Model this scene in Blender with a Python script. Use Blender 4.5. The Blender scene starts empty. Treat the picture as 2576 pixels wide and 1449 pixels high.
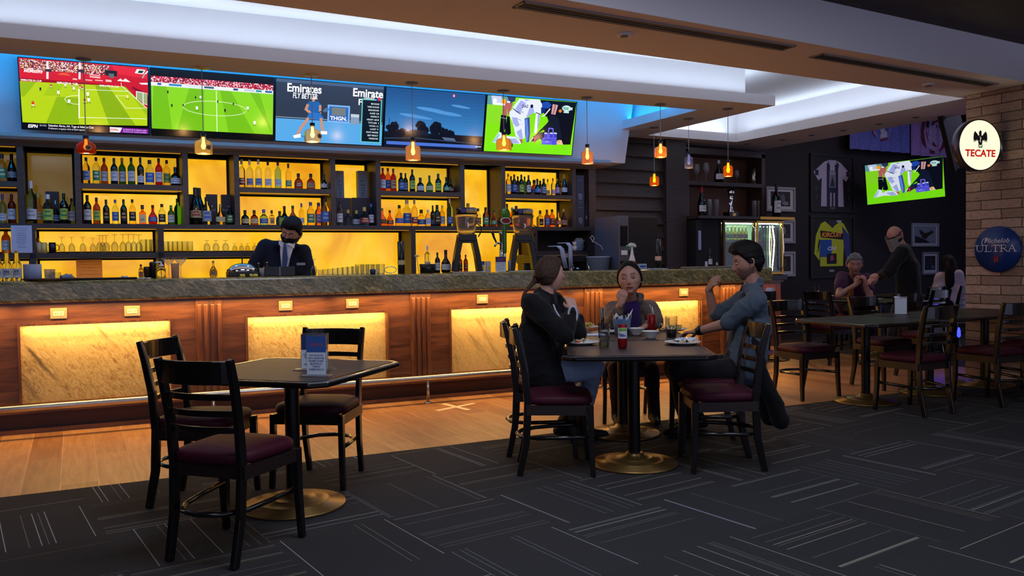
import bpy, bmesh, math, random
from mathutils import Vector, Matrix, Euler, noise
RN = random.Random(11)
PI = math.pi
COL = bpy.context.scene.collection
# ---------------------------------------------------------------- camera
CF = 2055.3
CYAW, CPIT, CROL = [math.radians(a) for a in (28.21, -1.7536, -0.7853)]
CH = 1.27
_F = Vector((math.sin(CYAW), math.cos(CYAW), 0)); _R = Vector((math.cos(CYAW), -math.sin(CYAW), 0)); _U = Vector((0, 0, 1))
F2 = _F*math.cos(CPIT) + _U*math.sin(CPIT); U2 = -_F*math.sin(CPIT) + _U*math.cos(CPIT)
R3 = _R*math.cos(CROL) + U2*math.sin(CROL); U3 = -_R*math.sin(CROL) + U2*math.cos(CROL)
KS = .06                                   # the bar wall runs a few degrees off the room's x axis
def sy(x, y): return y - KS*(x - 2.5)
def at(u, v, x=None, y=None, z=None, b=None):
    d = F2 + R3*((u-1288)/CF) - U3*((v-724.5)/CF)
    if b is not None: t = (b + KS*2.5)/(d.y + KS*d.x)
    elif z is not None: t = (z-CH)/d.z
    elif y is not None: t = y/d.y
    else: t = x/d.x
    return Vector((0, 0, CH)) + d*t
cam = bpy.data.cameras.new('camera'); camo = bpy.data.objects.new('camera', cam); COL.objects.link(camo)
m = Matrix((R3, U3, -F2)).transposed().to_4x4(); m.translation = (0, 0, CH); camo.matrix_world = m
cam.sensor_width = 36; cam.lens = CF/2576*36; cam.clip_start = .05; cam.clip_end = 60
bpy.context.scene.camera = camo
# ---------------------------------------------------------------- colours and materials
def lin(c):
    return tuple(((x/255)/12.92 if x/255 <= .04045 else ((x/255+.055)/1.055)**2.4) for x in c)
MATS = {}
def mat(name, c=(128, 128, 128), rough=.5, metal=0, em=None, es=0, tr=0, ior=1.45, coat=0, alpha=1, sheen=0, spec=None):
    if name in MATS: return MATS[name]
    m = bpy.data.materials.new(name); m.use_nodes = True
    b = m.node_tree.nodes['Principled BSDF']; I = b.inputs
    I['Base Color'].default_value = (*lin(c), 1); I['Roughness'].default_value = rough; I['Metallic'].default_value = metal
    I['Transmission Weight'].default_value = tr; I['IOR'].default_value = ior; I['Coat Weight'].default_value = coat
    if coat: I['Coat Roughness'].default_value = .12
    if sheen: I['Sheen Weight'].default_value = sheen
    if spec is not None: I['Specular IOR Level'].default_value = spec
    if em: I['Emission Color'].default_value = (*lin(em), 1); I['Emission Strength'].default_value = es
    I['Alpha'].default_value = alpha
    MATS[name] = m; return m
class NT:
    def __init__(s, m): s.m = m; s.t = m.node_tree; s.b = s.t.nodes['Principled BSDF']
    def n(s, typ, ins=None, **kw):
        o = s.t.nodes.new(typ)
        for k, v in kw.items(): setattr(o, k, v)
        for k, v in (ins or {}).items():
            if isinstance(v, bpy.types.NodeSocket): s.t.links.new(v, o.inputs[k])
            else: o.inputs[k].default_value = v
        return o
    def math(s, op, a, b=0, c=0):
        o = s.n('ShaderNodeMath', {0: a, 1: b, 2: c}, operation=op); return o.outputs[0]
    def coord(s, scale=(1, 1, 1), rot=(0, 0, 0), loc=(0, 0, 0), kind='Object'):
        t = s.n('ShaderNodeTexCoord'); mp = s.n('ShaderNodeMapping', {'Vector': t.outputs[kind], 'Location': loc, 'Rotation': rot, 'Scale': scale})
        return mp.outputs[0]
    def dcoord(s, rot, scale):
        a = s.coord(rot=rot); return s.n('ShaderNodeMapping', {'Vector': a, 'Scale': scale}).outputs[0]
    def ramp(s, fac, stops, interp='LINEAR'):
        r = s.n('ShaderNodeValToRGB', {'Fac': fac}); cr = r.color_ramp; cr.interpolation = interp
        while len(cr.elements) < len(stops): cr.elements.new(.5)
        for e, (p, c) in zip(cr.elements, stops):
            e.position = p; e.color = (*lin(c), 1) if not isinstance(c, (int, float)) else (c, c, c, 1)
        return r.outputs[0]
    def mix(s, f, a, b, bt='MIX'):
        o = s.n('ShaderNodeMix', data_type='RGBA', blend_type=bt)
        for i, v in ((0, f), (6, a), (7, b)):
            if isinstance(v, bpy.types.NodeSocket): s.t.links.new(v, o.inputs[i])
            else: o.inputs[i].default_value = v if i == 0 else (*v, 1)
        return o.outputs[2]
    def noise(s, vec, scale, detail=4, rough=.55, dist=0):
        return s.n('ShaderNodeTexNoise', {'Vector': vec, 'Scale': scale, 'Detail': detail, 'Roughness': rough, 'Distortion': dist}).outputs[0]
    def set(s, k, v):
        if isinstance(v, bpy.types.NodeSocket): s.t.links.new(v, s.b.inputs[k])
        else: s.b.inputs[k].default_value = v
    def bump(s, h, strength=.3, dist=.01):
        o = s.n('ShaderNodeBump', {'Height': h, 'Strength': strength, 'Distance': dist}); s.t.links.new(o.outputs[0], s.b.inputs['Normal'])
def colmat(name, rough=.6, emit=0, fleck=0):
    m = mat(name, rough=rough); t = NT(m)
    a = t.n('ShaderNodeAttribute', attribute_name='Col').outputs[0]
    if emit:
        t.set('Base Color', (0, 0, 0, 1)); t.set('Emission Color', a); t.set('Emission Strength', emit); t.set('Roughness', .15)
    else:
        t.set('Base Color', a)
        if fleck:
            f = t.noise(t.coord(), fleck, 3); t.set('Base Color', t.mix(t.ramp(f, [(.35, 0.0), (.7, 1.0)]), a, t.mix(.35, a, (0, 0, 0))))
            t.bump(f, .15, .004)
    return m
# ---------------------------------------------------------------- mesh builder
class MB:
    def __init__(s): s.v = []; s.f = []; s.mi = []; s.sm = []; s.col = []; s.M = Matrix(); s.c = (.5, .5, .5); s.m = 0
    def add(s, vs, fs, m=None, smooth=False, col=None):
        o = len(s.v); s.v += [s.M @ Vector(p) for p in vs]
        m = s.m if m is None else m; col = col or s.c
        for f in fs: s.f.append([i+o for i in f]); s.mi.append(m); s.sm.append(smooth); s.col.append(col)
        return s
    def box(s, x0, y0, z0, x1, y1, z1, m=None, shear=False, col=None):
        vs = [(x, y, z) for x in (x0, x1) for y in (y0, y1) for z in (z0, z1)]
        if shear: vs = [(x, sy(x, y), z) for x, y, z in vs]
        return s.add(vs, [(0, 1, 3, 2), (4, 6, 7, 5), (0, 4, 5, 1), (2, 3, 7, 6), (0, 2, 6, 4), (1, 5, 7, 3)], m, col=col)
    def obox(s, c, size, rot=(0, 0, 0), m=None, col=None):
        k = s.M.copy(); s.M = k @ Matrix.Translation(c) @ Euler(rot).to_matrix().to_4x4()
        a, b, d = [q/2 for q in size]; s.box(-a, -b, -d, a, b, d, m, col=col); s.M = k; return s
    def lathe(s, prof, c=(0, 0, 0), seg=16, m=None, smooth=True, sx=1, sy_=1, caps=True, a0=0, a1=2*PI, col=None):
        full = abs(a1-a0-2*PI) < 1e-6; n = seg if full else seg+1
        vs = []; fs = []
        for r, z in prof:
            for i in range(n):
                a = a0+(a1-a0)*i/seg; vs.append((c[0]+r*sx*math.cos(a), c[1]+r*sy_*math.sin(a), c[2]+z))
        for j in range(len(prof)-1):
            for i in range(seg):
                k = (i+1) % n; fs.append((j*n+i, j*n+k, (j+1)*n+k, (j+1)*n+i))
        s.add(vs, fs, m, smooth, col)
        if caps and full:
            o = len(vs)
            for j, rev in ((0, 1), (len(prof)-1, 0)):
                if prof[j][0] > 1e-5:
                    ring = [vs[j*n+i] for i in range(n)]; f = list(range(n)); s.add(ring, [f[::-1] if rev else f], m, False, col)
        return s
    def tube(s, pts, r=.01, seg=8, closed=False, m=None, smooth=True, flat=1, col=None, caps=True):
        pts = [Vector(p) for p in pts]; n = len(pts); rs = r if isinstance(r, (list, tuple)) else [r]*n
        vs = []; fs = []; prev = None
        for i, p in enumerate(pts):
            a = pts[(i-1) % n] if (i > 0 or closed) else p; b = pts[(i+1) % n] if (i < n-1 or closed) else p
            t = (b-a).normalized()
            if prev is None:
                up = Vector((0, 0, 1)) if abs(t.z) < .9 else Vector((0, 1, 0)); x = t.cross(up).normalized()
            else: x = (prev - t*prev.dot(t)).normalized()
            prev = x; y = t.cross(x)
            for k in range(seg):
                an = 2*PI*k/seg; vs.append(p + x*(rs[i]*math.cos(an)) + y*(rs[i]*flat*math.sin(an)))
        L = n if closed else n-1
        for i in range(L):
            for k in range(seg):
                fs.append((i*seg+k, i*seg+(k+1) % seg, ((i+1) % n)*seg+(k+1) % seg, ((i+1) % n)*seg+k))
        if not closed and caps: fs += [tuple(range(seg))[::-1], tuple((n-1)*seg+k for k in range(seg))]
        return s.add(vs, fs, m, smooth, col)
    def strip(s, pts, w, h, m=None, up=(0, 0, 1), col=None):
        """a rectangular bar following pts; w across, h along up"""
        pts = [Vector(p) for p in pts]; vs = []; fs = []; up = Vector(up); n = len(pts)
        for i, p in enumerate(pts):
            t = (pts[min(i+1, n-1)]-pts[max(i-1, 0)]).normalized(); x = t.cross(up).normalized(); u = x.cross(t)
            hh = h[i] if isinstance(h, (list, tuple)) else h
            for a, b in ((-1, -1), (1, -1), (1, 1), (-1, 1)): vs.append(p + x*(a*w/2) + u*(b*hh/2))
        for i in range(n-1):
            for k in range(4): fs.append((i*4+k, i*4+(k+1) % 4, i*4+4+(k+1) % 4, i*4+4+k))
        fs += [(3, 2, 1, 0), tuple((n-1)*4+k for k in range(4))]
        return s.add(vs, fs, m, False, col)
    def ball(s, c, r, seg=12, rings=8, m=None, col=None):
        if not isinstance(r, (list, tuple)): r = (r, r, r)
        vs = [(c[0], c[1], c[2]-r[2])]; fs = []
        for j in range(1, rings):
            ph = -PI/2+PI*j/rings
            for i in range(seg):
                a = 2*PI*i/seg; vs.append((c[0]+r[0]*math.cos(ph)*math.cos(a), c[1]+r[1]*math.cos(ph)*math.sin(a), c[2]+r[2]*math.sin(ph)))
        vs.append((c[0], c[1], c[2]+r[2])); T = len(vs)-1
        for i in range(seg):
            k = (i+1) % seg; fs.append((0, 1+k, 1+i)); fs.append((T, T-seg+i, T-seg+k))
            for j in range(rings-2): fs.append((1+j*seg+i, 1+j*seg+k, 1+(j+1)*seg+k, 1+(j+1)*seg+i))
        return s.add(vs, fs, m, True, col)
    def cap(s, a, b, ra, rb=None, seg=10):
        """tapered capsule"""
        a = Vector(a); b = Vector(b); rb = ra if rb is None else rb; d = b-a; L = d.length
        if L < 1e-6: return s.ball(a, ra)
        q = d.to_track_quat('Z', 'Y').to_matrix().to_4x4(); k = s.M.copy(); s.M = k @ Matrix.Translation(a) @ q
        prof = [(ra*math.cos(t), -ra*math.sin(t)) for t in (PI/2, PI/3, PI/6)] + [(ra, 0), (rb, L)] + [(rb*math.cos(t), L+rb*math.sin(t)) for t in (PI/6, PI/3, PI/2)]
        prof[0] = (1e-4, prof[0][1]); prof[-1] = (1e-4, prof[-1][1])
        s.lathe(prof, seg=seg); s.M = k; return s
    def prism(s, poly, z0, z1, m=None, col=None, axis='z'):
        n = len(poly)
        def P(x, y, z): return (x, y, z) if axis == 'z' else ((x, z, y) if axis == 'y' else (z, x, y))
        vs = [P(x, y, z0) for x, y in poly] + [P(x, y, z1) for x, y in poly]
        fs = [tuple(range(n))[::-1], tuple(range(n, 2*n))] + [(i, (i+1) % n, n+(i+1) % n, n+i) for i in range(n)]
        return s.add(vs, fs, m, False, col)
    def mesh(s, name, mats, clean=True):
        me = bpy.data.meshes.new(name); me.from_pydata([tuple(p) for p in s.v], [], s.f)
        for q in mats: me.materials.append(q)
        for p, i, g in zip(me.polygons, s.mi, s.sm): p.material_index = i; p.use_smooth = g
        if any(c != (.5, .5, .5) for c in s.col):
            at_ = me.color_attributes.new('Col', 'FLOAT_COLOR', 'CORNER'); k = 0; data = []
            for p, c in zip(me.polygons, s.col): data += list(c)*0 or [c[0], c[1], c[2], 1]*p.loop_total
            at_.data.foreach_set('color', data)
        if clean:
            bm = bmesh.new(); bm.from_mesh(me); bmesh.ops.recalc_face_normals(bm, faces=bm.faces); bm.to_mesh(me); bm.free()
        return me
    def build(s, name, mats, parent=None, bevel=0, seg=2, clean=True, loc=None, rz=0):
        if not isinstance(mats, (list, tuple)): mats = [mats]
        o = bpy.data.objects.new(name, s.mesh(name, mats, clean)); COL.objects.link(o)
        if parent is not None: o.parent = parent
        if loc is not None: o.location = loc
        if rz: o.rotation_euler.z = rz
        if bevel:
            b = o.modifiers.new('bevel', 'BEVEL'); b.width = bevel; b.segments = seg; b.limit_method = 'ANGLE'; b.angle_limit = .6; b.harden_normals = False
        return o
def tag(o, label=None, cat=None, group=None, kind=None):
    if label: o['label'] = label
    if cat: o['category'] = cat
    if group: o['group'] = group
    if kind: o['kind'] = kind
    return o
def thing(name, label, cat, loc=(0, 0, 0), rz=0, group=None):
    o = bpy.data.objects.new(name, None); COL.objects.link(o); o.location = loc; o.rotation_euler = (0, 0, rz); o.empty_display_size = .1
    return tag(o, label, cat, group)

def copy_tree(o, parent=None):
    c = o.copy(); COL.objects.link(c); c.parent = parent
    for ch in list(o.children): copy_tree(ch, c)
    return c
def struct(o): o['kind'] = 'structure'; return o
# ---------------------------------------------------------------- flat pictures
TXT = {}
def text_polys(s, shear=0, bold=0, space=1):
    k = (s, shear, bold, space)
    if k not in TXT:
        cu = bpy.data.curves.new('t', 'FONT'); cu.body = s; cu.shear = shear; cu.offset = bold; cu.space_character = space; cu.resolution_u = 3
        o = bpy.data.objects.new('t', cu); COL.objects.link(o); bpy.context.view_layer.update()
        me = o.to_mesh(); vs = [(v.co.x, v.co.y) for v in me.vertices]; fs = [tuple(p.vertices) for p in me.polygons]
        o.to_mesh_clear(); bpy.data.objects.remove(o); bpy.data.curves.remove(cu)
        TXT[k] = (vs, fs)
    return TXT[k]
class Pic:
    """a flat picture in its own XZ plane facing -Y; u to the right, v down, both 0..1"""
    def __init__(s, W, H, bg=None): 
        s.W = W; s.H = H; s.mb = MB(); s.k = 0; s.step = .00025
        if bg: s.rect(0, 0, 1, 1, bg)
    def P(s, u, v): return ((u-.5)*s.W, -s.k*s.step, (.5-v)*s.H)
    def poly(s, pts, c, nxt=True, fs=None):
        if nxt: s.k += 1
        s.mb.add([s.P(u, v) for u, v in pts], fs or [tuple(range(len(pts)))], col=lin(c)); return s
    def rect(s, u0, v0, u1, v1, c, nxt=True): return s.poly([(u0, v0), (u1, v0), (u1, v1), (u0, v1)], c, nxt)
    def ell(s, u, v, a, b, c, n=20, rot=0, nxt=True):
        a /= s.W; b /= s.H; pts = []
        for i in range(n):
            t = 2*PI*i/n; x = a*math.cos(t)*s.W; y = b*math.sin(t)*s.H
            pts.append((u+(x*math.cos(rot)-y*math.sin(rot))/s.W, v+(x*math.sin(rot)+y*math.cos(rot))/s.H))
        return s.poly(pts, c, nxt)
    def line(s, pts, w, c, closed=False):
        """w in metres"""
        s.k += 1; P = [Vector((u*s.W, v*s.H)) for u, v in pts]
        if closed: P.append(P[0])
        for a, b in zip(P, P[1:]):
            d = (b-a)
            if d.length < 1e-6: continue
            d.normalize(); n = Vector((-d.y, d.x))*w/2; e = d*w*.3
            s.poly([((q.x)/s.W, (q.y)/s.H) for q in (a-e-n, b+e-n, b+e+n, a-e+n)], c, False)
        return s
    def text(s, t, u, v, h, c, w=None, shear=0, bold=0, anchor='l', vert=False, space=1):
        """h = letter height as a fraction of H, v = baseline, w = width fraction"""
        vs, fs = text_polys(t, shear, bold, space); s.k += 1
        if not vs: return s
        x0 = min(p[0] for p in vs); x1 = max(p[0] for p in vs)
        sc = h*s.H/.7; kx = sc if w is None else w*s.W/(x1-x0)
        width = (x1-x0)*kx; off = {'l': 0, 'c': -width/2, 'r': -width}[anchor]
        if vert: pts = [(u - y*sc/s.W, v - (x-x0)*kx/s.H) for x, y in vs]
        else: pts = [(u + ((x-x0)*kx+off)/s.W, v - y*sc/s.H) for x, y in vs]
        s.mb.add([s.P(a, b) for a, b in pts], fs, col=lin(c)); return s
    def build(s, name, m, parent, loc=(0, 0, 0), rot=(0, 0, 0)):
        o = s.mb.build(name, m, parent, clean=False); o.location = loc; o.rotation_euler = rot; return o
# ================================================================= materials
PLASTER = mat('plaster', (232, 228, 230), .85)
t = NT(PLASTER); t.bump(t.noise(t.coord(), 60, 2), .06, .004)
WOODCEIL = mat('ceiling_wood', (46, 30, 20), .6); t = NT(WOODCEIL)
v = t.coord((1, 12, 12)); t.set('Base Color', t.ramp(t.noise(v, 2.2, 5, .6, .4), [(.3, (26, 16, 11)), (.7, (70, 44, 30))]))
CHAR = mat('charcoal_wall', (36, 34, 40), .75); t = NT(CHAR); t.bump(t.noise(t.coord(), 30), .1, .004)
ESP = mat('espresso_wood', (50, 38, 34), .42); t = NT(ESP)
t.set('Base Color', t.ramp(t.noise(t.coord((2, 9, 22)), 2, 5, .6, .5), [(.3, (36, 27, 25)), (.75, (66, 50, 46))]))
SLAT = mat('slat_wood', (46, 38, 36), .5); t = NT(SLAT)
g = t.noise(t.coord((1.5, 10, 26)), 2.4, 6, .65, .3); t.set('Base Color', t.ramp(g, [(.3, (34, 28, 27)), (.75, (62, 52, 48))])); t.bump(g, .2, .004)
BARWOOD = mat('bar_oak', (140, 70, 30), .38, coat=.25); t = NT(BARWOOD)
g = t.noise(t.coord((1.1, 5, 11)), 2.3, 7, .62, 1.3)
w = t.n('ShaderNodeTexWave', {'Vector': t.coord((.5, 2, 4)), 'Scale': 2.2, 'Distortion': 7, 'Detail': 3, 'Detail Scale': 1.2}, wave_type='RINGS').outputs[0]
t.set('Base Color', t.mix(.4, t.ramp(g, [(.28, (62, 34, 20)), (.55, (112, 66, 38)), (.8, (142, 88, 52))]), t.ramp(w, [(.2, (74, 40, 24)), (.8, (130, 78, 44))]))); t.bump(g, .1, .003)
BARWOODV = mat('bar_oak_upright', (140, 70, 30), .38, coat=.25); t = NT(BARWOODV)
g = t.noise(t.coord((12, 6, .9)), 2.3, 7, .62, 1.0); t.set('Base Color', t.ramp(g, [(.28, (66, 36, 22)), (.55, (116, 68, 38)), (.8, (146, 90, 52))]))
KICK = mat('kick_wood', (62, 32, 22), .45)
GRAN = mat('green_granite', (90, 90, 74), .22, coat=.3); t = NT(GRAN)
v = t.coord((1, 1.4, 1.7), (0, .35, 0)); a = t.noise(v, 3, 6, .6, 1.8); b = t.noise(t.dcoord((0, -.5, 0), (3, 4, 11)), 3.4, 7, .72, 1.8)
t.set('Base Color', t.mix(t.ramp(a, [(.42, 0.0), (.62, 1.0)]), t.ramp(b, [(.3, (60, 62, 42)), (.5, (128, 126, 84)), (.62, (190, 180, 132)), (.8, (222, 212, 170))]), t.ramp(b, [(.3, (46, 54, 38)), (.5, (104, 108, 74)), (.66, (166, 166, 116))])))
GOLD = mat('golden_granite', (220, 184, 110), .35, coat=.15); t = NT(GOLD)
a = t.noise(t.dcoord((0, -.95, 0), (2.6, 3, 8)), 5.5, 8, .75, 1.6); b = t.noise(t.coord((1, 1, 1), (0, .6, 0)), 1.6, 3, .5, 1)
big = t.noise(t.dcoord((0, -.95, 0), (.7, 1, 4)), 1.3, 5, .6, 1)
c1 = t.ramp(a, [(.28, (70, 46, 22)), (.4, (176, 136, 72)), (.55, (226, 192, 120)), (.8, (240, 214, 156))])
c2 = t.ramp(a, [(.3, (120, 84, 40)), (.42, (214, 176, 104)), (.8, (238, 208, 142))])
t.set('Base Color', t.mix(t.ramp(big, [(.62, 0.0), (.72, .8)]), t.mix(t.ramp(b, [(.42, 0.0), (.6, 1.0)]), c2, c1), (.1, .055, .02)))
FLOORW = mat('floor_planks', (170, 120, 76), .42); t = NT(FLOORW)
v = t.coord((1, 1, 1), (0, 0, PI/2), (0, .1, 0))
bk = t.n('ShaderNodeTexBrick', {'Vector': v, 'Color1': (*lin((196, 142, 94)), 1), 'Color2': (*lin((158, 106, 66)), 1), 'Mortar': (*lin((210, 160, 112)), 1), 'Scale': 1, 'Mortar Size': .003, 'Brick Width': 1.25, 'Row Height': .2, 'Bias': -.1}); bk.offset = .37
g = t.noise(t.coord((9, .8, 1)), 3.2, 6, .6, .5)
t.set('Base Color', t.mix(.5, bk.outputs[0], t.ramp(g, [(.25, (120, 74, 44)), (.7, (204, 152, 104))]), 'MULTIPLY')); 
t.set('Base Color', t.mix(.75, bk.outputs[0], t.mix(1, bk.outputs[0], t.ramp(g, [(.25, (176, 160, 150)), (.7, (255, 250, 245))]), 'MULTIPLY')))
CARPET = mat('carpet_tiles', (46, 47, 52), .95, spec=.15); t = NT(CARPET)
sp = t.n('ShaderNodeSeparateXYZ', {0: t.coord((1, 1, 1), (0, 0, -math.radians(6.4)), (.01, -.1, 0))}); X, Y = sp.outputs[0], sp.outputs[1]
T = .6
ax = t.math('DIVIDE', X, T); ay = t.math('DIVIDE', Y, T); ix = t.math('FLOOR', ax); iy = t.math('FLOOR', ay); fx = t.math('FRACT', ax); fy = t.math('FRACT', ay)
par = t.math('MODULO', t.math('ADD', t.math('ADD', ix, iy), 100), 2)       # 0: lines run along x
def sel(p, q): return t.math('ADD', t.math('MULTIPLY', t.math('SUBTRACT', 1, par), p), t.math('MULTIPLY', par, q))
acr = sel(fy, fx)
cell = t.n('ShaderNodeCombineXYZ', {0: ix, 1: iy, 2: t.math('FLOOR', t.math('MULTIPLY', acr, 84))}).outputs[0]
wn = t.n('ShaderNodeTexWhiteNoise', {'Vector': cell}, noise_dimensions='3D').outputs[0]
inl = t.math('LESS_THAN', t.math('ABSOLUTE', t.math('SUBTRACT', t.math('FRACT', t.math('MULTIPLY', acr, 84)), .5)), .3)
bright = t.math('MULTIPLY', inl, t.math('GREATER_THAN', wn, .968)); soft = t.math('MULTIPLY', inl, t.math('MULTIPLY', t.math('GREATER_THAN', wn, .93), .3))
rib = t.math('ADD', t.math('MULTIPLY', t.math('SINE', t.math('MULTIPLY', acr, 84*2*PI)), .5), .5)
tw = t.n('ShaderNodeTexWhiteNoise', {'Vector': t.n('ShaderNodeCombineXYZ', {0: ix, 1: iy, 2: 3}).outputs[0]}, noise_dimensions='3D').outputs[0]
base = t.mix(rib, lin((38, 39, 42)), lin((66, 67, 71))); base = t.mix(t.math('MULTIPLY', tw, .35), base, lin((40, 40, 42)))
base = t.mix(t.math('MULTIPLY', t.noise(t.coord(), 90, 2), .5), base, lin((28, 28, 31)))
lc = t.mix(tw, lin((150, 160, 178)), lin((160, 150, 120)))
t.set('Base Color', t.mix(t.math('MAXIMUM', t.math('MULTIPLY', bright, .8), soft), base, lc)); t.bump(rib, .3, .003)
BRICK = mat('split_brick', (120, 100, 88), .9); t = NT(BRICK)
sp = t.n('ShaderNodeSeparateXYZ', {0: t.coord()}); nz = t.noise(t.coord(), 9, 3); v = t.n('ShaderNodeCombineXYZ', {0: t.math('ADD', t.math('ADD', sp.outputs[1], sp.outputs[0]), t.math('MULTIPLY', nz, .03)), 1: t.math('ADD', sp.outputs[2], t.math('MULTIPLY', nz, .016)), 2: 0}).outputs[0]
bk = t.n('ShaderNodeTexBrick', {'Vector': v, 'Color1': (*lin((206, 176, 158)), 1), 'Color2': (*lin((150, 124, 108)), 1), 'Mortar': (*lin((84, 68, 58)), 1), 'Scale': 1, 'Mortar Size': .0055, 'Mortar Smooth': .4, 'Brick Width': .42, 'Row Height': .098, 'Bias': 0}); bk.offset = .5
g = t.noise(t.coord((1, 1, 2.5)), 26, 6, .7); t.set('Base Color', t.mix(.6, bk.outputs[0], t.ramp(g, [(.3, (80, 62, 52)), (.7, (200, 180, 166))]), 'MULTIPLY'))
t.set('Base Color', t.mix(t.ramp(g, [(.32, .55), (.5, 0.0)]), bk.outputs[0], lin((96, 74, 62))))
t.bump(t.math('ADD', t.math('MULTIPLY', bk.outputs[1], -1.2), g), .8, .02)
BLACKW = mat('black_lacquer', (15, 13, 13), .22, coat=.4)
SEAT = mat('burgundy_vinyl', (58, 14, 30), .55, spec=.2); t = NT(SEAT); t.bump(t.noise(t.coord(), 220, 2), .12, .001)
APRON = mat('walnut_apron', (34, 24, 20), .35, coat=.2)
TTOP = mat('table_laminate', (44, 34, 34), .42, spec=.35); t = NT(TTOP); t.set('Base Color', t.ramp(t.noise(t.coord((2, 14, 1)), 3, 5, .6), [(.3, (38, 28, 28)), (.75, (62, 47, 45))]))
IRON = mat('black_iron', (18, 17, 17), .35, metal=.3)
BASEM = mat('table_base_metal', (128, 100, 56), .34, metal=.75)
STEEL = mat('brushed_steel', (190, 186, 178), .28, metal=1)
BRASS = mat('brass_plate', (214, 186, 128), .38, metal=.7)
CHROME = mat('chrome', (220, 222, 226), .1, metal=1)
BLK = mat('black_plastic', (12, 12, 14), .3)
BLKM = mat('matt_black', (14, 14, 16), .7)
GREYM = mat('grey_plastic', (120, 124, 132), .5)
WHITE = mat('white_plastic', (225, 228, 235), .4)
PAPER = mat('paper', (206, 216, 236), .8)
CERAM = mat('white_ceramic', (228, 228, 226), .15)
GLASS = mat('clear_glass', (245, 248, 250), .02, tr=1, ior=1.45)
SMOKE = mat('clear_acrylic', (236, 230, 224), .08, tr=.9, ior=1.2)
def thin_glass(name, c, a=.25):
    m = mat(name, c, .03); t = NT(m); m.blend_method = 'HASHED' if hasattr(m, 'blend_method') else None
    tr = t.n('ShaderNodeBsdfTransparent', {'Color': (*lin(c), 1)}); gl = t.n('ShaderNodeBsdfGlossy', {'Roughness': .04})
    fr = t.n('ShaderNodeLayerWeight', {'Blend': a}).outputs[1]
    mx = t.n('ShaderNodeMixShader', {0: fr, 1: tr.outputs[0], 2: gl.outputs[0]})
    t.t.links.new(mx.outputs[0], t.t.nodes['Material Output'].inputs[0]); return m
DRINKG = thin_glass('drinking_glass', (232, 236, 240), .3)
COOLERG = thin_glass('cooler_pane', (205, 214, 208), .12)
PRINT = colmat('printed'); CLOTHP = colmat('printed_cloth', .85, fleck=40)
SCREEN = colmat('screen_light', emit=1.15)
SCREEND = colmat('screen_light_dim', emit=.9)
def amber(name, e, dim=0):
    m = mat(name, (60, 34, 8), .12, coat=.3); t = NT(m)
    n = t.noise(t.coord(), 1.9, 3, .5, .6)
    c = t.ramp(n, [(.3, (222, 142, 6)), (.52, (244, 184, 22)), (.75, (255, 208, 66))])
    t.set('Emission Color', c); t.set('Emission Strength', e); return m
AMB = amber('amber_light_panel', 1.1); AMBD = amber('amber_panel_dim', .12); AMBM = amber('amber_panel_half', .75)

# ================================================================= room
ZC, ZR, ZB = 2.98, 3.42, 3.34
def st(name, mb, m, **k): return struct(mb.build(name, m, **k))
mb = MB()                                                  # timber strip in front of the bar, and the carpet around it
P = [(-5, 5.30-.045*(-5-.7)), (9.0, 5.30-.045*(9.0-.7)), (9.0, 9.6), (-5, 9.6)]
st('floor', MB().add([(x, y, 0) for x, y in P], [(0, 1, 2, 3)]), FLOORW)
mb = MB(); mb.add([(-5, -4, 0), (17, -4, 0), (17, 9.6, 0), (9.0, 9.6, 0), (P[1][0], P[1][1], 0), (P[0][0], P[0][1], 0)], [(0, 1, 2, 3, 4, 5)])
mb.add([(-5, -4, -.1), (17, -4, -.1), (17, 9.6, -.1), (-5, 9.6, -.1)], [(3, 2, 1, 0)]); st('floor_carpet', mb, CARPET)
# dropped plaster ceiling with a lit recess round the bar island
xa, xc = -5, 8.53; ya, yf = 5.5, 8.95; xi = 6.93; xb = 6.30
yn = lambda x: 4.67 + .03*(x-5)
def poly(mb, pts, z0, z1): mb.prism(pts, z0, z1)
mb = MB()
poly(mb, [(xa, yn(xa)), (14.5, yn(14.5)), (14.5, ya-.1), (9.5, ya), (xa, ya)], ZC, ZC+.12)          # strip towards the camera
poly(mb, [(xc, ya), (9.5, ya), (9.5, 9.5), (xc, 9.5)], ZC, ZC+.12)                                # strip beside the alcove
poly(mb, [(xi-.02, yf), (xc, yf), (xc, 9.5), (xi-.02, 9.5)], ZC, ZC+.12)                                # behind the recess
st('ceiling', mb, PLASTER)
mb = MB(); IY = 6.93; BY = 7.45                            # bar island soffit with its own blue recess
poly(mb, [(xa, sy(xa, IY)), (xi, sy(xi, IY)), (xi, 9.5), (6.75, 9.5), (6.75, 8.88), (xb, 8.88), (xb, sy(xb, BY)), (xa, sy(xa, BY))], ZC, ZC+.11)
st('ceiling_island', mb, PLASTER)
mb = MB(); S = .22                                         # bright upright fascias, set back behind the ledges
poly(mb, [(xa, sy(xa, IY+S)), (xi-S, sy(xi-S, IY+S)), (xi-S, 9.5), (xi-S-.05, 9.5), (xi-S-.05, sy(xi, IY+S+.05)), (xa, sy(xa, IY+S+.05))], ZC+.1, ZR)
poly(mb, [(xc+S, ya-S), (xc+S+.05, ya-S), (xc+S+.05, yf+S+.05), (xi-S, yf+S+.05), (xi-S, yf+S), (xc+S, yf+S)], ZC+.1, ZR)
poly(mb, [(xa, ya-S), (xc+S, ya-S), (xc+S, ya-S-.05), (xa, ya-S-.05)], ZC+.1, ZR)
poly(mb, [(xa, sy(xa, BY-.2)), (xb+.2, sy(xb+.2, BY-.2)), (xb+.2, 9.4), (xb+.23, 9.4), (xb+.23, sy(xb+.2, BY-.23)), (xa, sy(xa, BY-.23))], ZC+.1, ZR)
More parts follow.
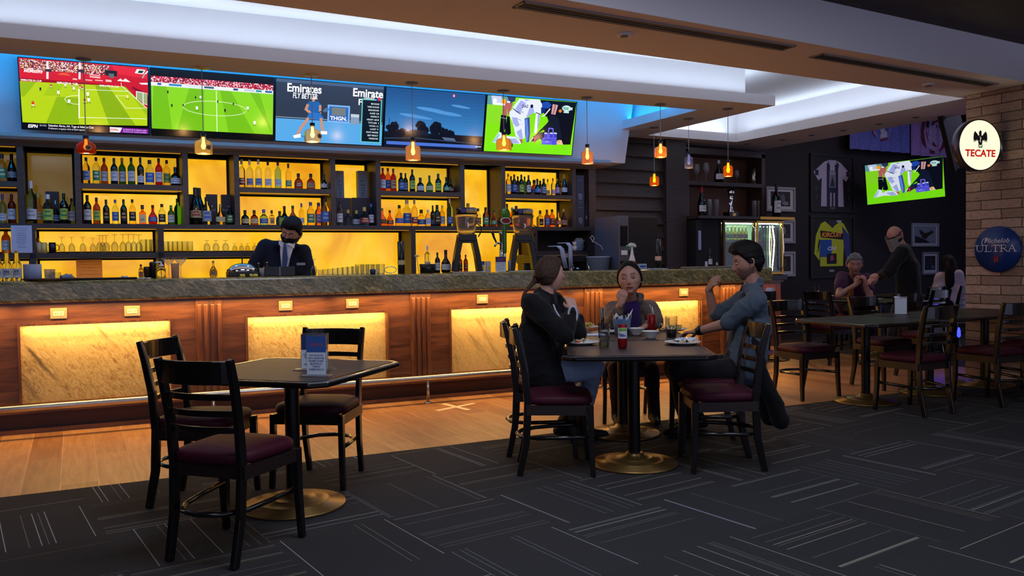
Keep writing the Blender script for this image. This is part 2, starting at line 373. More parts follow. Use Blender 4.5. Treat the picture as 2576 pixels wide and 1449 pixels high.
poly(mb, [(xa, ya-S-.05), (xc+S+.05, ya-S-.05), (xc+S+.05, 9.5), (xa, 9.5)], ZR, ZR+.1)
st('ceiling_recess', mb, PLASTER)
mb = MB(); mb.prism([(xa, yn(xa)-.04), (17, yn(17)-.04), (17, yn(17)), (xa, yn(xa))], ZC, ZB+.1); st('beam', mb, PLASTER)
st('ceiling_timber', MB().box(-5, -4, ZB, 17, 5.2, ZB+.1), WOODCEIL)
st('ceiling_alcove', MB().box(9.5, 4.9, 4.0, 17, 9.6, 4.1).box(9.5, 5.4, ZC+.12, 9.55, 9.5, 4.0), CHAR)
st('wall_back', MB().box(-5, 9.5, 0, 17, 9.6, 4.1), CHAR)
st('wall_alcove', MB().box(15.6, 5.4, 0, 15.7, 9.5, 4.1), CHAR)
st('wall_left', MB().box(-5.1, -4, 0, -5, 9.6, 3.6), CHAR)
mb = MB(); mb.box(8.4, 1.0, 0, 9.1, 5.4, ZC-.005); st('wall_right', mb, BRICK)
st('wall_side', MB().box(9.1, -4, 0, 9.2, 5.35, ZC), CHAR)
# slanted plaster bulkhead that carries the screens
z0, z1, yb0, yb1 = 2.56, ZR, 9.02, 8.80
mb = MB(); x0, x1 = -5, 6.42
for a, b in ((x0, x1),):
    vs = [(x, sy(x, y), z) for x in (a, b) for y, z in ((yb0, z0), (yb1, z1), (yb1+.35, z1), (yb0+.35, z0))]
    mb.add(vs, [(0, 1, 2, 3), (7, 6, 5, 4), (0, 4, 5, 1), (3, 2, 6, 7), (0, 3, 7, 4), (1, 5, 6, 2)])
st('wall_bulkhead', mb, PLASTER)
# overlapping dark boards right of the back bar
mb = MB()
for i in range(16):
    z = .1+.187*i
    vs = [(x, y, zz) for x in (5.95, 7.36) for y, zz in ((9.16, z), (9.21, z+.187), (9.26, z+.187), (9.26, z))]
    mb.add(vs, [(0, 1, 2, 3), (7, 6, 5, 4), (0, 4, 5, 1), (3, 2, 6, 7), (0, 3, 7, 4), (1, 5, 6, 2)])
mb.box(5.95, 9.26, 0, 7.7, 9.5, ZC); mb.box(7.36, 9.1, 0, 7.72, 9.5, ZC)
st('wall_boarded', mb, SLAT)
# ================================================================= ceiling fittings
def vent(u0, v0, u1, v1, wd, lab):
    a = at(u0, v0, z=ZC); b = at(u1, v1, z=ZC); d = (b-a); L = d.length; ang = math.atan2(d.y, d.x)
    o = thing('air_vent', lab, 'air vent', (a+b)/2 - Vector((0, 0, 0)), ang, 'linear air vents in the ceiling strip')
    mb = MB(); z = -.002
    mb.box(-L/2, -wd/2, z-.008, L/2, -wd/2+.018, 0); mb.box(-L/2, wd/2-.018, z-.008, L/2, wd/2, 0); mb.box(-L/2, -wd/2, z-.008, -L/2+.018, wd/2, 0); mb.box(L/2-.018, -wd/2, z-.008, L/2, wd/2, 0)
    mb.build('frame', mat('vent_frame', (150, 146, 142), .6), o); MB().box(-L/2+.018, -wd/2+.018, -.003, L/2-.018, wd/2-.018, -.001).build('backing', BLKM, o)
    mb = MB()
    for k in range(3): y = -wd/2+wd*(k+1)/4; mb.box(-L/2+.018, y-.006, -.01, L/2-.018, y+.006, -.003)
    mb.build('slats', mat('vent_slat', (92, 88, 86), .5), o)
vent(1303, 9, 1985, 120, .15, 'long slotted air vent in the brown-lit ceiling strip, nearer the screens')
vent(2052, 138, 2495, 213, .14, 'slotted air vent in the ceiling strip ending at the brick wall')
def disc(u, v, r, name, lab, cat, grp):
    p = at(u, v, z=ZC); o = thing(name, lab, cat, p, 0, grp)
    MB().lathe([(r, -.001), (r, -.006), (r*.8, -.018), (.0001, -.018)], seg=20).build('body', WHITE, o)
    MB().lathe([(r*.55, -.018), (r*.5, -.026), (.0001, -.026)], seg=20).build('sensor', GREYM, o)
disc(1570, 85, .06, 'smoke_detector', 'round white smoke detector under the ceiling strip below the longer vent', 'smoke detector', 'smoke detectors')
disc(2335, 211, .06, 'smoke_detector', 'round white smoke detector on the ceiling near the brick wall', 'smoke detector', 'smoke detectors')
for k, (u, v) in enumerate([(1968, 352), (2042, 340), (2121, 328), (2211, 312), (2303, 295), (1880, 300+62)]):
    p = at(u, v, z=ZC); o = thing('ceiling_downlight', 'small recessed downlight in the soffit beside the dark alcove, ' + ['first after the corner one', 'third counting the corner one', 'fourth counting the corner one', 'fifth counting the corner one', 'the one nearest the black panel', 'the one at the inner corner'][k], 'downlight', p, 0, 'small soffit downlights')
    MB().lathe([(.045, -.001), (.045, -.006), (.032, -.006)], seg=16, caps=False).build('ring', GREYM, o); MB().lathe([(.032, -.002), (.0001, -.002)], seg=16, caps=False).build('lens', BLKM, o)
# ================================================================= bar
FY = 7.13; XR = 6.9; XL = -3.2
bar = thing('bar_counter', 'long reddish oak bar front with glowing golden stone panels', 'bar counter', (0, 0, 0))
PAN = [(-2.15, -1.1), (-.373, .69), (1.297, 2.516), (3.142, 4.36), (4.98, 6.06)]
PIL = [(-.98-.2, -.98), (.885, 1.094), (2.738, 2.932), (4.59, 4.802), (6.323, 6.52)]
pz0, pz1 = .235, .835
mb = MB(); xs = [XL]+[q for p in PAN for q in p]+[XR]
for i in range(0, len(xs), 2): mb.box(xs[i], FY, .16, xs[i+1], FY+.06, 1.02, shear=True)
for a, b in PAN: mb.box(a, FY, pz1, b, FY+.06, 1.02, shear=True); mb.box(a, FY, .16, b, FY+.06, pz0, shear=True)
mb.box(XR-.06, FY+.06, .16, XR, FY+.42, 1.02, shear=True)
mb.build('wood_front', BARWOOD, bar)
MB().box(XL, FY+.06, .02, XR-.06, FY+.45, .16, shear=True).box(XL, FY+.07, 0, XR-.06, FY+.45, .02, shear=True).build('kick_plinth', KICK, bar)
MB().box(XL, FY+.02, 0, XR-.04, FY+.075, .035, shear=True).build('base_strip', BARWOOD, bar)
for a, b in PAN:
    MB().box(a, FY+.045, pz0, b, FY+.055, pz1, shear=True).build('stone_panel', GOLD, bar)
    mb = MB(); f = .018
    mb.box(a-f, FY-.014, pz1, b+f, FY+.01, pz1+f, shear=True); mb.box(a-f, FY-.014, pz0-f, b+f, FY+.01, pz0, shear=True)
    mb.box(a-f, FY-.014, pz0, a, FY+.01, pz1, shear=True); mb.box(b, FY-.014, pz0, b+f, FY+.01, pz1, shear=True)
    mb.build('panel_frame', BARWOODV, bar)
for a, b in PIL:
    mb = MB(); mb.box(a, FY-.018, .16, b, FY-.001, 1.014, shear=True); n = 4
    for k in range(n):
        x = a+(b-a)*(k+.5)/n; w_ = (b-a)/n*.3
        mb.box(x-w_, FY-.034, .22, x+w_, FY-.018, .96, shear=True)
    mb.build('pilaster', BARWOODV, bar, bevel=.004)
top = MB(); top.box(XL, FY-.16, 1.018, XR+.03, FY+.46, 1.18, shear=True)
o = top.build('countertop', GRAN, bevel=.02, seg=3); tag(o, 'thick green-grey veined granite countertop along the bar', 'countertop')
r = thing('foot_rail', 'brushed metal foot rail running low along the oak bar front', 'foot rail')
MB().tube([(x, sy(x, FY-.17), .228) for x in (XL, 0, 3, XR)], .026, 12).build('tube', STEEL, r)
for x in (-1.0, .985, 2.835, 4.69, 6.43):
    q = MB(); y = sy(x, FY-.17); q.tube([(x, y, .005), (x, y, .21)], .014, 10); q.tube([(x, y, .2), (x, y+.1, .2), (x, sy(x, FY)-.037, .2)], .009, 8); q.lathe([(.034, .001), (.034, .006), (.016, .01)], (x, y, 0), 14)
    q.build('post', STEEL, r)
# power outlets on the wood
OUT = [(147, 'on the bar front above the stone panel nearest the frame edge'), (332, 'on the bar front above the half-hidden empty chair'),
       (718, 'on the bar front above the stone panel behind the small menu cards'), (886, 'on the bar front above the dark-veined end of a stone panel'),
       (1213, 'on the bar front behind the woman in the black jacket'), (1719, 'on the bar front between the seated woman and the man')]
for u, s in OUT:
    p = at(u, 765 if u < 1500 else 735, b=FY); z = .925
    o = thing('power_outlet', 'brass wall outlet ' + s, 'power outlet', (p.x, sy(p.x, FY), z), ang0 := -math.atan(KS), 'brass outlets along the bar front')
    MB().box(-.058, -.012, -.042, .058, -.001, .042).build('cover_plate', BRASS, o, bevel=.004)
    MB().box(-.036, -.015, -.018, .036, -.0125, .018).build('insert', mat('brass_light', (236, 214, 170), .4, .3), o)
    q = MB()
    for k in (-.022, -.008, .018): q.box(k-.0015, -.0162, -.008, k+.0015, -.0155, .006)
    q.build('socket_slots', BLKM, o)
# ================================================================= back bar shelves
SYF = 8.75; SYB = 9.10
sh = thing('back_bar_shelf', 'dark wooden back bar shelving with glowing amber backing', 'shelving unit')
PX = [-.438, .037, .996, 1.488, 2.484, 2.986, 3.986, 4.506, 5.464, 5.70]
def B(m, x0, z0, x1, z1, y0=SYF, y1=SYB): m.box(x0, y0, z0, x1, y1, z1, shear=True)
ZT, ZM0, ZM1, ZL0, ZL1, ZW0, ZW1 = 2.425, 2.045, 2.095, 1.66, 1.705, 1.373, 1.425
PW = .052
XS0 = -2.6
for i, x in enumerate(PX):
    q = MB(); w_ = PW if i < 9 else .10
    B(q, x, ZL1, x+w_, ZT); q.build('post', ESP, sh)
q = MB(); B(q, XS0, ZT, 5.8, 2.455, SYF-.01); B(q, XS0, ZT, 5.8, 2.475, SYF+.02); q.build('top_board', ESP, sh)
q = MB(); prof = [(SYF-.01, 2.455), (SYF-.10, 2.475), (SYF-.12, 2.50), (SYF-.10, 2.535), (SYF+.0, 2.548), (SYF+.3, 2.548), (SYF+.3, 2.455)]
n = len(prof); vs = [(x, sy(x, y), z) for x in (XS0, 5.95) for y, z in prof]
q.add(vs, [tuple(range(n)), tuple(range(n, 2*n))[::-1]]+[(i, (i+1) % n, n+(i+1) % n, n+i) for i in range(n)]); q.build('ledge', mat('ledge_taupe', (150, 132, 124), .5), sh)
q = MB(); B(q, XS0, ZL0, 5.8, ZL1); q.build('shelf_board', ESP, sh)
for a, b in ((XS0, PX[0]), (PX[1]+PW, PX[2]), (PX[3]+PW, PX[4]), (PX[5]+PW, PX[6]), (PX[7]+PW, PX[8])):
    q = MB(); B(q, a, ZM0, b, ZM1); q.build('shelf_board', ESP, sh)
q = MB(); B(q, XS0, ZW0, 2.15, ZW1); q.build('shelf_board', ESP, sh)
for x, zt in ((.751, ZL0), (3.377, ZL0), (-.36, ZL0), (4.92, ZL0)):
    q = MB(); B(q, x, .9, x+.055, zt); q.build('post', ESP, sh)
def panel(x0, z0, x1, z1, m, fr=True):
    q = MB(); q.box(x0+.02, SYB, z0+.015, x1-.02, SYB+.02, z1-.015, shear=True); q.build('light_panel', m, sh)
    if fr:
        q = MB(); e = .018
        B(q, x0, z0, x1, z0+e, SYB-.02, SYB); B(q, x0, z1-e, x1, z1, SYB-.02, SYB); B(q, x0, z0, x0+e, z1, SYB-.02, SYB); B(q, x1-e, z0, x1, z1, SYB-.02, SYB)
        q.build('panel_rim', BLKM, sh)
E = [XS0]+PX+[5.78]
bays = [(XS0, PX[0], 1, AMBD), (PX[0]+PW, PX[1], 0, AMBD), (PX[1]+PW, PX[2], 1, AMBM), (PX[2]+PW, PX[3], 0, AMB), (PX[3]+PW, PX[4], 1, AMB), (PX[4]+PW, PX[5], 0, AMB), (PX[5]+PW, PX[6], 1, AMBM), (PX[6]+PW, PX[7], 0, AMB), (PX[7]+PW, PX[8], 1, AMB), (PX[8]+PW, PX[9], 0, AMBD)]
for x0, x1, two, m_ in bays:
    if two:
        panel(x0, ZM1, x1, ZT, m_); panel(x0, ZL1, x1, ZM0, AMB if m_ is not AMBD else AMBD)
        for z in (ZT-.004, ZM0-.004):
            q = MB(); q.box(x0+.01, SYF+.03, z-.006, x1-.01, SYF+.045, z, shear=True); q.build('led_strip', mat('led_amber', (255, 190, 70), em=(255, 180, 50), es=3 if m_ is not AMBD else .4), sh)
    else:
        panel(x0, ZL1, x1, ZT, m_)
for x0, x1, m_ in ((XS0, -.36, AMBM), (-.305, .751, AMB), (.806, 3.377, AMB), (3.432, 4.92, AMB)):
    if x0 > .8 and x0 < 1: panel(x0, ZW1, 2.12, ZL0, m_); panel(x0, .95, 2.12, ZW0, m_); panel(2.12, .95, x1, ZL0, m_)
    elif x0 < 1: panel(x0, ZW1, x1, ZL0, m_); panel(x0, .95, x1, ZW0, m_)
    else: panel(x0, .95, x1, ZL0, m_)
    q = MB(); q.box(x0+.01, SYF+.03, ZL0-.008, x1-.01, SYF+.045, ZL0-.002, shear=True); q.build('led_strip', mat('led_amber'), sh)
q = MB(); B(q, 4.98, .9, 5.78, ZL0, SYB, SYB+.03); q.build('back_board', BLKM, sh)
q = MB(); B(q, 5.72, .9, 5.80, ZL0); q.build('post', ESP, sh)
q = MB(); B(q, 4.98, 1.37, 5.72, 1.41, SYF+.02); q.build('shelf_board', ESP, sh)
# back counter under the shelves
bc = thing('back_counter', 'dark low work counter behind the bar, under the amber shelves', 'counter')
q = MB(); q.box(XS0, 8.35, .02, 5.9, 9.15, .87, shear=True); q.build('cabinet', ESP, bc)
q = MB(); q.box(XS0, 8.32, .87, 5.92, 9.15, .90, shear=True); q.build('worktop', STEEL, bc)
# ================================================================= screens
def tv(name, lab, cat, c, W, H, rx, rz, group=None):
    o = thing(name, lab, cat, c, rz, group); o.rotation_euler = (rx, 0, rz)
    q = MB(); b = .008
    q.box(-W/2, -.02, -H/2, W/2, .03, H/2); q.build('housing', BLK, o)
    q = MB()
    q.box(-W/2, -.026, -H/2, W/2, -.02, -H/2+b); q.box(-W/2, -.026, H/2-b, W/2, -.02, H/2); q.box(-W/2, -.026, -H/2+b, -W/2+b, -.02, H/2-b); q.box(W/2-b, -.026, -H/2+b, W/2, -.02, H/2-b)
    q.build('bezel', BLKM, o)
    return o, Pic(W-2*b, H-2*b, (4, 5, 8))
rr = random.Random(3)
def crowd(p, u0, v0, u1, v1, du, dv, cols):
    p.k += 1; u = u0
    while u < u1:
        v = v0
        while v < v1: p.rect(u, v, min(u+du*.95, u1), min(v+dv*.9, v1), rr.choice(cols), False); v += dv
        u += du
def player(p, u, v, s, shirt, shorts=(240, 240, 245), lean=0):
    p.poly([(u-.3*s*.3, v-.75*s), (u+.3*s*.3, v-.75*s), (u+.28*s*.3, v-.4*s), (u-.28*s*.3, v-.4*s)], shirt)
    p.rect(u-.25*s*.3, v-.42*s, u+.25*s*.3, v-.25*s, shorts); p.line([(u-.04*s, v-.27*s), (u-.1*s+lean*s, v)], .035*s, (60, 40, 34)); p.line([(u+.04*s, v-.27*s), (u+.1*s+lean*s, v)], .035*s, (60, 40, 34))
    p.ell(u, v-.84*s, .03*s, .035*s, (60, 40, 34), 8)
def pic_match(p):
    C = lambda pts: [(min(1, max(0, (x-25-(y-40)*.02)/1322)), min(1, max(0, (y-40-(x-25)*.062)/715))) for x, y in pts]
    p.rect(0, 0, 1, .42, (206, 26, 48)); crowd(p, .01, .015, .69, .155, .0075, .014, [(120, 30, 50), (226, 210, 204), (60, 40, 60), (210, 70, 70), (170, 130, 140), (30, 20, 40), (200, 170, 60), (240, 230, 236)])
    p.poly(C([(25, 240), (930, 300), (930, 318), (25, 272)]), (150, 12, 28)); p.poly(C([(940, 70), (1350, 135), (1350, 560), (1100, 320), (920, 300)]), (196, 20, 44))
    p.poly(C([(960, 90), (1350, 150), (1350, 240), (1020, 190)]), (222, 30, 52)); WR = (250, 236, 236)
    for q_ in ([(110, 140), (170, 140), (170, 165), (110, 162)], [(205, 160), (260, 165), (260, 180), (205, 176)], [(415, 145), (530, 152), (530, 162), (415, 155)], [(730, 195), (840, 205), (845, 240), (735, 228)], [(900, 250), (960, 254), (965, 275), (902, 272)], [(560, 240), (605, 244), (605, 258), (560, 254)], [(690, 250), (760, 256), (760, 266), (690, 260)], [(790, 252), (870, 258), (870, 268), (790, 262)]): p.poly(C(q_), (240, 190, 186))
    p.poly(C([(405, 205), (440, 188), (500, 190), (545, 216)]), (226, 90, 50)); p.poly(C([(725, 205), (840, 214), (840, 222), (725, 214)]), (206, 26, 48)); p.poly(C([(1020, 262), (1060, 236), (1080, 258), (1110, 236), (1165, 275)]), WR); p.poly(C([(1255, 282), (1350, 280), (1350, 300), (1280, 298)]), WR)
    p.text('MEMBERS', .035, .195, .04, WR, w=.14, bold=.025, shear=.2)
    for x in (300, 625): p.poly(C([(x, 70), (x+22, 70), (x+16, 250), (x-6, 250)]), (236, 226, 226)); p.poly(C([(x-14, 150), (x+50, 150), (x+50, 180), (x-14, 176)]), (60, 40, 60))
    p.poly(C([(890, 150), (1025, 160), (1020, 215), (900, 205)]), (24, 26, 34)); p.poly(C([(930, 185), (990, 190), (985, 235), (945, 230)]), (80, 110, 110)); p.poly(C([(1235, 135), (1330, 145), (1300, 190), (1210, 180)]), (236, 236, 236)); p.poly(C([(1260, 150), (1310, 155), (1290, 180), (1240, 175)]), (10, 60, 50)); p.line(C([(1290, 225), (1350, 160)]), .012, (236, 240, 240)); p.line(C([(1275, 230), (1330, 190)]), .006, (20, 60, 50))
    p.poly(C([(30, 275), (930, 312), (1100, 322), (1345, 560), (1345, 740), (45, 705)]), (176, 205, 24))
    for q_, c in (([(30, 280), (190, 285), (70, 430), (38, 430)], (146, 182, 20)), ([(330, 300), (470, 305), (380, 420), (260, 420)], (160, 194, 22)), ([(395, 430), (612, 440), (612, 712), (275, 708)], (138, 178, 18)), ([(790, 312), (930, 318), (1215, 735), (930, 728)], (134, 172, 18)), ([(1060, 322), (1110, 325), (1345, 640), (1345, 560)], (150, 186, 22))): p.poly(C(q_), c)
    W_ = (244, 248, 226); p.poly(C([(1190, 320), (1345, 400), (1345, 440), (1180, 340)]), (120, 10, 40)); p.line(C([(1068, 315), (1342, 552)]), .006, W_); p.line(C([(622, 350), (618, 650)]), .011, W_); p.line(C([(625, 645), (1330, 665)]), .005, W_); p.line(C([(690, 355), (1130, 372)]), .004, W_); p.line(C([(1005, 418), (1112, 548), (1320, 550)]), .004, W_); p.line(C([(1005, 418), (1130, 420)]), .003, W_)
    p.line(C([(615, 415), (545, 420), (490, 435), (472, 455), (490, 480), (545, 500), (615, 510)]), .004, W_); p.line(C([(1065, 280), (1065, 318)]), .004, W_)
    p.poly(C([(1228, 372), (1345, 395), (1345, 520), (1300, 500), (1228, 440)]), (150, 170, 120)); p.line(C([(1228, 450), (1228, 372), (1300, 385), (1300, 505)]), .007, (240, 240, 240)); p.line(C([(1300, 385), (1345, 395)]), .005, (240, 240, 240)); p.line(C([(1300, 505), (1345, 512)]), .004, (240, 240, 240))
    for u in (.01, .28, .61): p.text('EMIRATES FA CUP', u, .318+(.0 if u < .1 else .004), .024, WR, w=.155, bold=.03)
    for x, y, s_, c in ((155, 545, .12, (226, 50, 40)), (233, 378, .075, (20, 20, 34)), (340, 345, .075, (214, 30, 40)), (412, 422, .1, (236, 240, 245)), (485, 338, .08, (220, 226, 235)), (520, 515, .11, (236, 240, 245)), (570, 375, .09, (230, 235, 240)), (553, 335, .07, (200, 60, 60)), (635, 350, .08, (210, 50, 60)), (655, 365, .08, (200, 40, 50)), (600, 330, .08, (220, 226, 235)), (713, 440, .11, (236, 240, 245)), (722, 500, .11, (236, 240, 245)), (680, 505, .1, (210, 50, 40)), (1130, 458, .1, (236, 226, 60))):
        (u, v), = C([(x, y)]); player(p, u, v, s_, c, (240, 240, 245) if c[0] > 60 else c)
    p.rect(0, .905, 1, 1, (8, 10, 24)); p.text('ESPN', .045, .975, .045, (250, 250, 255), w=.075, bold=.03, shear=.2); p.text('EN VIVO', .135, .95, .025, (200, 210, 230), w=.05)
    p.text('Sebastian Abreu, AA. Tugo el Atletico Club', .2, .945, .03, (245, 245, 250), w=.35, bold=.01); p.text('El delantero uruguayo volvio al futbol espanol', .2, .985, .026, (225, 225, 235), w=.28)
    p.poly([(.68, .91), (.78, .91), (.76, .985), (.68, .985)], (236, 236, 240)); p.text('ESPN', .685, .965, .035, (200, 20, 40), w=.06, bold=.02); p.poly([(.78, .91), (.995, .91), (.995, .985), (.76, .985)], (120, 20, 150)); p.text('La historia de un deporte unico', .79, .945, .024, (240, 220, 250), w=.19); p.text('Exclusivo por nuestras pantallas', .79, .975, .022, (230, 200, 245), w=.19)
def pic_field(p):
    p.rect(0, .11, 1, .2, (60, 20, 30)); crowd(p, 0, .11, 1, .2, .008, .018, [(210, 30, 60), (240, 120, 150), (250, 220, 225), (160, 20, 50), (120, 30, 50)])
    p.rect(0, .2, 1, .255, (226, 232, 236))
    for a, b, c in ((.05, .08, (40, 80, 160)), (.14, .24, (40, 130, 190)), (.27, .4, (210, 220, 225)), (.42, .5, (60, 90, 120)), (.53, .62, (230, 230, 230)), (.66, .7, (40, 60, 120)), (.75, .84, (190, 200, 210)), (.85, .9, (40, 140, 160)), (.93, .99, (40, 90, 160))): p.rect(a, .21, b, .24, c)
    p.rect(0, .255, 1, .9, (132, 208, 34)); 
    for a, b, c, d in ((.02, .12, -.05, .16), (.3, .42, .2, .42), (.55, .64, .62, .84), (.8, .88, 1.05, 1.3)): p.poly([(a, .255), (b, .255), (min(d, 1), .9), (max(0, min(c, 1)), .9)], (112, 186, 24))
    W_ = (226, 240, 200); p.line([(.52, .27), (.525, .9)], .008, W_); p.line([(.51+.26*math.cos(a*PI/16), .54+.11*math.sin(a*PI/16)) for a in range(32)], .005, W_, closed=True)
    for u, v, s, c in ((.13, .37, .07, (30, 30, 30)), (.35, .42, .06, (20, 20, 30)), (.39, .42, .08, (245, 245, 250)), (.16, .57, .07, (20, 20, 40)), (.25, .55, .06, (20, 20, 30)), (.36, .6, .1, (245, 245, 250)), (.53, .46, .06, (20, 20, 30)), (.59, .6, .08, (20, 20, 40)), (.66, .48, .06, (20, 20, 30)), (.78, .55, .1, (245, 245, 250)), (.84, .78, .11, (245, 245, 250))): player(p, u, v, s, c, (30, 30, 40) if c[0] < 100 else (240, 240, 245))
    p.rect(0, .9, 1, 1, (6, 8, 12))
def pic_tennis(p):
    p.rect(0, 0, 1, .63, (44, 56, 76)); p.rect(0, .0, 1, .05, (70, 90, 120)); p.rect(0, .63, 1, .995, (84, 162, 222)); p.rect(0, .6, 1, .615, (120, 140, 160))
    WT = (246, 248, 252); p.text('Emirates', .1, .19, .13, WT, w=.31, bold=.025); p.text('FLY BETTER', .15, .29, .085, WT, w=.225, bold=.02, shear=.15)
    p.text('Emirate', .705, .19, .13, WT, w=.29, bold=.025); p.text('F', .76, .33, .1, WT, bold=.02)
    p.rect(.47, .36, .68, .645, (120, 176, 232)); p.rect(.485, .385, .665, .62, (44, 100, 176)); p.rect(.51, .4, .64, .53, (110, 120, 124)); p.text('THGN.', .495, .605, .06, WT, w=.16, bold=.03); p.rect(.69, .49, .77, .66, (190, 200, 214)); p.rect(.69, .54, .77, .66, (130, 150, 176))
    sk = (196, 140, 116); bl = (30, 96, 170)
    p.poly([(.29, .33), (.38, .32), (.41, .37), (.395, .5), (.31, .52), (.28, .42)], bl); p.ell(.335, .29, .022, .026, sk, 12); p.poly([(.315, .27), (.36, .265), (.36, .285), (.31, .29)], (240, 240, 245))
    p.line([(.285, .39), (.27, .46), (.33, .54)], .028, sk); p.line([(.4, .39), (.4, .5), (.34, .55)], .026, sk); p.line([(.345, .53), (.44, .46)], .012, (40, 60, 80)); p.ell(.455, .45, .035, .02, (70, 110, 150), 12, rot=-.5)
    p.poly([(.3, .51), (.4, .5), (.44, .6), (.37, .63), (.33, .6), (.27, .63)], (40, 110, 190)); p.line([(.29, .61), (.23, .76), (.2, .87)], .03, sk); p.line([(.41, .6), (.42, .72), (.44, .82)], .03, sk); p.poly([(.155, .9), (.225, .86), (.23, .92), (.17, .94)], WT); p.poly([(.41, .8), (.47, .8), (.47, .85), (.41, .85)], WT)
    p.line([(.23, .9), (.4, .92)], .01, (50, 120, 180))
    p.rect(.79, .22, .985, .95, (90, 196, 190)); p.rect(.8, .24, .975, .935, (8, 22, 38)); p.text('ALEXANDRE MULLER', .81, .225, .03, WT, w=.1, bold=.01); p.rect(.93, .19, .97, .24, (220, 40, 50)); p.rect(.93, .19, .945, .24, (40, 60, 160))
    for k, s in enumerate(('MEN SINGLES', 'THIRD ROUND', 'MELBOURNE PARK', 'AGE 23', 'RANKING 78', 'HEIGHT 1,83 M', 'TITLES 1', 'WON 12', 'LOST 9', 'RIGHT HANDED', 'BEST RESULT', 'TURNED PRO')): p.text(s, .96, .31+k*.053, .026, (220, 235, 240), w=.08+.012*(k*7 % 4), anchor='r', bold=.01)
def pic_dusk(p):
    n = 14
    for k in range(n):
        a = k/n; c = [x0_+(x1_-x0_)*a for x0_, x1_ in zip((22, 74, 130), (66, 140, 204))]; p.rect(0, a*.8, 1, (k+1)/n*.8+.01, tuple(c))
    for u, v, a, b in ((.45, .33, .18, .02), (.6, .37, .2, .02), (.3, .46, .2, .018), (.75, .24, .12, .014)): p.ell(u, v, a, b, (76, 142, 206), rot=.1)
    p.rect(0, .74, 1, .93, (14, 22, 40)); p.poly([(0, .78), (.2, .72), (.4, .76), (.7, .74), (1, .82), (1, .9), (0, .9)], (10, 16, 30))
    for u, v, a in ((.06, .68, .05), (.1, .66, .06), (.36, .6, .05), (.38, .67, .07), (.5, .66, .08), (.54, .63, .05), (.6, .72, .05), (.66, .74, .05), (.15, .74, .06)):
        for k in range(7): p.ell(u+rr.uniform(-.03, .03), v+rr.uniform(-.05, .05), a*rr.uniform(.4, .9), a*rr.uniform(.4, .9), (12, 18, 34), 9, nxt=k == 0)
    p.line([(.035, .82), (.04, .52)], .006, (14, 24, 44)); p.poly([(.2, .78), (.26, .69), (.4, .69), (.45, .78)], (16, 26, 46)); p.line([(0, .86), (.3, .83), (1, .88)], .01, (50, 70, 100)); p.poly([(.57, .79), (.7, .8), (.72, .85), (.6, .84)], (80, 100, 130))
    p.ell(.67, .06, .014, .018, (255, 90, 130), 12); p.ell(.67, .06, .007, .009, (255, 220, 220), 10); p.rect(.02, .905, .95, .96, (70, 110, 200)); p.rect(0, .96, 1, 1, (10, 20, 50)); p.rect(.93, .92, .99, .935, (190, 210, 240))
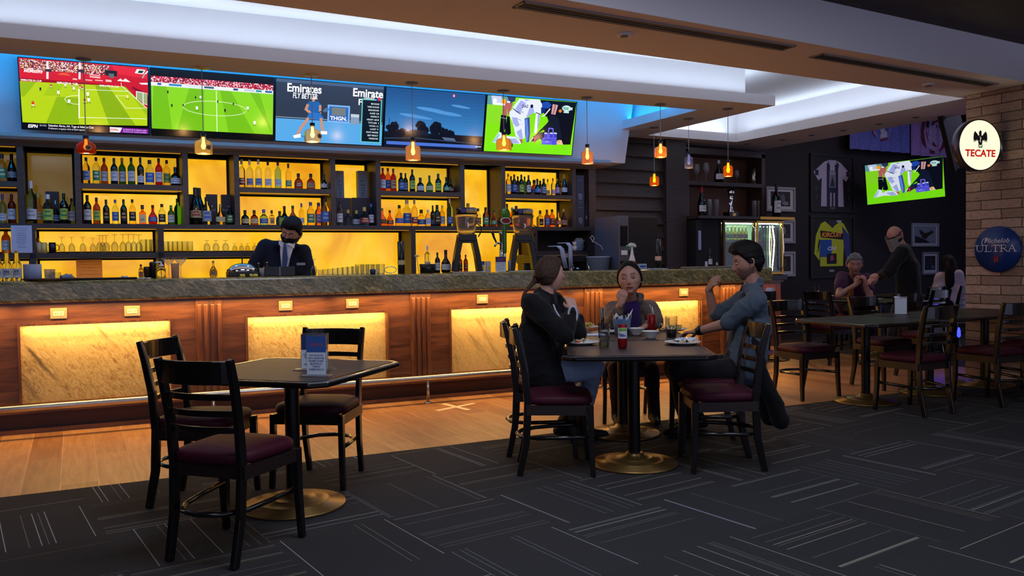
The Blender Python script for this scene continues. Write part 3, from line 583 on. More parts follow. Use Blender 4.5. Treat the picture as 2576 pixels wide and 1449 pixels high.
def pic_injury(p):
    C = lambda pts: [(min(1, max(0, (x-112+(y-45)*.094)/1082)), min(1, max(0, (y-45-(x-112)*.062)/668))) for x, y in pts]
    A = lambda c, *q_: p.poly(C(q_), c)
    p.rect(0, 0, 1, 1, (124, 222, 14)); p.rect(0, .0, .26, .17, (90, 150, 150)); p.rect(.0, .16, .5, .5, (132, 214, 34)); p.rect(0, .83, 1, 1, (120, 226, 20)); 
    for k in range(26): u, v = rr.random(), rr.uniform(.2, .98); p.rect(u, v, min(1, u+.06), v+.008, (104, 204, 14), False)
    N = (8, 12, 26); A(N, (740, 90), (1195, 115), (1110, 640), (1010, 640), (960, 560), (820, 330), (780, 250), (740, 250)); A((16, 24, 44), (850, 270), (960, 300), (1000, 560), (930, 600), (760, 600), (690, 500), (820, 370)); A((124, 222, 14), (815, 290), (835, 350), (720, 450), (700, 430), (760, 330)); A((124, 222, 14), (770, 455), (790, 470), (735, 500), (720, 490)); A((20, 34, 66), (690, 500), (760, 480), (740, 560), (680, 590), (600, 600))
    sk = (176, 96, 90); A(sk, (285, 130), (340, 110), (330, 290), (275, 280)); A(sk, (330, 140), (410, 130), (380, 210), (345, 290)); A(N, (262, 275), (325, 285), (318, 420), (285, 500), (240, 480)); A(N, (335, 285), (365, 300), (375, 500), (345, 520), (300, 500)); p.line(C([(262, 308), (322, 322)]), .006, (160, 170, 200)); A((50, 50, 90), (340, 50), (440, 60), (430, 110), (370, 140))
    WH = (222, 228, 244); SH = (160, 170, 226); DK = (60, 66, 150)
    A(WH, (150, 600), (230, 480), (280, 500), (290, 560), (330, 530), (430, 540), (500, 600), (490, 628), (400, 622), (300, 600), (180, 612)); A((150, 200, 210), (150, 600), (230, 490), (240, 520), (190, 605)); A(SH, (330, 560), (430, 560), (480, 620), (400, 620)); A(sk, (470, 560), (510, 560), (512, 610), (495, 620))
    A(WH, (360, 240), (420, 190), (545, 300), (540, 560), (480, 570), (430, 530), (400, 380), (365, 290)); A(SH, (390, 300), (450, 310), (480, 400), (440, 420), (400, 370)); A(SH, (440, 480), (500, 440), (520, 560), (480, 565)); p.line(C([(430, 310), (500, 340)]), .004, DK); p.line(C([(420, 420), (520, 380)]), .004, SH)
    A(WH, (400, 185), (480, 80), (560, 85), (720, 85), (760, 150), (740, 260), (660, 250), (640, 240), (560, 310), (520, 300)); A(SH, (430, 200), (500, 100), (560, 130), (500, 230), (470, 240)); A(SH, (600, 190), (640, 150), (660, 240), (560, 310)); A(SH, (540, 85), (610, 95), (560, 110)); A(DK, (540, 320), (600, 300), (605, 500), (590, 600), (560, 610), (545, 500)); A((90, 130, 220), (545, 330), (575, 320), (585, 500), (570, 600), (556, 600))
    A((236, 240, 250), (680, 250), (730, 265), (700, 440), (680, 500), (655, 490), (665, 380)); A(SH, (700, 262), (728, 268), (700, 440), (690, 440)); p.line(C([(678, 245), (735, 265)]), .01, (40, 44, 80)); p.line(C([(410, 205), (470, 250), (490, 260)]), .012, (70, 70, 130)); p.text('FERREIRA', .315, .27, .03, (60, 60, 120), w=.09, shear=0); p.text('DIAZ', .38, .17, .05, (60, 60, 120), w=.07, bold=.03)
    p.ell(C([(628, 168)])[0][0], C([(628, 168)])[0][1], .02, .022, (20, 24, 50), 12); A((30, 70, 170), (760, 120), (830, 110), (870, 150), (840, 190), (770, 200), (750, 160)); A((14, 40, 110), (740, 180), (800, 190), (790, 240), (740, 260)); p.line(C([(850, 200), (790, 270), (760, 290)]), .014, (226, 220, 236)); A((206, 160, 160), (885, 140), (950, 150), (915, 270), (865, 260)); A((170, 110, 110), (905, 150), (930, 150), (900, 265), (880, 262))
    A((60, 20, 70), (640, 530), (700, 520), (720, 560), (660, 600)); A((200, 40, 90), (648, 540), (670, 545), (668, 610), (648, 600)); p.line(C([(640, 550), (600, 600)]), .01, (220, 220, 236))
    BL = (96, 96, 226); p.line(C([(828, 500), (835, 435), (885, 440), (890, 505)]), .014, (110, 110, 232)); A(BL, (745, 560), (790, 545), (800, 500), (930, 500), (932, 640), (745, 635)); A((70, 70, 196), (745, 570), (790, 560), (932, 575), (930, 590), (745, 585)); A((80, 80, 210), (865, 560), (932, 570), (930, 640), (870, 640))
    for x in (795, 865, 915): (u, v), = C([(x, 498)]); p.ell(u, v, .022, .011, (200, 210, 250), 10); p.rect(u-.018, v+.01, u+.018, v+.08, (60, 60, 190))
    p.line(C([(790, 605), (830, 600)]), .006, (190, 200, 250)); A((226, 190, 150), (935, 590), (990, 580), (1012, 640), (935, 635)); A((240, 150, 60), (940, 595), (975, 590), (970, 612), (945, 612)); A((190, 200, 230), (150, 45), (270, 52), (268, 150), (160, 150)); A((236, 236, 240), (165, 120), (305, 145), (305, 165), (165, 155)); (u, v), = C([(190, 105)]); p.ell(u, v, .024, .024, (250, 250, 250), 14); A((250, 160, 20), (270, 85), (318, 90), (315, 145), (268, 140)); A((240, 240, 240), (330, 110), (370, 115), (368, 132), (330, 128))
    (u, v), = C([(1055, 190)]); p.ell(u, v, .062, .036, (190, 226, 220)); A((190, 226, 220), (1095, 185), (1130, 175), (1125, 215), (1095, 200)); p.text('FOX', u-.035, v+.025, .045, (30, 90, 90), w=.06, bold=.03); p.rect(u-.03, v+.055, u+.03, v+.085, (190, 226, 220)); p.ell(C([(975, 222)])[0][0], C([(975, 222)])[0][1], .022, .02, (230, 120, 60), 12)
XT = [-.405, .715, 1.915, 3.10, 4.315, 5.53]
TVS = [('wide television on the slanted wall showing a football match before a red stand', pic_match), ('wall television showing a bright green football pitch with a centre circle', pic_field), ('wall television showing a tennis player on a blue court', pic_tennis), ('wall television showing a dark blue dusk landscape with trees', pic_dusk), ('wall television over the bar showing a kneeling player in white on grass', pic_injury)]
th = math.atan((yb0-yb1)/(z1-z0)); LA = -math.atan(KS)
for i, (lab, fn) in enumerate(TVS):
    xc_ = (XT[i]+XT[i+1])/2; W = XT[i+1]-XT[i]-.012; H = .665; zc = 2.925; yy = 8.80
    o, p = tv('television', lab, 'television', (xc_, sy(xc_, yy), zc), W/math.cos(LA), H, th*.9, LA, 'televisions in a row above the bar'); fn(p)
    p.build('screen_picture', SCREEN, o, (0, -.0205, 0))
    MB().box(-.2, .03, -.15, .2, .1, .15).build('wall_bracket', BLKM, o)
p6 = at(2275, 455, y=8.75); az = math.atan2(p6.y, p6.x)
o, p = tv('television', 'television on the dark far wall showing a kneeling player in white', 'television', p6, 1.2, .66, 0, az-PI/2+.05)
o.rotation_euler = (math.radians(6), math.radians(-5), az-PI/2+.25); pic_injury(p); p.build('screen_picture', SCREEND, o, (0, -.0205, 0)); MB().tube([(0, .03, 0), (.1, .3, 0), (0, .8, 0)], .03, 8).build('wall_bracket', BLKM, o)
# ================================================================= bottles
GC = {'k': (10, 12, 10), 'g': (30, 78, 34), 'a': (120, 56, 14), 'c': (226, 232, 232), 'b': (70, 120, 200), 'r': (150, 20, 24), 'y': (236, 190, 60), 'o': (226, 120, 40), 'p': (240, 216, 150), 't': (150, 196, 214), 'v': (70, 170, 40)}
GN = {'k': 'black', 'g': 'dark green', 'a': 'amber', 'c': 'clear', 'b': 'blue', 'r': 'red', 'y': 'yellow', 'o': 'orange', 'p': 'pale gold', 't': 'icy blue', 'v': 'bright green'}
LC = {'w': (206, 212, 224), 'c': (214, 200, 150), 'b': (50, 90, 170), 'k': (20, 20, 24), 'y': (176, 178, 60), 't': (170, 140, 90), 'r': (150, 30, 34), 'e': (60, 120, 84), 's': (150, 156, 168), 'p': (150, 120, 176)}
LN = {'w': 'white', 'c': 'cream', 'b': 'blue', 'k': 'black', 'y': 'yellow-green', 't': 'tan', 'r': 'red', 'e': 'green', 's': 'grey', 'p': 'lilac'}
CC = {'k': (14, 14, 16), 's': (170, 174, 180), 'r': (150, 24, 30), 'g': (190, 150, 60), 'b': (60, 90, 190), 'w': (220, 226, 236), 'n': (70, 36, 22), 'v': (60, 160, 60)}
CN = {'k': 'black', 's': 'silver', 'r': 'red', 'g': 'gold', 'b': 'blue', 'w': 'white', 'n': 'brown', 'v': 'green'}
def gmat(c):
    n = 'glass_'+GN[c].replace(' ', '_')
    if c == 'k': return mat(n, GC[c], .06, coat=.3)
    return mat(n, GC[c], .05, tr=1, ior=1.3)
def lmat(c): return mat('label_'+LN[c], LC[c], .6)
def cmat(c): return mat('cap_'+CN[c], CC[c], .35)
# profile (radius, height) as fractions; label band; cap from
BP = {'w': ([(0, 0), (.9, 0), (1, .015), (1, .60), (.93, .66), (.62, .73), (.36, .78), (.34, .93)], .125, (.14, .5), .86, 'tall'),
      'v': ([(0, 0), (.92, 0), (1, .015), (1, .60), (.9, .66), (.5, .72), (.34, .76), (.32, .93)], .115, (.1, .34), .82, 'slender'),
      'l': ([(0, 0), (.92, 0), (1, .02), (1, .58), (.8, .68), (.45, .74), (.38, .9)], .16, (.12, .5), .84, 'stout'),
      's': ([(0, 0), (.8, 0), (1, .06), (1, .42), (.85, .56), (.45, .66), (.34, .70), (.34, .86)], .26, (.12, .42), .78, 'squat'),
      'r': ([(0, 0), (.7, 0), (.95, .08), (1, .25), (.88, .44), (.5, .58), (.3, .66), (.28, .9)], .22, (.14, .38), .84, 'round-bellied'),
      'c': ([(0, 0), (.9, 0), (1, .03), (1, .42), (.82, .56), (.5, .70), (.36, .80), (.33, .95)], .145, (.18, .38), .78, 'champagne-shaped'),
      'b': ([(0, 0), (.9, 0), (1, .02), (1, .5), (.85, .6), (.45, .74), (.38, .93)], .135, (.12, .42), .93, 'longneck'),
      'q': ([(0, 0), (1.15, 0), (1.25, .02), (1.25, .55), (1.1, .62), (.4, .7), (.36, .84)], .19, (.1, .5), .78, 'square')}
BM = {}
def bottle(kind, h, g, l, c, loc, name='bottle'):
    prof, rw, (l0, l1), cz, _ = BP[kind]; key = kind
    if key not in BM:
        seg = 4 if kind == 'q' else 16
        q = MB(); 
        if kind == 'q': q.M = Matrix.Rotation(PI/4, 4, 'Z')
        q.lathe([(r*rw, z) for r, z in prof], seg=seg, smooth=kind != 'q')
        body = q.mesh('bottle_body', [GLASS]); k = MB(); nr = [r for r, z in prof][-1]*rw*1.12
        k.lathe([(nr, cz), (nr, 1-.02), (nr*.9, 1), (0.0001, 1)], seg=12); capm = k.mesh('bottle_cap', [BLK])
        q = MB(); 
        if kind == 'q':
            R_ = rw*1.25*.7071+.004; q.box(-R_*.8, -R_, l0, R_*.8, -R_+.003, l1); q.box(-R_*.5, -R_-.002, l0+.1, R_*.5, -R_, l0+.2, 1)
        else:
            rr_ = rw*1.025; q.lathe([(rr_, l0), (rr_, l1)], seg=12, caps=False, a0=-PI/2-1.25, a1=-PI/2+1.25)
            q.lathe([(rr_*1.015, l0+(l1-l0)*.3), (rr_*1.015, l0+(l1-l0)*.48)], seg=8, caps=False, a0=-PI/2-.7, a1=-PI/2+.7, m=1)
            q.lathe([(rr_*1.015, l0+(l1-l0)*.68), (rr_*1.015, l0+(l1-l0)*.86)], seg=8, caps=False, a0=-PI/2-.5, a1=-PI/2+.5, m=1)
        labm = q.mesh('bottle_label', [WHITE, BLK], clean=False); BM[key] = (body, capm, labm)
    body, capm, labm = BM[key]
    o = bpy.data.objects.new(name, body); COL.objects.link(o); o.location = loc; o.scale = (h, h, h); o.rotation_euler.z = LA
    o.material_slots[0].link = 'OBJECT'; o.material_slots[0].material = gmat(g)
    k = bpy.data.objects.new('cap', capm); COL.objects.link(k); k.parent = o; k.material_slots[0].link = 'OBJECT'; k.material_slots[0].material = cmat(c)
    if l != 'n':
        k = bpy.data.objects.new('label', labm); COL.objects.link(k); k.parent = o
        for i, mm in ((0, lmat(l)), (1, lmat({'w': 's', 'c': 't', 'b': 's', 'k': 't', 'y': 'e', 't': 'r', 'r': 'c', 'e': 'c', 's': 'b', 'p': 'w', 'v': 'w'}[l]))): k.material_slots[i].link = 'OBJECT'; k.material_slots[i].material = mm
    return o
ORD = ['first', 'second', 'third', 'fourth', 'fifth', 'sixth', 'seventh', 'eighth', 'ninth', 'tenth', 'eleventh', 'twelfth', 'thirteenth', 'fourteenth', 'fifteenth', 'sixteenth', 'seventeenth']
USED = {}
PLACED = {}
def uniq(lab):
    k = ' '.join(lab.lower().split())
    if k in USED: raise ValueError('label twice: '+lab)
    USED[k] = 1; return lab
def row(spec, zb, yb, group, place, hs=1.0):
    """spec: 'kind px height_px glass label cap' entries; place: words that name the shelf"""
    items = []
    for e in spec.split(','):
        f = e.split(); kind, u, hp = f[0], float(f[1]), float(f[2]); g, l, c = f[3]
        items.append([kind, u, hp, g, l, c])
    items.sort(key=lambda q: q[1]); base = []
    for kind, u, hp, g, l, c in items:
        base.append('%s %s bottle%s' % (BP[kind][4], GN[g], (' with %s label' % LN[l]) if l != 'n' else ' without label'))
    for i, (kind, u, hp, g, l, c) in enumerate(items):
        p = at(u, 560, b=yb); D = (p-Vector((0, 0, CH))).dot(F2); h = hp*D/CF*hs; r_ = max(a for a, b in BP[kind][0])*BP[kind][1]*h*(.75 if kind == 'q' else 1)+.003
        lo = max([q_+(PW if q_ > 0 or q_ < -.4 else PW) for q_ in PX if q_ < p.x]+[-9]); hi = min([q_ for q_ in PX if q_ > p.x]+[9]); best = None
        for yj in (yb, yb+.07, yb-.055, yb+.13, yb+.035):
            q_ = at(u, 560, b=min(yj, 9.08-r_)); x_ = min(max(q_.x, lo+r_), hi-r_); y_ = sy(x_, min(yj, 9.08-r_)); gap = min([math.hypot(x_-a, y_-b)-r_-c_ for a, b, c_ in PLACED.get(zb, [])]+[1])
            if best is None or gap > best[0]+.001: best = (gap, x_, y_)
            if gap > 0: break
        PLACED.setdefault(zb, []).append((best[1], best[2], r_)); p.x = best[1]; yj = best[2]
        lab = base[i]+' on '+place
        if base.count(base[i]) > 1: lab = '%s %s %s, %s cap, %s' % (BP[kind][4], GN[g], 'bottle', CN[c], place)+', %s along' % ORD[i]
        o = bottle(kind, h, g, l, c, (p.x, yj, zb+.001)); tag(o, uniq(lab), 'bottle', group)
YB = 8.87
row('l 9 70 cek,c 34 73 kwk', ZM1, YB, 'spirits on the upper shelves', 'the upper shelf at the frame edge')
row('w 221 67 psk,w 246 68 cek,w 266 69 awk,w 291 67 kwk,w 311 70 gwg,w 334 69 gwk,v 357 70 kwk,l 380 64 cbk,w 403 69 rwk,w 423 67 pyk,s 449 48 kwk', ZM1, YB, 'spirits on the upper shelves', 'upper shelf under first screen')
row('v 611 72 crs,v 631 71 csw,v 653 73 csw,v 677 71 cwk,v 702 71 twk,v 728 64 pen,s 753 40 ark,s 784 40 atk,r 817 40 kwk', ZM1, YB, 'spirits on the upper shelves', 'upper shelf left of the grey boxes'.replace('left of', 'beside'))
row('w 965 59 rwn,w 978 61 obr,w 991.5 58 rtn,l 1011 48 kbk,w 1022 49 ksk,w 1039 57 kyk,s 1059 37 kwk,r 1082 43 gcn,l 1104 48 kyn,r 1124 40 kek,r 1147 39 krk', ZM1, YB, 'spirits on the upper shelves', 'upper shelf behind the juice tower')
row('w 1280 52 pwg,w 1287 48 kbk,w 1295 51 kbk,w 1304 48 ksk,w 1313 51 kyk,w 1321 48 gyk,w 1331 50 kwr,s 1345 40 abk,r 1353 40 kbk,l 1360 40 kwk,l 1369 42 ksk,v 1379 43 ccr,v 1392 44 cpr,w 1403 43 kpg,w 1411 40 owk,c 1421 54 kwg', ZM1, YB, 'spirits on the upper shelves', 'top shelf next to the boards')
row('v 8 74 twb,w 31 74 awn', ZL1, YB, 'spirits on the long shelf', 'the long shelf at the frame edge')
row('v 75 108 tww,r 97 80 ycg,l 122 74 pyw,r 141 62 gsw,w 162 77 kyk,w 182 66 twk', ZL1, YB, 'spirits on the long shelf', 'long shelf in the dim bay')
row('w 221 73 kwk,w 244 67 ayk,w 268 62 kkk,w 291 62 cbb,w 312 63 kkk,w 334 63 pkk,q 359 49 ock,r 385 49 rbk,l 408 52 ckk,l 431 49 gwv,w 453 67 vnk', ZL1, YB, 'spirits on the long shelf', 'long shelf under first screen')
row('c 493 93 ktk,c 502 95 kck,l 521 69 csk,r 555 52 ycg,l 579 50 gek', ZL1, YB-.045, 'spirits on the long shelf', 'long shelf before the black boxes')
row('s 617 38 kcn,s 640 38 acn,s 664 40 tbb,q 684 38 pgk'.replace('pgk', 'ptk')+',s 704 36 bnk,r 716 51 kwn,r 737 50 arn,v 759 56 pwb,l 782 59 peb,l 802 59 opb,l 823 69 pbk', ZL1, YB, 'spirits on the long shelf', 'long shelf behind the barman')
row('w 855 60 cwk,s 876 40 cng,s 897 40 cwg,s 917 46 crg,w 934 55 bwb', ZL1, YB-.05, 'spirits on the long shelf', 'shelf below the tall grey boxes')
row('r 962 45 okg,r 981 41 orn,r 1005 53 pbk,l 1024 67 cbw,v 1043 68 prs,s 1060 43 pbk,l 1077 42 pww,v 1089 54 kbk,l 1100 54 kkk,w 1113 54 yww,v 1132 71 tbw,w 1150 58 cwk', ZL1, YB, 'spirits on the long shelf', 'long shelf near the juice tower')
row('r 1178 60 ycg,l 1190 48 pkk,l 1203 46 ptk,l 1222 49 aek,r 1244 42 oen', ZL1, YB, 'spirits on the long shelf', 'shelf in the narrow bay')
row('w 1276 58 gnk,l 1289 50 orw,l 1299 52 ork,l 1312 40 akk,l 1323 40 okk,l 1335 40 onk,q 1359 42 pkk,l 1376 44 abk,l 1389 46 ork,r 1404 42 prk,r 1418 46 atg,v 1433 50 awg', ZL1, YB, 'spirits on the long shelf', 'long shelf by the shield box')
# boxes on the shelves
def carton(name, lab, u0, u1, v1, zb, yb, dep, c, group=None, decor=None):
    a = at(u0, 560, b=yb); b_ = at(u1, 560, b=yb); D = (a-Vector((0, 0, CH))).dot(F2); W = (b_-a).xy.length; x = (a.x+b_.x)/2
    H = at((u0+u1)/2, v1, b=yb).z - zb; o = thing(name, lab, 'gift box', (x, sy(x, yb+dep/2), zb+.001), LA, group)
    MB().box(-W/2, -dep/2, 0, W/2, dep/2, H).build('carton', mat('carton_%d_%d_%d' % c, c, .5), o, bevel=.002)
    if decor: p = Pic(W, H); decor(p); p.build('print', PRINT, o, (0, -dep/2-.001, H/2))
    return o, W, H
def d_moet(p): p.text('MO\u00cbT', .72, .93, 0, (30, 34, 44), w=1)
def d_moet(p):
    vs, fs = text_polys('MO\u00cbT', 0, .0, 1.3); x0 = min(a for a, b in vs); x1 = max(a for a, b in vs); p.k += 1; L = .62*p.H/(x1-x0); hgt = .42*p.W/.75
    p.mb.add([p.P(.28+(.75-y)*hgt/p.W, .94-(x-x0)*L/p.H) for x, y in vs], fs, col=lin((26, 28, 36)))
def d_whisky(p): p.text('Buchanan', .1, .52, .06, (150, 156, 170), w=.75); p.ell(.5, .38, .008, .008, (170, 176, 190)); p.line([(.2, .56), (.8, .56)], .002, (120, 126, 140))
def d_shield(p):
    for v in (.42, .88): 
        p.poly([(.28, v-.05), (.5, v-.065), (.72, v-.05), (.7, v+.02), (.5, v+.06), (.3, v+.02)], (130, 134, 142)); p.poly([(.36, v-.035), (.64, v-.035), (.62, v+.01), (.5, v+.04), (.38, v+.01)], (40, 44, 54)); p.text('M', .4, v+.01, .03, (150, 154, 160), w=.2)
    p.line([(.25, .1), (.75, .1)], .003, (120, 124, 134)); p.text('2005', .35, .53, .02, (140, 144, 152), w=.3); p.line([(.2, .62), (.8, .62)], .003, (140, 144, 152))
BK = (16, 18, 26)
carton('gift_box', 'plain black gift box behind bottles in the dim bay', 117, 150, 482, ZL1, 8.985, .085, BK)
carton('gift_box', 'black gift box beside the two dark champagne bottles on the long shelf', 477, 491, 489, ZL1, 8.985, .085, (12, 13, 18), 'black boxes on the long shelf')
carton('gift_box', 'navy gift box with silver writing behind the diagonal-label bottle', 521, 549, 489, ZL1, 8.985, .085, BK, 'black boxes on the long shelf', d_whisky)
carton('gift_box', 'black gift box behind the small green bottle under the second screen', 559, 592, 490, ZL1, 8.985, .085, BK, 'black boxes on the long shelf', d_whisky)
o1, _, h1 = carton('gift_box', 'wide black gift box under the first tall grey champagne box', 846, 884, 498, ZL1, 8.965, .1, (24, 26, 38), 'black boxes on the long shelf')
o2, _, h2 = carton('gift_box', 'wide black gift box under the second tall grey champagne box', 888, 942, 498, ZL1, 8.965, .1, (18, 20, 28), 'black boxes on the long shelf')
carton('gift_box', 'slim grey champagne box standing near the post, first of two', 848, 868, 430, ZL1+h1+.001, 8.975, .085, (96, 98, 104), 'grey champagne boxes', d_moet)
carton('gift_box', 'slim grey champagne box nearer the post before the juice tower', 903, 927, 430, ZL1+h2+.001, 8.975, .085, (104, 104, 106), 'grey champagne boxes', d_moet)
carton('gift_box', 'tall narrow charcoal box with two pale shield emblems beside the boarded wall', 1451, 1471, 441, ZL1, YB-.08, .1, (38, 40, 52), None, d_shield)
carton('gift_box', 'short dark box with a white band beside the tall shield box', 1473.5, 1487, 508, ZL1, YB-.06, .08, (28, 28, 36), None, lambda p: (p.rect(.05, .55, .95, .68, (170, 174, 180)), p.text('M', .3, .4, .12, (150, 150, 160))))
# ---------------------------------------------------------------- stemware and tumblers
GP = {'wine': ([(.031, 0), (.030, .003), (.004, .008), (.0035, .075), (.02, .09), (.036, .12), (.038, .15), (.031, .20)], .20),
      'snifter': ([(.032, 0), (.03, .003), (.005, .008), (.004, .03), (.03, .05), (.044, .085), (.042, .115), (.03, .15)], .15),
      'coupe': ([(.03, 0), (.028, .003), (.004, .008), (.0035, .10), (.006, .105), (.035, .14), (.055, .17)], .17),
      'tumbler': ([(.0001, .006), (.031, .006), (.031, 0), (.033, 0), (.037, .14)], .14), 'rocks': ([(.0001, .008), (.034, .008), (.034, 0), (.037, 0), (.041, .09)], .09)}
GM = {}
def glassw(kind, loc, lab, group, h=None, inv=False, cat='glass', m=None):
    prof, H = GP[kind]; k = (kind, m and m.name)
    if k not in GM: GM[k] = MB().lathe(prof, seg=18, caps=kind not in ('tumbler', 'rocks')).mesh('drinking_glass', [m or DRINKG], clean=False) if kind in ('tumbler', 'rocks') else MB().lathe(prof, seg=18, caps=False).mesh('drinking_glass', [m or DRINKG], clean=False)
    o = bpy.data.objects.new({'wine': 'wine_glass', 'snifter': 'snifter_glass', 'coupe': 'martini_glass', 'tumbler': 'tumbler_glass', 'rocks': 'rocks_glass'}[kind], GM[k]); COL.objects.link(o)
    s = (h or H)/H; o.scale = (s, s, s); o.location = loc
    if inv: o.rotation_euler.x = PI; o.location.z += h or H
    return tag(o, uniq(lab), cat, group)
z = ZW1+.002; GG = 'glasses on the low amber shelf'
for i, (u, hp) in enumerate([(155, 40), (180, 40), (208, 40), (233, 37), (250, 44), (258, 44), (267, 44), (288, 46), (309, 46), (323, 46), (336, 46), (349, 45)]):
    p = at(u, 600, b=YB+.02*(i % 3)); D = (p-Vector((0, 0, CH))).dot(F2)
    glassw('wine', (p.x, sy(p.x, YB+.02*(i % 3)), z), 'upturned wine glass on the low amber shelf, %s from the hanging white sheet' % ORD[i], GG, hp*D/CF, True)
for i, u in enumerate((360, 374, 384)): p = at(u, 600, b=YB); glassw('tumbler', (p.x, sy(p.x, YB), z), 'tumbler near the low shelf post, %s toward it' % ORD[i], GG, .13)
for i, u in enumerate((418, 428, 440, 452, 464, 478)): p = at(u, 600, b=YB); glassw('tumbler', (p.x, sy(p.x, YB), z), 'tumbler on the low shelf past the post, %s away from it' % ORD[i], GG, .11)
for i, (u, hp) in enumerate([(520, 29), (543, 29), (567, 29), (590, 21), (607, 21), (622, 21), (640, 21)]):
    p = at(u, 600, b=YB); D = (p-Vector((0, 0, CH))).dot(F2)
    glassw('snifter', (p.x, sy(p.x, YB), z), '%s upturned snifter beside the barman on the low shelf, %s in the row' % ('large' if hp > 25 else 'small', ORD[i]), GG, hp*D/CF, True)
for u, hp, c, lab in ((88, 34, (90, 60, 50), 'small brown jug beside the hanging white sheet'), (97, 24, (200, 190, 150), 'short handled mug on the low amber shelf'), (109, 24, (220, 200, 120), 'yellowish glass mug on the low amber shelf'), (131, 24, (40, 20, 30), 'dark filled shot glass on the low amber shelf')):
    p = at(u, 600, b=YB); o = thing('mug', lab, 'mug', (p.x, sy(p.x, YB), z)); h = hp*.0042
    MB().lathe([(.0001, 0), (.03, 0), (.033, h*.5), (.03, h), (.026, h), (.028, h*.5), (.026, .006), (.0001, .006)], seg=16, caps=False).build('cup', mat('mug_%d' % c[0], c, .2), o)
    MB().tube([(.028+.03*math.sin(a), 0, h*.5+h*.3*math.cos(a)) for a in [PI*k/6 for k in range(7)]], .004, 6).build('handle', mat('mug_%d' % c[0]), o)
o = bottle('l', .24, 'a', 'w', 'k', (at(15, 600, b=YB).x, sy(at(15, 600, b=YB).x, YB), z)); tag(o, 'stout amber bottle on the low shelf behind the hanging white sheet', 'bottle')
# papers
TRANSP = colmat('thin_paper', .8); t = NT(TRANSP); a_ = t.n('ShaderNodeAttribute', attribute_name='Col').outputs[0]; tl = t.n('ShaderNodeBsdfTranslucent', {'Color': a_}); df = t.n('ShaderNodeBsdfDiffuse', {'Color': a_}); mx = t.n('ShaderNodeMixShader', {0: .6, 1: df.outputs[0], 2: tl.outputs[0]}); t.t.links.new(mx.outputs[0], t.t.nodes['Material Output'].inputs[0])
def sheet(name, lab, cat, u0, v0, u1, v1, yb, c, m, ink, rows):
    a = at(u0, v0, b=yb); b_ = at(u1, v1, b=yb); W = (b_-a).xy.length; H = a.z-b_.z; x = (a.x+b_.x)/2
    p = Pic(W, H); n = 12
    for k in range(n): p.rect(k/n, 0, (k+1)/n, 1, c, k == 0)
    for t_, v, w_ in rows: p.text(t_, .5, v, .035, ink, w=w_, anchor='c')
    o = p.build(name, m, None, (x, sy(x, yb), (a.z+b_.z)/2), (0, 0, LA))
    s_ = o.modifiers.new('s', 'SOLIDIFY'); s_.thickness = .0008; s_.offset = 1
    return tag(o, lab, cat)
ROWS = [('AVISO IMPORTANTE', .12, .6), ('LISTA DE PRECIOS', .2, .5), ('PREPARACION', .3, .4), ('REFRESCO', .38, .45), ('AGUA MINERAL', .46, .5), ('LIMONADA', .54, .4), ('NARANJADA', .62, .5), ('CAFE', .7, .3), ('GRACIAS', .8, .4)]
sheet('paper_sheet', 'pale blue-white printed sheet hanging from the dark shelf edge', 'paper sheet', 27, 567, 82, 636, SYF-.005, (190, 206, 236), PRINT, (120, 134, 170), ROWS)
sheet('paper_notice', 'orange-lit printed notice stuck on the amber panel above the bar top', 'notice', 191, 653, 258, 700, SYB-.03, (244, 222, 200), TRANSP, (120, 70, 40), [('MEDIDAS DE PREVENCION', .15, .8), ('LAVADO DE MANOS', .27, .85), ('USO CUBREBOCAS', .45, .6), ('SANA DISTANCIA', .6, .6), ('GEL ANTIBACTERIAL', .8, .8)])
# ================================================================= things on the bar top
ZT_ = 1.1815; BYC = 7.36
def onbar(u, y=BYC): p = at(u, 690, b=y); return Vector((p.x, sy(p.x, y), ZT_))
def hpx(u, px, y=BYC): p = at(u, 690, b=y); return px*(p-Vector((0, 0, CH))).dot(F2)/CF
for u, lab in ((-4, 'white-labelled beer bottle at the frame edge on the bar'), (18, 'longneck beer bottle with white and blue label, second on the bar'), (43, 'longneck beer bottle with white and blue label nearest the paper roll')):
    p = onbar(u, 7.12); o = bottle('b', .235, 'c', 'w', 'g', p); tag(o, uniq(lab), 'bottle', 'beer bottles on the bar top')
    pp = Pic(.05, .02); pp.text('Victoria' if u < 30 else 'XX', .5, .8, .8, (30, 50, 120), w=.8, anchor='c', shear=.3, bold=.02); pp.build('print', PRINT, o, (0, -.15, .31)).scale = (1/.235,)*3
p = onbar(82, 7.14); o = thing('serving_tray', 'round brown serving tray on the bar top carrying a paper roll', 'tray', (p.x+.12, p.y, p.z)); MB().lathe([(.0001, 0), (.17, 0), (.2, .018), (.205, .018), (.175, -.0), (.0001, .004)], seg=32, caps=False).build('dish', mat('tray_brown', (70, 50, 44), .35), o)
tz = p.z+.005
o = thing('paper_roll', 'blue-white paper towel roll standing on the serving tray', 'paper roll', (p.x, p.y, tz)); MB().lathe([(.02, 0), (.062, 0), (.062, .125), (.02, .125)], seg=28, caps=False).build('paper', mat('roll', (150, 168, 204), .8), o); MB().lathe([(.02, 0), (.02, .125)], seg=14, caps=False).build('core', mat('card', (150, 120, 90), .8), o)
glassw('rocks', (p.x+.115, p.y+.03, tz), 'frosted plastic cup beside the paper roll on the tray', None, .085, m=mat('frosted', (230, 214, 190), .3, tr=.7))
q = thing('sugar_mug', 'small glass mug with brown rim on the tray', 'mug', (p.x+.165, p.y+.0, tz)); MB().lathe([(.0001, 0), (.026, 0), (.028, .06)], seg=16, caps=False).build('cup', DRINKG, q); MB().tube([(-.028-.02*math.sin(a), 0, .03+.02*math.cos(a)) for a in [PI*k/6 for k in range(7)]], .003, 6).build('handle', mat('mug_90'), q)
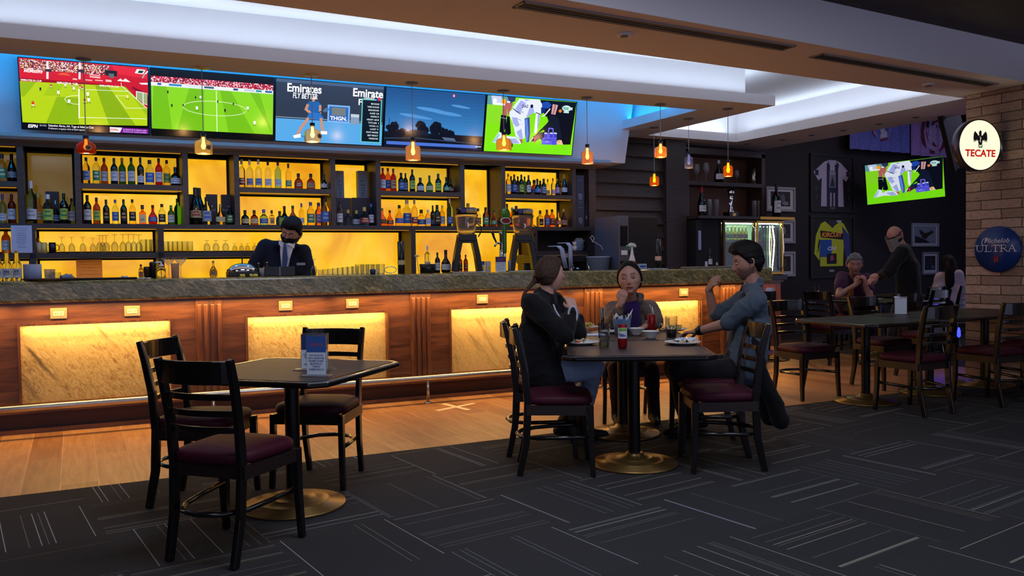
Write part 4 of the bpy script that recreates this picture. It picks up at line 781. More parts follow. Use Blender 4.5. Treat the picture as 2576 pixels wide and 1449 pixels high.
q = thing('crumpled_cloth', 'crumpled grey-blue rag on the serving tray', 'rag', (p.x+.235, p.y+.0, tz)); m_ = MB(); m_.ball((0, 0, .02), (.05, .04, .024), 20, 12)
for i, v_ in enumerate(m_.v): n_ = noise.noise(v_*45); v_ *= 1+.25*n_; v_.z = max(v_.z, .0005)
m_.build('cloth', mat('rag', (126, 140, 168), .9), q)
p = onbar(262, 7.18); q = MB(); q.box(-.24, -.1, 0, .24, .1, .016); o = q.build('bar_mat', BLKM, bevel=.006, loc=p, rz=LA); tag(o, 'long black rubber bar mat on the bar top beside the folded cloth', 'bar mat')
p = onbar(342, 7.16); q = MB(); 
N_ = 14; vs = [((i/N_-.5)*.22, (j/8-.5)*.12, .006+.012*abs(noise.noise(Vector((i*.5, j*.6, 3))))+(.014 if i < 4 else 0)) for i in range(N_+1) for j in range(9)]
q.add(vs, [(i*9+j, (i+1)*9+j, (i+1)*9+j+1, i*9+j+1) for i in range(N_) for j in range(8)], smooth=True); o = q.build('bar_cloth', mat('cloth_white', (190, 204, 214), .9), loc=p, rz=LA); s_ = o.modifiers.new('s', 'SOLIDIFY'); s_.thickness = .006; tag(o, 'white bar cloth lying folded on the bar top edge', 'cloth')
GB = 'things along the bar top'
for kind, u, hp, gl, lab, y in (('l', 355, 36, 'ptn', 'small pale liquor bottle with brown cap by the folded cloth', 7.38), ('b', 651, 34, 'gns', 'green bottle with pale cap before the barman sleeve', 7.4), ('b', 672, 36, 'kns', 'dark bottle with silver cap before the barman tie', 7.4),
                             ('r', 537, 42, 'pag'.replace('a', 't'), 'clear decanter bottle with horn emblem on the bar top', 7.38), ('v', 1076, 62, 'cww', 'bottle wrapped in white napkin in the black ice bucket', 7.42), ('w', 1101, 52, 'kwk', 'dark wine bottle on the bar beside the ice bucket', 7.42), ('r', 1122, 58, 'kwk', 'round dark brandy bottle next to the juice tower foot', 7.42), ('w', 1158, 45, 'akk', 'amber bottle seen between the juice tower legs', 7.46), ('w', 1172, 45, 'arr', 'amber bottle with red cap seen between the juice tower legs', 7.46)):
    p = onbar(u, y); h = hpx(u, hp, y)
    if u == 1076: p.z += .03
    o = bottle(kind, h, gl[0], gl[1], gl[2], p); tag(o, uniq(lab), 'bottle')
for u, hp, c, lab in ((370, 30, (60, 40, 30), 'dark cocktail shaker can on the bar top'), (385, 42, (20, 20, 22), 'tall black jar on the bar top beside the soap pump')):
    p = onbar(u, 7.4); h = hpx(u, hp, 7.4); o = thing('bar_canister', lab, 'canister', p); MB().lathe([(.0001, 0), (.024, 0), (.027, h*.8)], seg=18).build('body', mat('can_%d' % c[0], c, .3, .3), o); MB().lathe([(.028, h*.8), (.028, h*.9), (.02, h), (.0001, h)], seg=18).build('lid', BLK, o)
p = onbar(406, 7.38); h = hpx(406, 42, 7.38); o = thing('soap_dispenser', 'clear soap dispenser with white pump on the bar top', 'soap dispenser', p)
MB().lathe([(.0001, 0), (.032, 0), (.036, .01), (.036, h*.55), (.016, h*.72)], seg=18).build('bottle', mat('glass_clear', GC['c'], .05, tr=1, ior=1.3), o); MB().lathe([(.018, h*.72), (.018, h*.82), (.006, h*.84), (.006, h*.97)], seg=12).tube([(0, 0, h*.97), (-.035, -.01, h*.96), (-.045, -.01, h*.93)], .006, 8).build('pump', WHITE, o)
for k, (u, h_) in enumerate(((425, .17), (455, .17))):
    p = onbar(u, 7.42); glassw('coupe', p, 'martini glass on the bar top, %s the soap pump' % ('beside' if k == 0 else 'farther from'), GB)
p = onbar(441, 7.3); glassw('tumbler', p, 'pinkish plastic tumbler on the bar top by martini glasses', GB, .125, m=mat('pink_plastic', (214, 170, 150), .3, tr=.5))
p = onbar(575, 7.4); h = hpx(575, 20, 7.4); o = thing('pepper_grinder', 'small reddish wooden pepper grinder on the bar top', 'pepper grinder', p); MB().lathe([(.0001, 0), (.016, 0), (.017, h*.2), (.011, h*.45), (.016, h*.65)], seg=16).build('body', mat('redwood', (120, 50, 26), .4), o); MB().lathe([(.016, h*.66), (.015, h*.9), (.006, h), (.0001, h)], seg=16).build('head', mat('redwood'), o)
p = onbar(610, 7.42); o = thing('condiment_dome', 'chrome domed condiment box on a black base beside the barman', 'condiment box', p); MB().box(-.13, -.07, 0, .13, .07, .045).build('base', BLK, o, bevel=.006)
q = MB(); q.lathe([(.125*math.cos(a), .046+.075*math.sin(a)) for a in [PI/2*k/8 for k in range(9)]], seg=28, sy_=.55, caps=False); q.build('dome', CHROME, o); MB().lathe([(.006, .12), (.005, .15), (.012, .17), (.0001, .185)], seg=10).build('knob', BLK, o)
for k, u in enumerate((607, 613, 632, 640, 645)):
    p = onbar(u, 7.2); q = MB(); q.ball((0, 0, .012), (.014, .012, .012), 10, 8)
    for v_ in q.v: v_ *= 1+.3*noise.noise(v_*90+Vector((k, 0, 0)))
    o = q.build('lemon_wedge', mat('lemon', (226, 214, 90), .5), loc=p); tag(o, uniq('pale yellow lemon wedge on the bar edge, %s from the barman sleeve' % ORD[4-k]), 'lemon wedge', 'lemon wedges on the bar edge')
p = onbar(663, 7.36); o = MB().lathe([(.0001, 0), (.03, 0), (.038, .075), (.036, .075), (.029, .004), (.0001, .004)], seg=20, caps=False).build('paper_cup', mat('cup_grey', (150, 144, 160), .6), loc=p); tag(o, 'lilac-grey paper cup on the bar before the barman', 'cup')
p = onbar(702, 7.36); q = MB(); q.box(-.13, -.05, 0, .13, .05, .085); o = thing('napkin_caddy', 'black square caddy on the bar in front of the barman', 'caddy', p, LA); q.build('box', BLK, o, bevel=.004); MB().box(-.006, -.052, .002, .006, -.05, .083).build('divider', GREYM, o)
p = onbar(790, 7.44); glassw('wine', p, 'upturned wine glass at the barman elbow on the bar', GB, .15, True)
for i in range(13):
    u = 806+12.5*i; y = 7.46-.02*(i % 2); p = onbar(u, y); p.z -= 0
    glassw('rocks', p, 'low rocks glass in the row beside the barman, %s along' % ORD[i], 'rocks glasses on the bar', .05+.05*i/12) if i < 8 else None
for i in range(5):
    p = onbar(905+13*i, 7.43); glassw('rocks', (p.x, p.y, p.z+.0995 if 0 else p.z), 'rocks glass in the front pair row near the dark grinder, %s along' % ORD[i], 'rocks glasses on the bar', .095)
p = onbar(938, 7.2); o = MB().lathe([(.0001, 0), (.024, 0), (.028, .035), (.024, .05), (.02, .05), (.0001, .04)], seg=18, caps=False).build('candle_cup', mat('blue_cup', (24, 50, 110), .3), loc=p); tag(o, 'small dark blue candle cup on the bar top', 'cup')
p = onbar(995, 7.42); o = MB().tube([(.06*math.cos(a), .0, .045+.03*math.sin(a)) for a in [2*PI*k/20 for k in range(20)]], .004, 6, closed=True).build('strainer', CHROME, loc=(p.x-.05, p.y, p.z-.006)); tag(o, 'oval wire cocktail strainer on the bar beside the tall black grinder', 'strainer')
def grinder(u, hp, y, lab, c):
    p = onbar(u, y); h = hpx(u, hp, y); o = thing('pepper_mill', lab, 'pepper mill', p); MB().lathe([(.0001, 0), (.034, 0), (.034, h*.28)], seg=20).build('base', BLK, o)
    MB().lathe([(.036, h*.28), (.036, h*.42)], seg=20).build('band', mat('mill_band_%d' % c[0], c, .4), o); MB().lathe([(.034, h*.42), (.034, h), (.0001, h)], seg=20).build('body', BLK, o)
grinder(1010, 81, 7.4, 'tall black cylinder mill with a cream band on the bar', (200, 180, 130))
grinder(1656, 76, 7.42, 'dark cylinder mill with an orange-white band beside the oven', (220, 180, 150))
p = onbar(1076, 7.42); o = thing('ice_bucket', 'black ice bucket on the bar holding a napkin-wrapped bottle', 'ice bucket', p); MB().lathe([(.0001, 0), (.075, 0), (.08, .09), (.074, .09), (.07, .01), (.0001, .01)], seg=24, caps=False).build('pail', BLK, o)
o = thing('cut_flower', 'small yellow-white flower sprig leaning by the ice bucket', 'flower sprig', onbar(1054, 7.42)); MB().tube([(0, 0, 0), (-.01, 0, .08), (-.02, 0, .16)], .003, 6).build('stem', mat('stem', (170, 176, 90), .6), o); q = MB(); [q.ball((-.02+.014*math.cos(a), .014*math.sin(a), .17), .01, 8, 6) for a in (0, 1.3, 2.6, 3.9, 5.1)]; q.build('petals', mat('petal', (226, 220, 150), .6), o)
# juice towers
def tower(u, lab, y=7.30):
    p = onbar(u, y); S_ = hpx(u, 100, y)/.40*1.0; o = thing('juice_tower', lab, 'juice dispenser', p, LA-.1, 'clear juice towers on the bar')
    q = MB(); q.box(-.17, -.1, 0, .17, .12, .012); q.build('tray', STEEL, o, bevel=.003)
    q = MB(); H1 = .37
    for sx in (-1, 1):
        q.strip([(sx*.125, .0, .013), (sx*.105, 0, .16), (sx*.075, 0, .30), (sx*.06, 0, H1)], .05, .09, up=(0, 1, 0))
    q.box(-.09, -.05, H1-.06, .09, .05, H1); q.box(-.075, -.045, .29, .075, .045, H1-.05); q.build('stand', BLK, o, bevel=.006)
    q = MB(); q.lathe([(.078, H1+.001), (.09, H1+.04), (.104, H1+.16), (.118, H1+.19), (.118, H1+.195), (.112, H1+.19), (.098, H1+.16), (.085, H1+.04), (.073, H1+.006), (.0001, H1+.006)], seg=28, caps=False); q.build('tank', SMOKE, o)
    q = MB(); q.lathe([(.0001, H1+.26), (.1, H1+.26), (.106, H1+.25), (.106, H1+.2), (.0001, H1+.197)], seg=28, caps=False); q.build('lid', BLK, o)
    pp = Pic(.17, .045); pp.rect(.02, .1, .3, .9, (70, 70, 150)); pp.rect(.34, .08, .95, .45, (200, 200, 214)); pp.text('BEER TOWER', .37, .4, .25, (30, 30, 60), w=.5, bold=.03); pp.rect(.34, .5, .95, .95, (214, 176, 60)); pp.text('JUMBO 3 LITROS', .37, .86, .25, (60, 40, 10), w=.5, bold=.02)
    pp.build('lid_print', PRINT, o, (0, -.108, H1+.228)); MB().lathe([(.014, 0), (.014, .05)], seg=10).tube([(0, 0, .03), (0, -.03, .03), (0, -.035, .0)], .008, 8).build('tap', CHROME, o, loc=(-.02, -.11, H1+.06))
    q = MB(); q.tube([(.12, 0, H1+.1), (.15, 0, H1+.08), (.15, 0, H1+.03), (.12, 0, H1-.02)], .006, 8); q.build('bail', BLK, o)
tower(1175, 'clear juice tower on a splayed black stand, nearer the barman'); tower(1316, 'clear juice tower on a splayed black stand beside the beer taps', 7.32)
# beer taps
p = onbar(1264, 7.40); h = hpx(1264, 100, 7.4); o = thing('beer_tap', 'chrome beer tower with a slanted black tap handle', 'beer tap', p); MB().lathe([(.045, 0), (.045, .012), (.03, .02), (.03, h*.92), (.034, h*.94), (.034, h), (.0001, h)], seg=24).build('column', CHROME, o)
MB().tube([(-.03, -.01, h*.72), (-.07, -.02, h*.72), (-.10, -.03, h*.64)], .011, 10).build('spout', CHROME, o); MB().tube([(-.075, -.02, h*.74), (-.1, -.02, h*.86), (-.12, -.02, h*1.02)], [.008, .011, .016], 10).build('handle', BLK, o)
p = onbar(1270, 7.34); h = hpx(1270, 158, 7.34); o = thing('beer_tap', 'slim green beer column with a red and white round badge', 'beer tap', p); GRN = mat('tap_green', (30, 120, 30), .25, coat=.4)
MB().lathe([(.03, 0), (.03, .01), (.014, .015), (.014, h*.72)], seg=16).build('column', CHROME, o)
q = MB(); q.lathe([(.02, h*.3), (.022, h*.34), (.024, h*.75), (.02, h*.78)], seg=16); q.build('sleeve', mat('tap_sleeve', (60, 110, 50), .25, coat=.4), o); q = MB(); q.lathe([(.014, h*.84), (.024, h*.88), (.026, h*.95), (.014, h), (.0001, h)], seg=16); q.build('handle', GRN, o)
q = Pic(.13, .09); q.ell(.5, .5, .058, .034, (214, 214, 214)); q.ell(.5, .5, .048, .026, (130, 30, 34)); q.text('XX', .5, .66, .36, (230, 200, 170), w=.36, anchor='c', bold=.04); b_ = q.build('badge', PRINT, o, (0, -.03, h*.81)); s_ = b_.modifiers.new('s', 'SOLIDIFY'); s_.thickness = .01
def card_stand(name, lab, p, rz, W, H, top, hc, rows, bc, ft=True):
    o = thing(name, lab, 'menu card', p, rz); MB().box(-W/2, -.0015, .006, W/2, .0015, H).build('sleeve', SMOKE, o)
    if ft: MB().box(-W*.7, -.035, 0, W*.7, .035, .004).build('foot', SMOKE, o)
    for s in (1, -1):
        q = Pic(W*.94, H*.94, (214, 226, 240)); q.rect(0, 0, 1, hc, top); q.text(bc, .5, hc*.6, .07, (200, 60, 50) if top[2] > 80 else (120, 130, 190), w=.6, anchor='c', bold=.02)
        for k, (t_, w_) in enumerate(rows): q.text(t_, .5, hc+.1+k*(.86-hc)/len(rows), .045, (50, 60, 110), w=w_, anchor='c', bold=.015)
        q.build('card', PRINT, o, (0, -.0022*s, H*.5), (0, 0, 0 if s == 1 else PI))
    return o
p = onbar(1260, 7.18); card_stand('menu_card', 'purple-topped promotion card standing on the bar below the taps', p, LA-.15, .11, .155, (60, 44, 110), .35, (('CUBETA DE CERVEZA', .8), ('ALITAS Y BONELESS', .7), ('JUEVES 2X1', .8), ('BEER FEST', .6)), 'BEER')
for u, c, lab in ((1213, (40, 90, 160), 'open packet with blue top on the bar beside the juice tower'), (1228, (210, 200, 190), 'pale blue packet on the bar beside the promotion card')):
    p = onbar(u, 7.3); q = MB(); q.box(-.025, -.015, 0, .025, .015, .11); o = thing('snack_packet', lab, 'snack packet', p, LA); q.build('body', mat('pk_%d' % c[0], c, .5), o, bevel=.004); q = Pic(.045, .1, (190, 205, 225)); q.rect(0, 0, 1, .3, c); q.ell(.5, .65, .014, .02, (226, 190, 60)); q.build('print', PRINT, o, (0, -.0165, .055))
p = onbar(1282, 7.3); q = MB(); q.lathe([(.0001, 0), (.016, 0), (.016, .1), (.012, .115), (.0001, .115)], seg=14); o = q.build('salt_shaker', mat('shaker', (150, 180, 210), .3, tr=.4), loc=p); tag(o, 'slim pale blue shaker between the promotion card and the second juice tower', 'shaker')
# coffee corner on the back counter
Z9 = .902
def onback(u, v, y): p = at(u, v, b=y); return Vector((p.x, sy(p.x, y), p.z))
a = onback(1372, 610, 8.3); o = thing('espresso_machine', 'dark espresso machine in the corner behind the woman in black', 'espresso machine', (a.x+.2, a.y+.12, Z9), LA)
MB().box(-.42, -.2, 0, .34, .2, .12).box(-.4, .0, .12, .33, .2, .42).box(-.42, -.22, .36, .34, .2, .46).build('housing', BLK, o, bevel=.015)
for k, x in enumerate((-.2, .15)): MB().lathe([(.035, .27), (.035, .35)], (x, -.12, 0), 16).tube([(x, -.14, .3), (x, -.3, .29)], .012, 8).build('group_head', CHROME, o)
MB().tube([(.3, -.2, .4), (.3, -.28, .3), (.3, -.3, .14)], .006, 8).build('steam_wand', CHROME, o); MB().box(-.03, -.225, .42, .05, -.222, .47).build('badge', mat('badge', (150, 150, 154), .4), o)
mtop = 1.4115
def drape(u0, v0, u1, v1, w_, lab):
    y = 7.98; a = onback(u0, v0, y); b_ = onback(u1, v1, y); q = MB(); P_ = [a+Vector((-.05, .1, .0)), a, a.lerp(b_, .15)+Vector((.02, -.02, 0)), a.lerp(b_, .5)+Vector((.01, -.01, 0)), b_]
    vs = [pp+Vector((s*w_/2, 0, 0)) for pp in P_ for s in (-1, 1)]; q.add(vs, [(2*i, 2*i+1, 2*i+3, 2*i+2) for i in range(4)], smooth=True)
    o = q.build('bar_towel', mat('towel', (150, 170, 210), .9)); s_ = o.modifiers.new('s', 'SOLIDIFY'); s_.thickness = .012; tag(o, lab, 'towel', 'white towels hung by the coffee machine')
drape(1405, 618, 1424, 675, .055, 'white towel hanging from the coffee machine, nearer the juice tower'); drape(1428, 610, 1437, 675, .05, 'white towel hanging from the coffee machine, nearer the cups')
for k, (du, n_) in enumerate(((1446, 1), (1455, 3), (1463, 1))):
    p = onback(du, 636, 8.87)
    for j in range(2): 
        o = MB().lathe([(.0001, 0), (.022, 0), (.036, .055), (.033, .055), (.02, .005), (.0001, .005)], seg=16, caps=False).build('coffee_cup', CERAM, loc=(p.x, p.y, mtop+.003+j*.056)); tag(o, uniq('white coffee cup stacked over the coffee machine, %s column, %s one' % (ORD[k], ('lower', 'upper')[j])), 'cup', 'white cups on the coffee machine')
p = onback(1474, 636, 8.87); o = thing('ice_pail', 'pale blue ice pail with ring handles above the coffee machine', 'ice pail', (p.x-.1, p.y, mtop+.003)); MB().lathe([(.0001, 0), (.05, 0), (.068, .13), (.072, .135), (.064, .13), (.046, .006), (.0001, .006)], seg=24, caps=False).build('pail', mat('pail', (160, 184, 220), .35, .2), o)
MB().tube([(.07+.016*math.cos(a), 0, .12+.016*math.sin(a)) for a in [2*PI*k/12 for k in range(12)]], .003, 6, closed=True).build('handle', CHROME, o); q = MB(); [q.ball((.03*math.cos(a), .03*math.sin(a), .14), .022, 8, 6) for a in (0, 1.2, 2.4, 3.6, 4.9)]; q.build('ice', mat('ice', (200, 220, 240), .15, tr=.6), o)
# till corner right of it, standing on the bar back edge
p = onback(1538, 690, 7.62); z9 = .905
o = thing('plastic_bucket', 'pale blue-white plastic bucket behind the bar next to the till', 'bucket', (p.x+.2, p.y+.56, Z9)); s = 1.25
MB().lathe([(.0001, 0), (.10, 0), (.145, .42), (.15, .42), (.15, .43), (.138, .43), (.095, .01), (.0001, .01)], seg=28, caps=False).build('pail', mat('bucketw', (176, 196, 226), .5), o)
MB().tube([(.06, -.15, .2), (.0, -.17, .0+.05)], .008, 8).build('grip', WHITE, o)
a = at(1554, 545, b=7.95); b2 = at(1655, 545, b=7.95); wx = (b2.x-a.x)/2
o = thing('bar_oven', 'black cabinet oven with a steel control column standing behind the bar', 'oven', ((a.x+b2.x)/2+.03, sy((a.x+b2.x)/2, 8.25), Z9), LA)
hh = a.z-Z9; MB().box(-wx+.14, -.28, 0, wx, .25, hh).build('cabinet', BLKM, o, bevel=.008); MB().box(-wx, -.30, .0, -wx+.135, .25, hh+.01).build('control_column', mat('col_grey', (92, 96, 104), .35, .3), o, bevel=.006)
for z0_, z1_ in ((hh*.62, hh*.88), (hh*.16, hh*.42)): MB().box(-wx+.02, -.308, z0_, -wx+.115, -.3, z1_).build('keypad', BLK, o)
MB().box(-wx+.03, -.308, hh*.5, -wx+.11, -.3, hh*.56).build('readout', WHITE, o)
p = onback(1590, 662, 7.40); h = hpx(1590, 66, 7.4); o = thing('spray_bottle', 'white spray bottle with green trigger and red label on the bar', 'spray bottle', (p.x, p.y, ZT_))
MB().lathe([(.0001, 0), (.034, 0), (.036, .01), (.035, h*.36), (.024, h*.5), (.016, h*.6), (.016, h*.72)], seg=22).build('bottle', WHITE, o); MB().lathe([(.0365, h*.08), (.0365, h*.34)], seg=22, caps=False).build('label', mat('spray_lab', (210, 150, 160), .5), o)
pp = Pic(.06, .06); pp.text('CLOROX', .5, .35, .3, (170, 30, 60), w=.9, anchor='c', bold=.03); pp.rect(.1, .5, .9, .75, (190, 50, 80)); pp.build('print', PRINT, o, (0, -.038, h*.22))
MB().strip([(.05, 0, h*.86), (.03, 0, h*.93), (-.01, 0, h*.95), (-.05, 0, h*.9)], .022, [.02, .035, .04, .02]).lathe([(.013, h*.72), (.013, h*.86)], seg=12).build('spray_head', WHITE, o, bevel=.004); MB().strip([(-.012, 0, h*.9), (-.03, 0, h*.84), (-.035, 0, h*.76)], .012, .012).strip([(-.05, 0, h*.91), (-.075, 0, h*.9)], .016, .016).build('trigger', mat('trig', (60, 190, 100), .4), o)
p = onback(1612, 670, 7.36); o = thing('tissue_box', 'pale tissue packet with blue print lying on the bar behind the woman', 'tissue packet', (p.x, p.y, ZT_), LA); MB().box(-.05, -.04, 0, .05, .04, .06).build('box', mat('tissue', (170, 184, 216), .7), o, bevel=.004); q = Pic(.09, .04); q.rect(.1, .2, .9, .7, (40, 70, 150)); q.build('print', PRINT, o, (0, -.0405, .03))
p = onback(1650, 675, 7.25); q = MB(); vs = [((i/10-.5)*.26, (j/6-.5)*.09, .004+.012*abs(noise.noise(Vector((i*.6, j*.7, 8))))) for i in range(11) for j in range(7)]; q.add(vs, [(i*7+j, (i+1)*7+j, (i+1)*7+j+1, i*7+j+1) for i in range(10) for j in range(6)], smooth=True); o = q.build('bar_cloth', mat('cloth_blue', (170, 196, 232), .9), loc=(p.x, p.y, ZT_), rz=LA); s_ = o.modifiers.new('s', 'SOLIDIFY'); s_.thickness = .003; tag(o, 'pale blue cloth spread flat on the bar beside the tissue packet', 'cloth')
o = MB().tube([(0, 0, 0), (.03, 0, .05), (.0, 0, .08), (-.03, 0, .06), (.0, 0, .02), (.12, 0, -.04), (.2, 0, -.16), (.21, 0, -.26)], .006, 8).build('cable', mat('cable', (180, 170, 170), .5), loc=onback(1490, 610, 8.3)); tag(o, 'pale curly cable hanging beside the ice pail', 'cable')
p = onback(1770, 668, 7.2); o = thing('granite_board', 'thin pale stone board lying on the bar near its far end', 'board', (p.x+.08, p.y, ZT_), LA); MB().box(-.3, -.12, 0, .3, .12, .02).build('slab', mat('board_grey', (130, 124, 112), .4), o, bevel=.003)
for u, hp, gl, lab in ((1786, 44, 'kwn', 'dark bottle with brown top beside the white card on the stone board'), (1803, 22, 'kwk', 'short dark bottle on the stone board at the bar end')):
    p = onbar(u, 7.24); o = bottle('b', hpx(u, hp, 7.24), gl[0], gl[1], gl[2], (p.x, p.y, ZT_+.021)); tag(o, lab, 'bottle')
p = onbar(1777, 7.2); o = MB().box(-.016, -.003, 0, .016, .003, .055).build('price_card', mat('paper'), loc=(p.x, p.y, ZT_+.021)); tag(o, 'small white card standing on the stone board', 'card')
# ================================================================= pendants
PD = [(210, 148, 340, 386, 'r', 'amber brandy-bottle pendant lamp hanging before the red stadium screen', (190, 90, 40)), (507, 170, 334, 387, 's', 'clear square-shouldered bottle pendant hanging before the green pitch screen', (236, 226, 170)), (783, 188, 308, 357, 's', 'clear bottle pendant hanging before the tennis screen', (236, 232, 200)), (1036, 208, 345, 403, 'q', 'clear square bottle pendant hanging before the dusk screen', (250, 214, 170)), (1266, 228, 331, 378, 's', 'warm glowing bottle pendant hanging before the kneeling player screen', (250, 200, 120)), (1476, 245, 362, 412, 'q', 'narrow square bottle pendant against the pale blue wall', (250, 196, 150)),
      (1661, 262, 353, 396, 's', 'amber-bottomed clear bottle pendant, highest of the end cluster', (244, 196, 130)), (1645, 320, 430, 467, 's', 'small amber bottle pendant hanging lowest before the dark boards', (240, 160, 40)), (1732, 298, 380, 423, 'q', 'bluish clear square bottle pendant before the shelf with glasses', (190, 196, 226)), (1831, 273, 401, 444, 's', 'bright orange bottle pendant before the shelf of trophies', (250, 170, 40))]
PLIGHT = []
for i, (u, v0, v1, v2, kd, lab, c) in enumerate(PD):
    p = at(u, v0, z=ZC); D = (p-Vector((0, 0, CH))).dot(F2); zb = ZC-(v2-v0)/CF*D; zt = ZC-(v1-v0)/CF*D; H = zt-zb
    o = thing('pendant_lamp', lab, 'pendant lamp', p, .2*i, 'bottle pendant lamps over the bar')
    MB().lathe([(.06, -.001), (.06, -.008), (.02, -.014), (.0001, -.016)], seg=24).build('ceiling_rose', BRASS if i in (1, 2) else GREYM, o)
    MB().tube([(0, 0, -.012), (0, 0, zt-ZC)], .0035, 8).build('cord', mat('cordg', (176, 178, 190), .5), o)
    q = MB(); w_ = .078 if i < 5 else .07; 
    if i > 6: w_ = .062
    Hs = H
    if kd == 'r': pr = [(.35, 0), (.9, .04), (1, .25), (.9, .5), (.4, .68), (.26, .74), (.24, .85)]
    elif kd == 's': pr = [(.75, 0), (.95, .02), (1, .1), (1, .5), (.85, .6), (.35, .68), (.3, .72), (.28, .84)]
    else: pr = [(.8, 0), (.92, .02), (.92, .54), (.8, .62), (.35, .68), (.3, .72), (.28, .84)]
    seg = 4 if kd == 'q' else (6 if kd == 's' else 20)
    if kd == 'q': w_ *= 1.0; q.M = Matrix.Rotation(PI/4-.2*i+.5, 4, 'Z')
    q.lathe([(r*w_, z*Hs) for r, z in pr], (0, 0, zb-ZC), seg, smooth=kd == 'r', caps=False)
    q.lathe([(r*w_*.93, z*Hs) for r, z in pr[::-1]], (0, 0, zb-ZC), seg, smooth=kd == 'r', caps=False)
    q.build('bottle_shade', mat('pend_%d' % i, c, .12, tr=.8, ior=1.15), o, clean=False)
    MB().lathe([(.022, Hs*.84), (.024, Hs*.98), (.008, Hs), (.0001, Hs)], (0, 0, zb-ZC), 14).build('socket', BLK, o)
    MB().lathe([(.0001, Hs*.22), (.013, Hs*.26), (.02, Hs*.38), (.013, Hs*.52), (.010, Hs*.8)], (0, 0, zb-ZC), 14, caps=False).build('bulb', mat('bulb_off', (200, 200, 230), .1, em=(200, 200, 255), es=.6) if i == 8 else mat('bulb', em=(255, 196, 110), es=14 if 0 else 9), o)
    q = Pic(.07, .06); q.ell(.5, .5, .026, .024, (210, 170, 120) if i != 8 else (90, 100, 160)); q.ell(.5, .5, .018, .016, (90, 60, 40)); q.build('label', PRINT, o, (w_*.2, -w_*.95-.006, zb-ZC+Hs*.28), (0, 0, .0)) if kd != 'q' and i < 6 else None
    PLIGHT.append((p.x, p.y, zb-.02, i, zb+Hs*.36))
# ================================================================= tables and chairs
def seat_outline(n=40, hf=.222, hb=.195, d=.21, e=4.5):
    pts = []
    for i in range(n):
        a = 2*PI*i/n; c, s = math.cos(a), math.sin(a); x = abs(c)**(2/e)*(1 if c > 0 else -1); y = abs(s)**(2/e)*(1 if s > 0 else -1)
        pts.append((x*(hb+(hf-hb)*(y+1)/2), y*d))
    return pts
def make_chair(lab):
    t = thing('dining_chair', lab, 'chair', (0, 0, 0), 0, 'ladder-back chairs at the tables')
    ol = seat_outline(); q = MB(); prof = [(.93, .424), (.985, .43), (1, .445), (.995, .462), (.95, .474), (.8, .484), (.5, .490), (.2, .492)]; n = len(ol)
    vs = [(x*s, y*s, z) for s, z in prof for x, y in ol]; fs = [(j*n+i, j*n+(i+1) % n, (j+1)*n+(i+1) % n, (j+1)*n+i) for j in range(len(prof)-1) for i in range(n)]
    q.add(vs, fs, smooth=True); q.add([vs[-n+i] for i in range(n)], [tuple(range(n))], smooth=True); q.add([vs[i] for i in range(n)], [tuple(range(n))[::-1]]); q.build('seat', SEAT, t)
    q = MB(); q.box(-.2, .165, .365, .2, .187, .424); q.box(-.17, -.185, .365, .17, -.165, .424)
    for s in (-1, 1): q.strip([(s*.187, -.19, .395), (s*.205, .18, .395)], .02, .058)
    q.build('apron', APRON, t)
    for s in (-1, 1):
        q = MB(); q.strip([(s*.168, -.235, .0), (s*.172, -.192, .2), (s*.175, -.18, .42), (s*.178, -.197, .62), (s*.182, -.228, .78), (s*.185, -.255, .885)], .028, [.036, .042, .044, .04, .036, .028], up=(0, 1, 0)); q.build('leg', BLACKW, t, bevel=.004)
        q = MB(); q.strip([(s*.212, .2, .0), (s*.205, .19, .2), (s*.203, .185, .424)], .03, [.028, .036, .042], up=(0, 1, 0)); q.build('leg', BLACKW, t, bevel=.004)
    def bow(z, half, y, d=.035, n=10): return [(half*(2*i/n-1), y-d*(1-(2*i/n-1)**2), z) for i in range(n+1)]
    q = MB(); q.strip(bow(.828, .178, -.238, .045), .016, .1); q.build('top_rail', BLACKW, t, bevel=.004)
    for z, y in ((.722, -.214), (.65, -.2), (.578, -.19)):
        q = MB(); q.strip(bow(z, .176, y, .035), .013, .028); q.build('back_slat', BLACKW, t, bevel=.003)
    q = MB(); q.tube([(-.2, .17, .235), (-.185, -.0, .228), (-.165, -.13, .222), (-.1, -.22, .22), (0, -.25, .22), (.1, -.22, .22), (.165, -.13, .222), (.185, .0, .228), (.2, .17, .235)], .0125, 8); q.build('stretcher', BLACKW, t)
    for s in (-1, 1): MB().ball((s*.189, -.182, .40), (.006, .007, .007), 10, 6).build('screw_cap', CHROME, t)
    return t
CH0 = None
def chair(x, y, face, lab, up=1):
    """face = degrees from +x that the sitter looks"""
    global CH0
    if CH0 is None: CH0 = make_chair(lab); o = CH0
    else: o = copy_tree(CH0); o['label'] = lab
    uniq(lab); o.location = (x, y, .001); o.rotation_euler.z = math.radians(face-90); return o
chair(.62, 3.83, 43, 'empty ladder-back chair nearest the camera, seen from behind')
chair(.61, 4.70, -34, 'empty ladder-back chair half hidden behind the nearest one')
chair(1.26, 4.775, 233, 'empty ladder-back chair facing the camera behind the small card table')
chair(2.60, 4.28, -29, 'empty ladder-back chair in front of the woman in the black jacket')
chair(2.77, 4.73, -30, 'ladder-back chair on which the woman in the black jacket sits')
chair(3.50, 3.84, 151, 'empty ladder-back chair beside the man in the blue shirt, nearer the camera')
chair(3.80, 4.30, 151, 'ladder-back chair on which the man in the blue shirt sits')
chair(3.915, 5.344, 241, 'ladder-back chair on which the woman in the brown jacket sits')
chair(5.93, 5.35, 264, 'empty red-seated chair on the bar side of the long dark table, nearest the bar')
chair(7.02, 5.36, 266, 'empty red-seated chair on the far side of the long table, second from the bar')
chair(7.95, 5.55, 268, 'empty red-seated chair behind the long table, beside the brick corner')
chair(6.09, 4.36, 88, 'empty chair with its back to the camera at the long dark table')
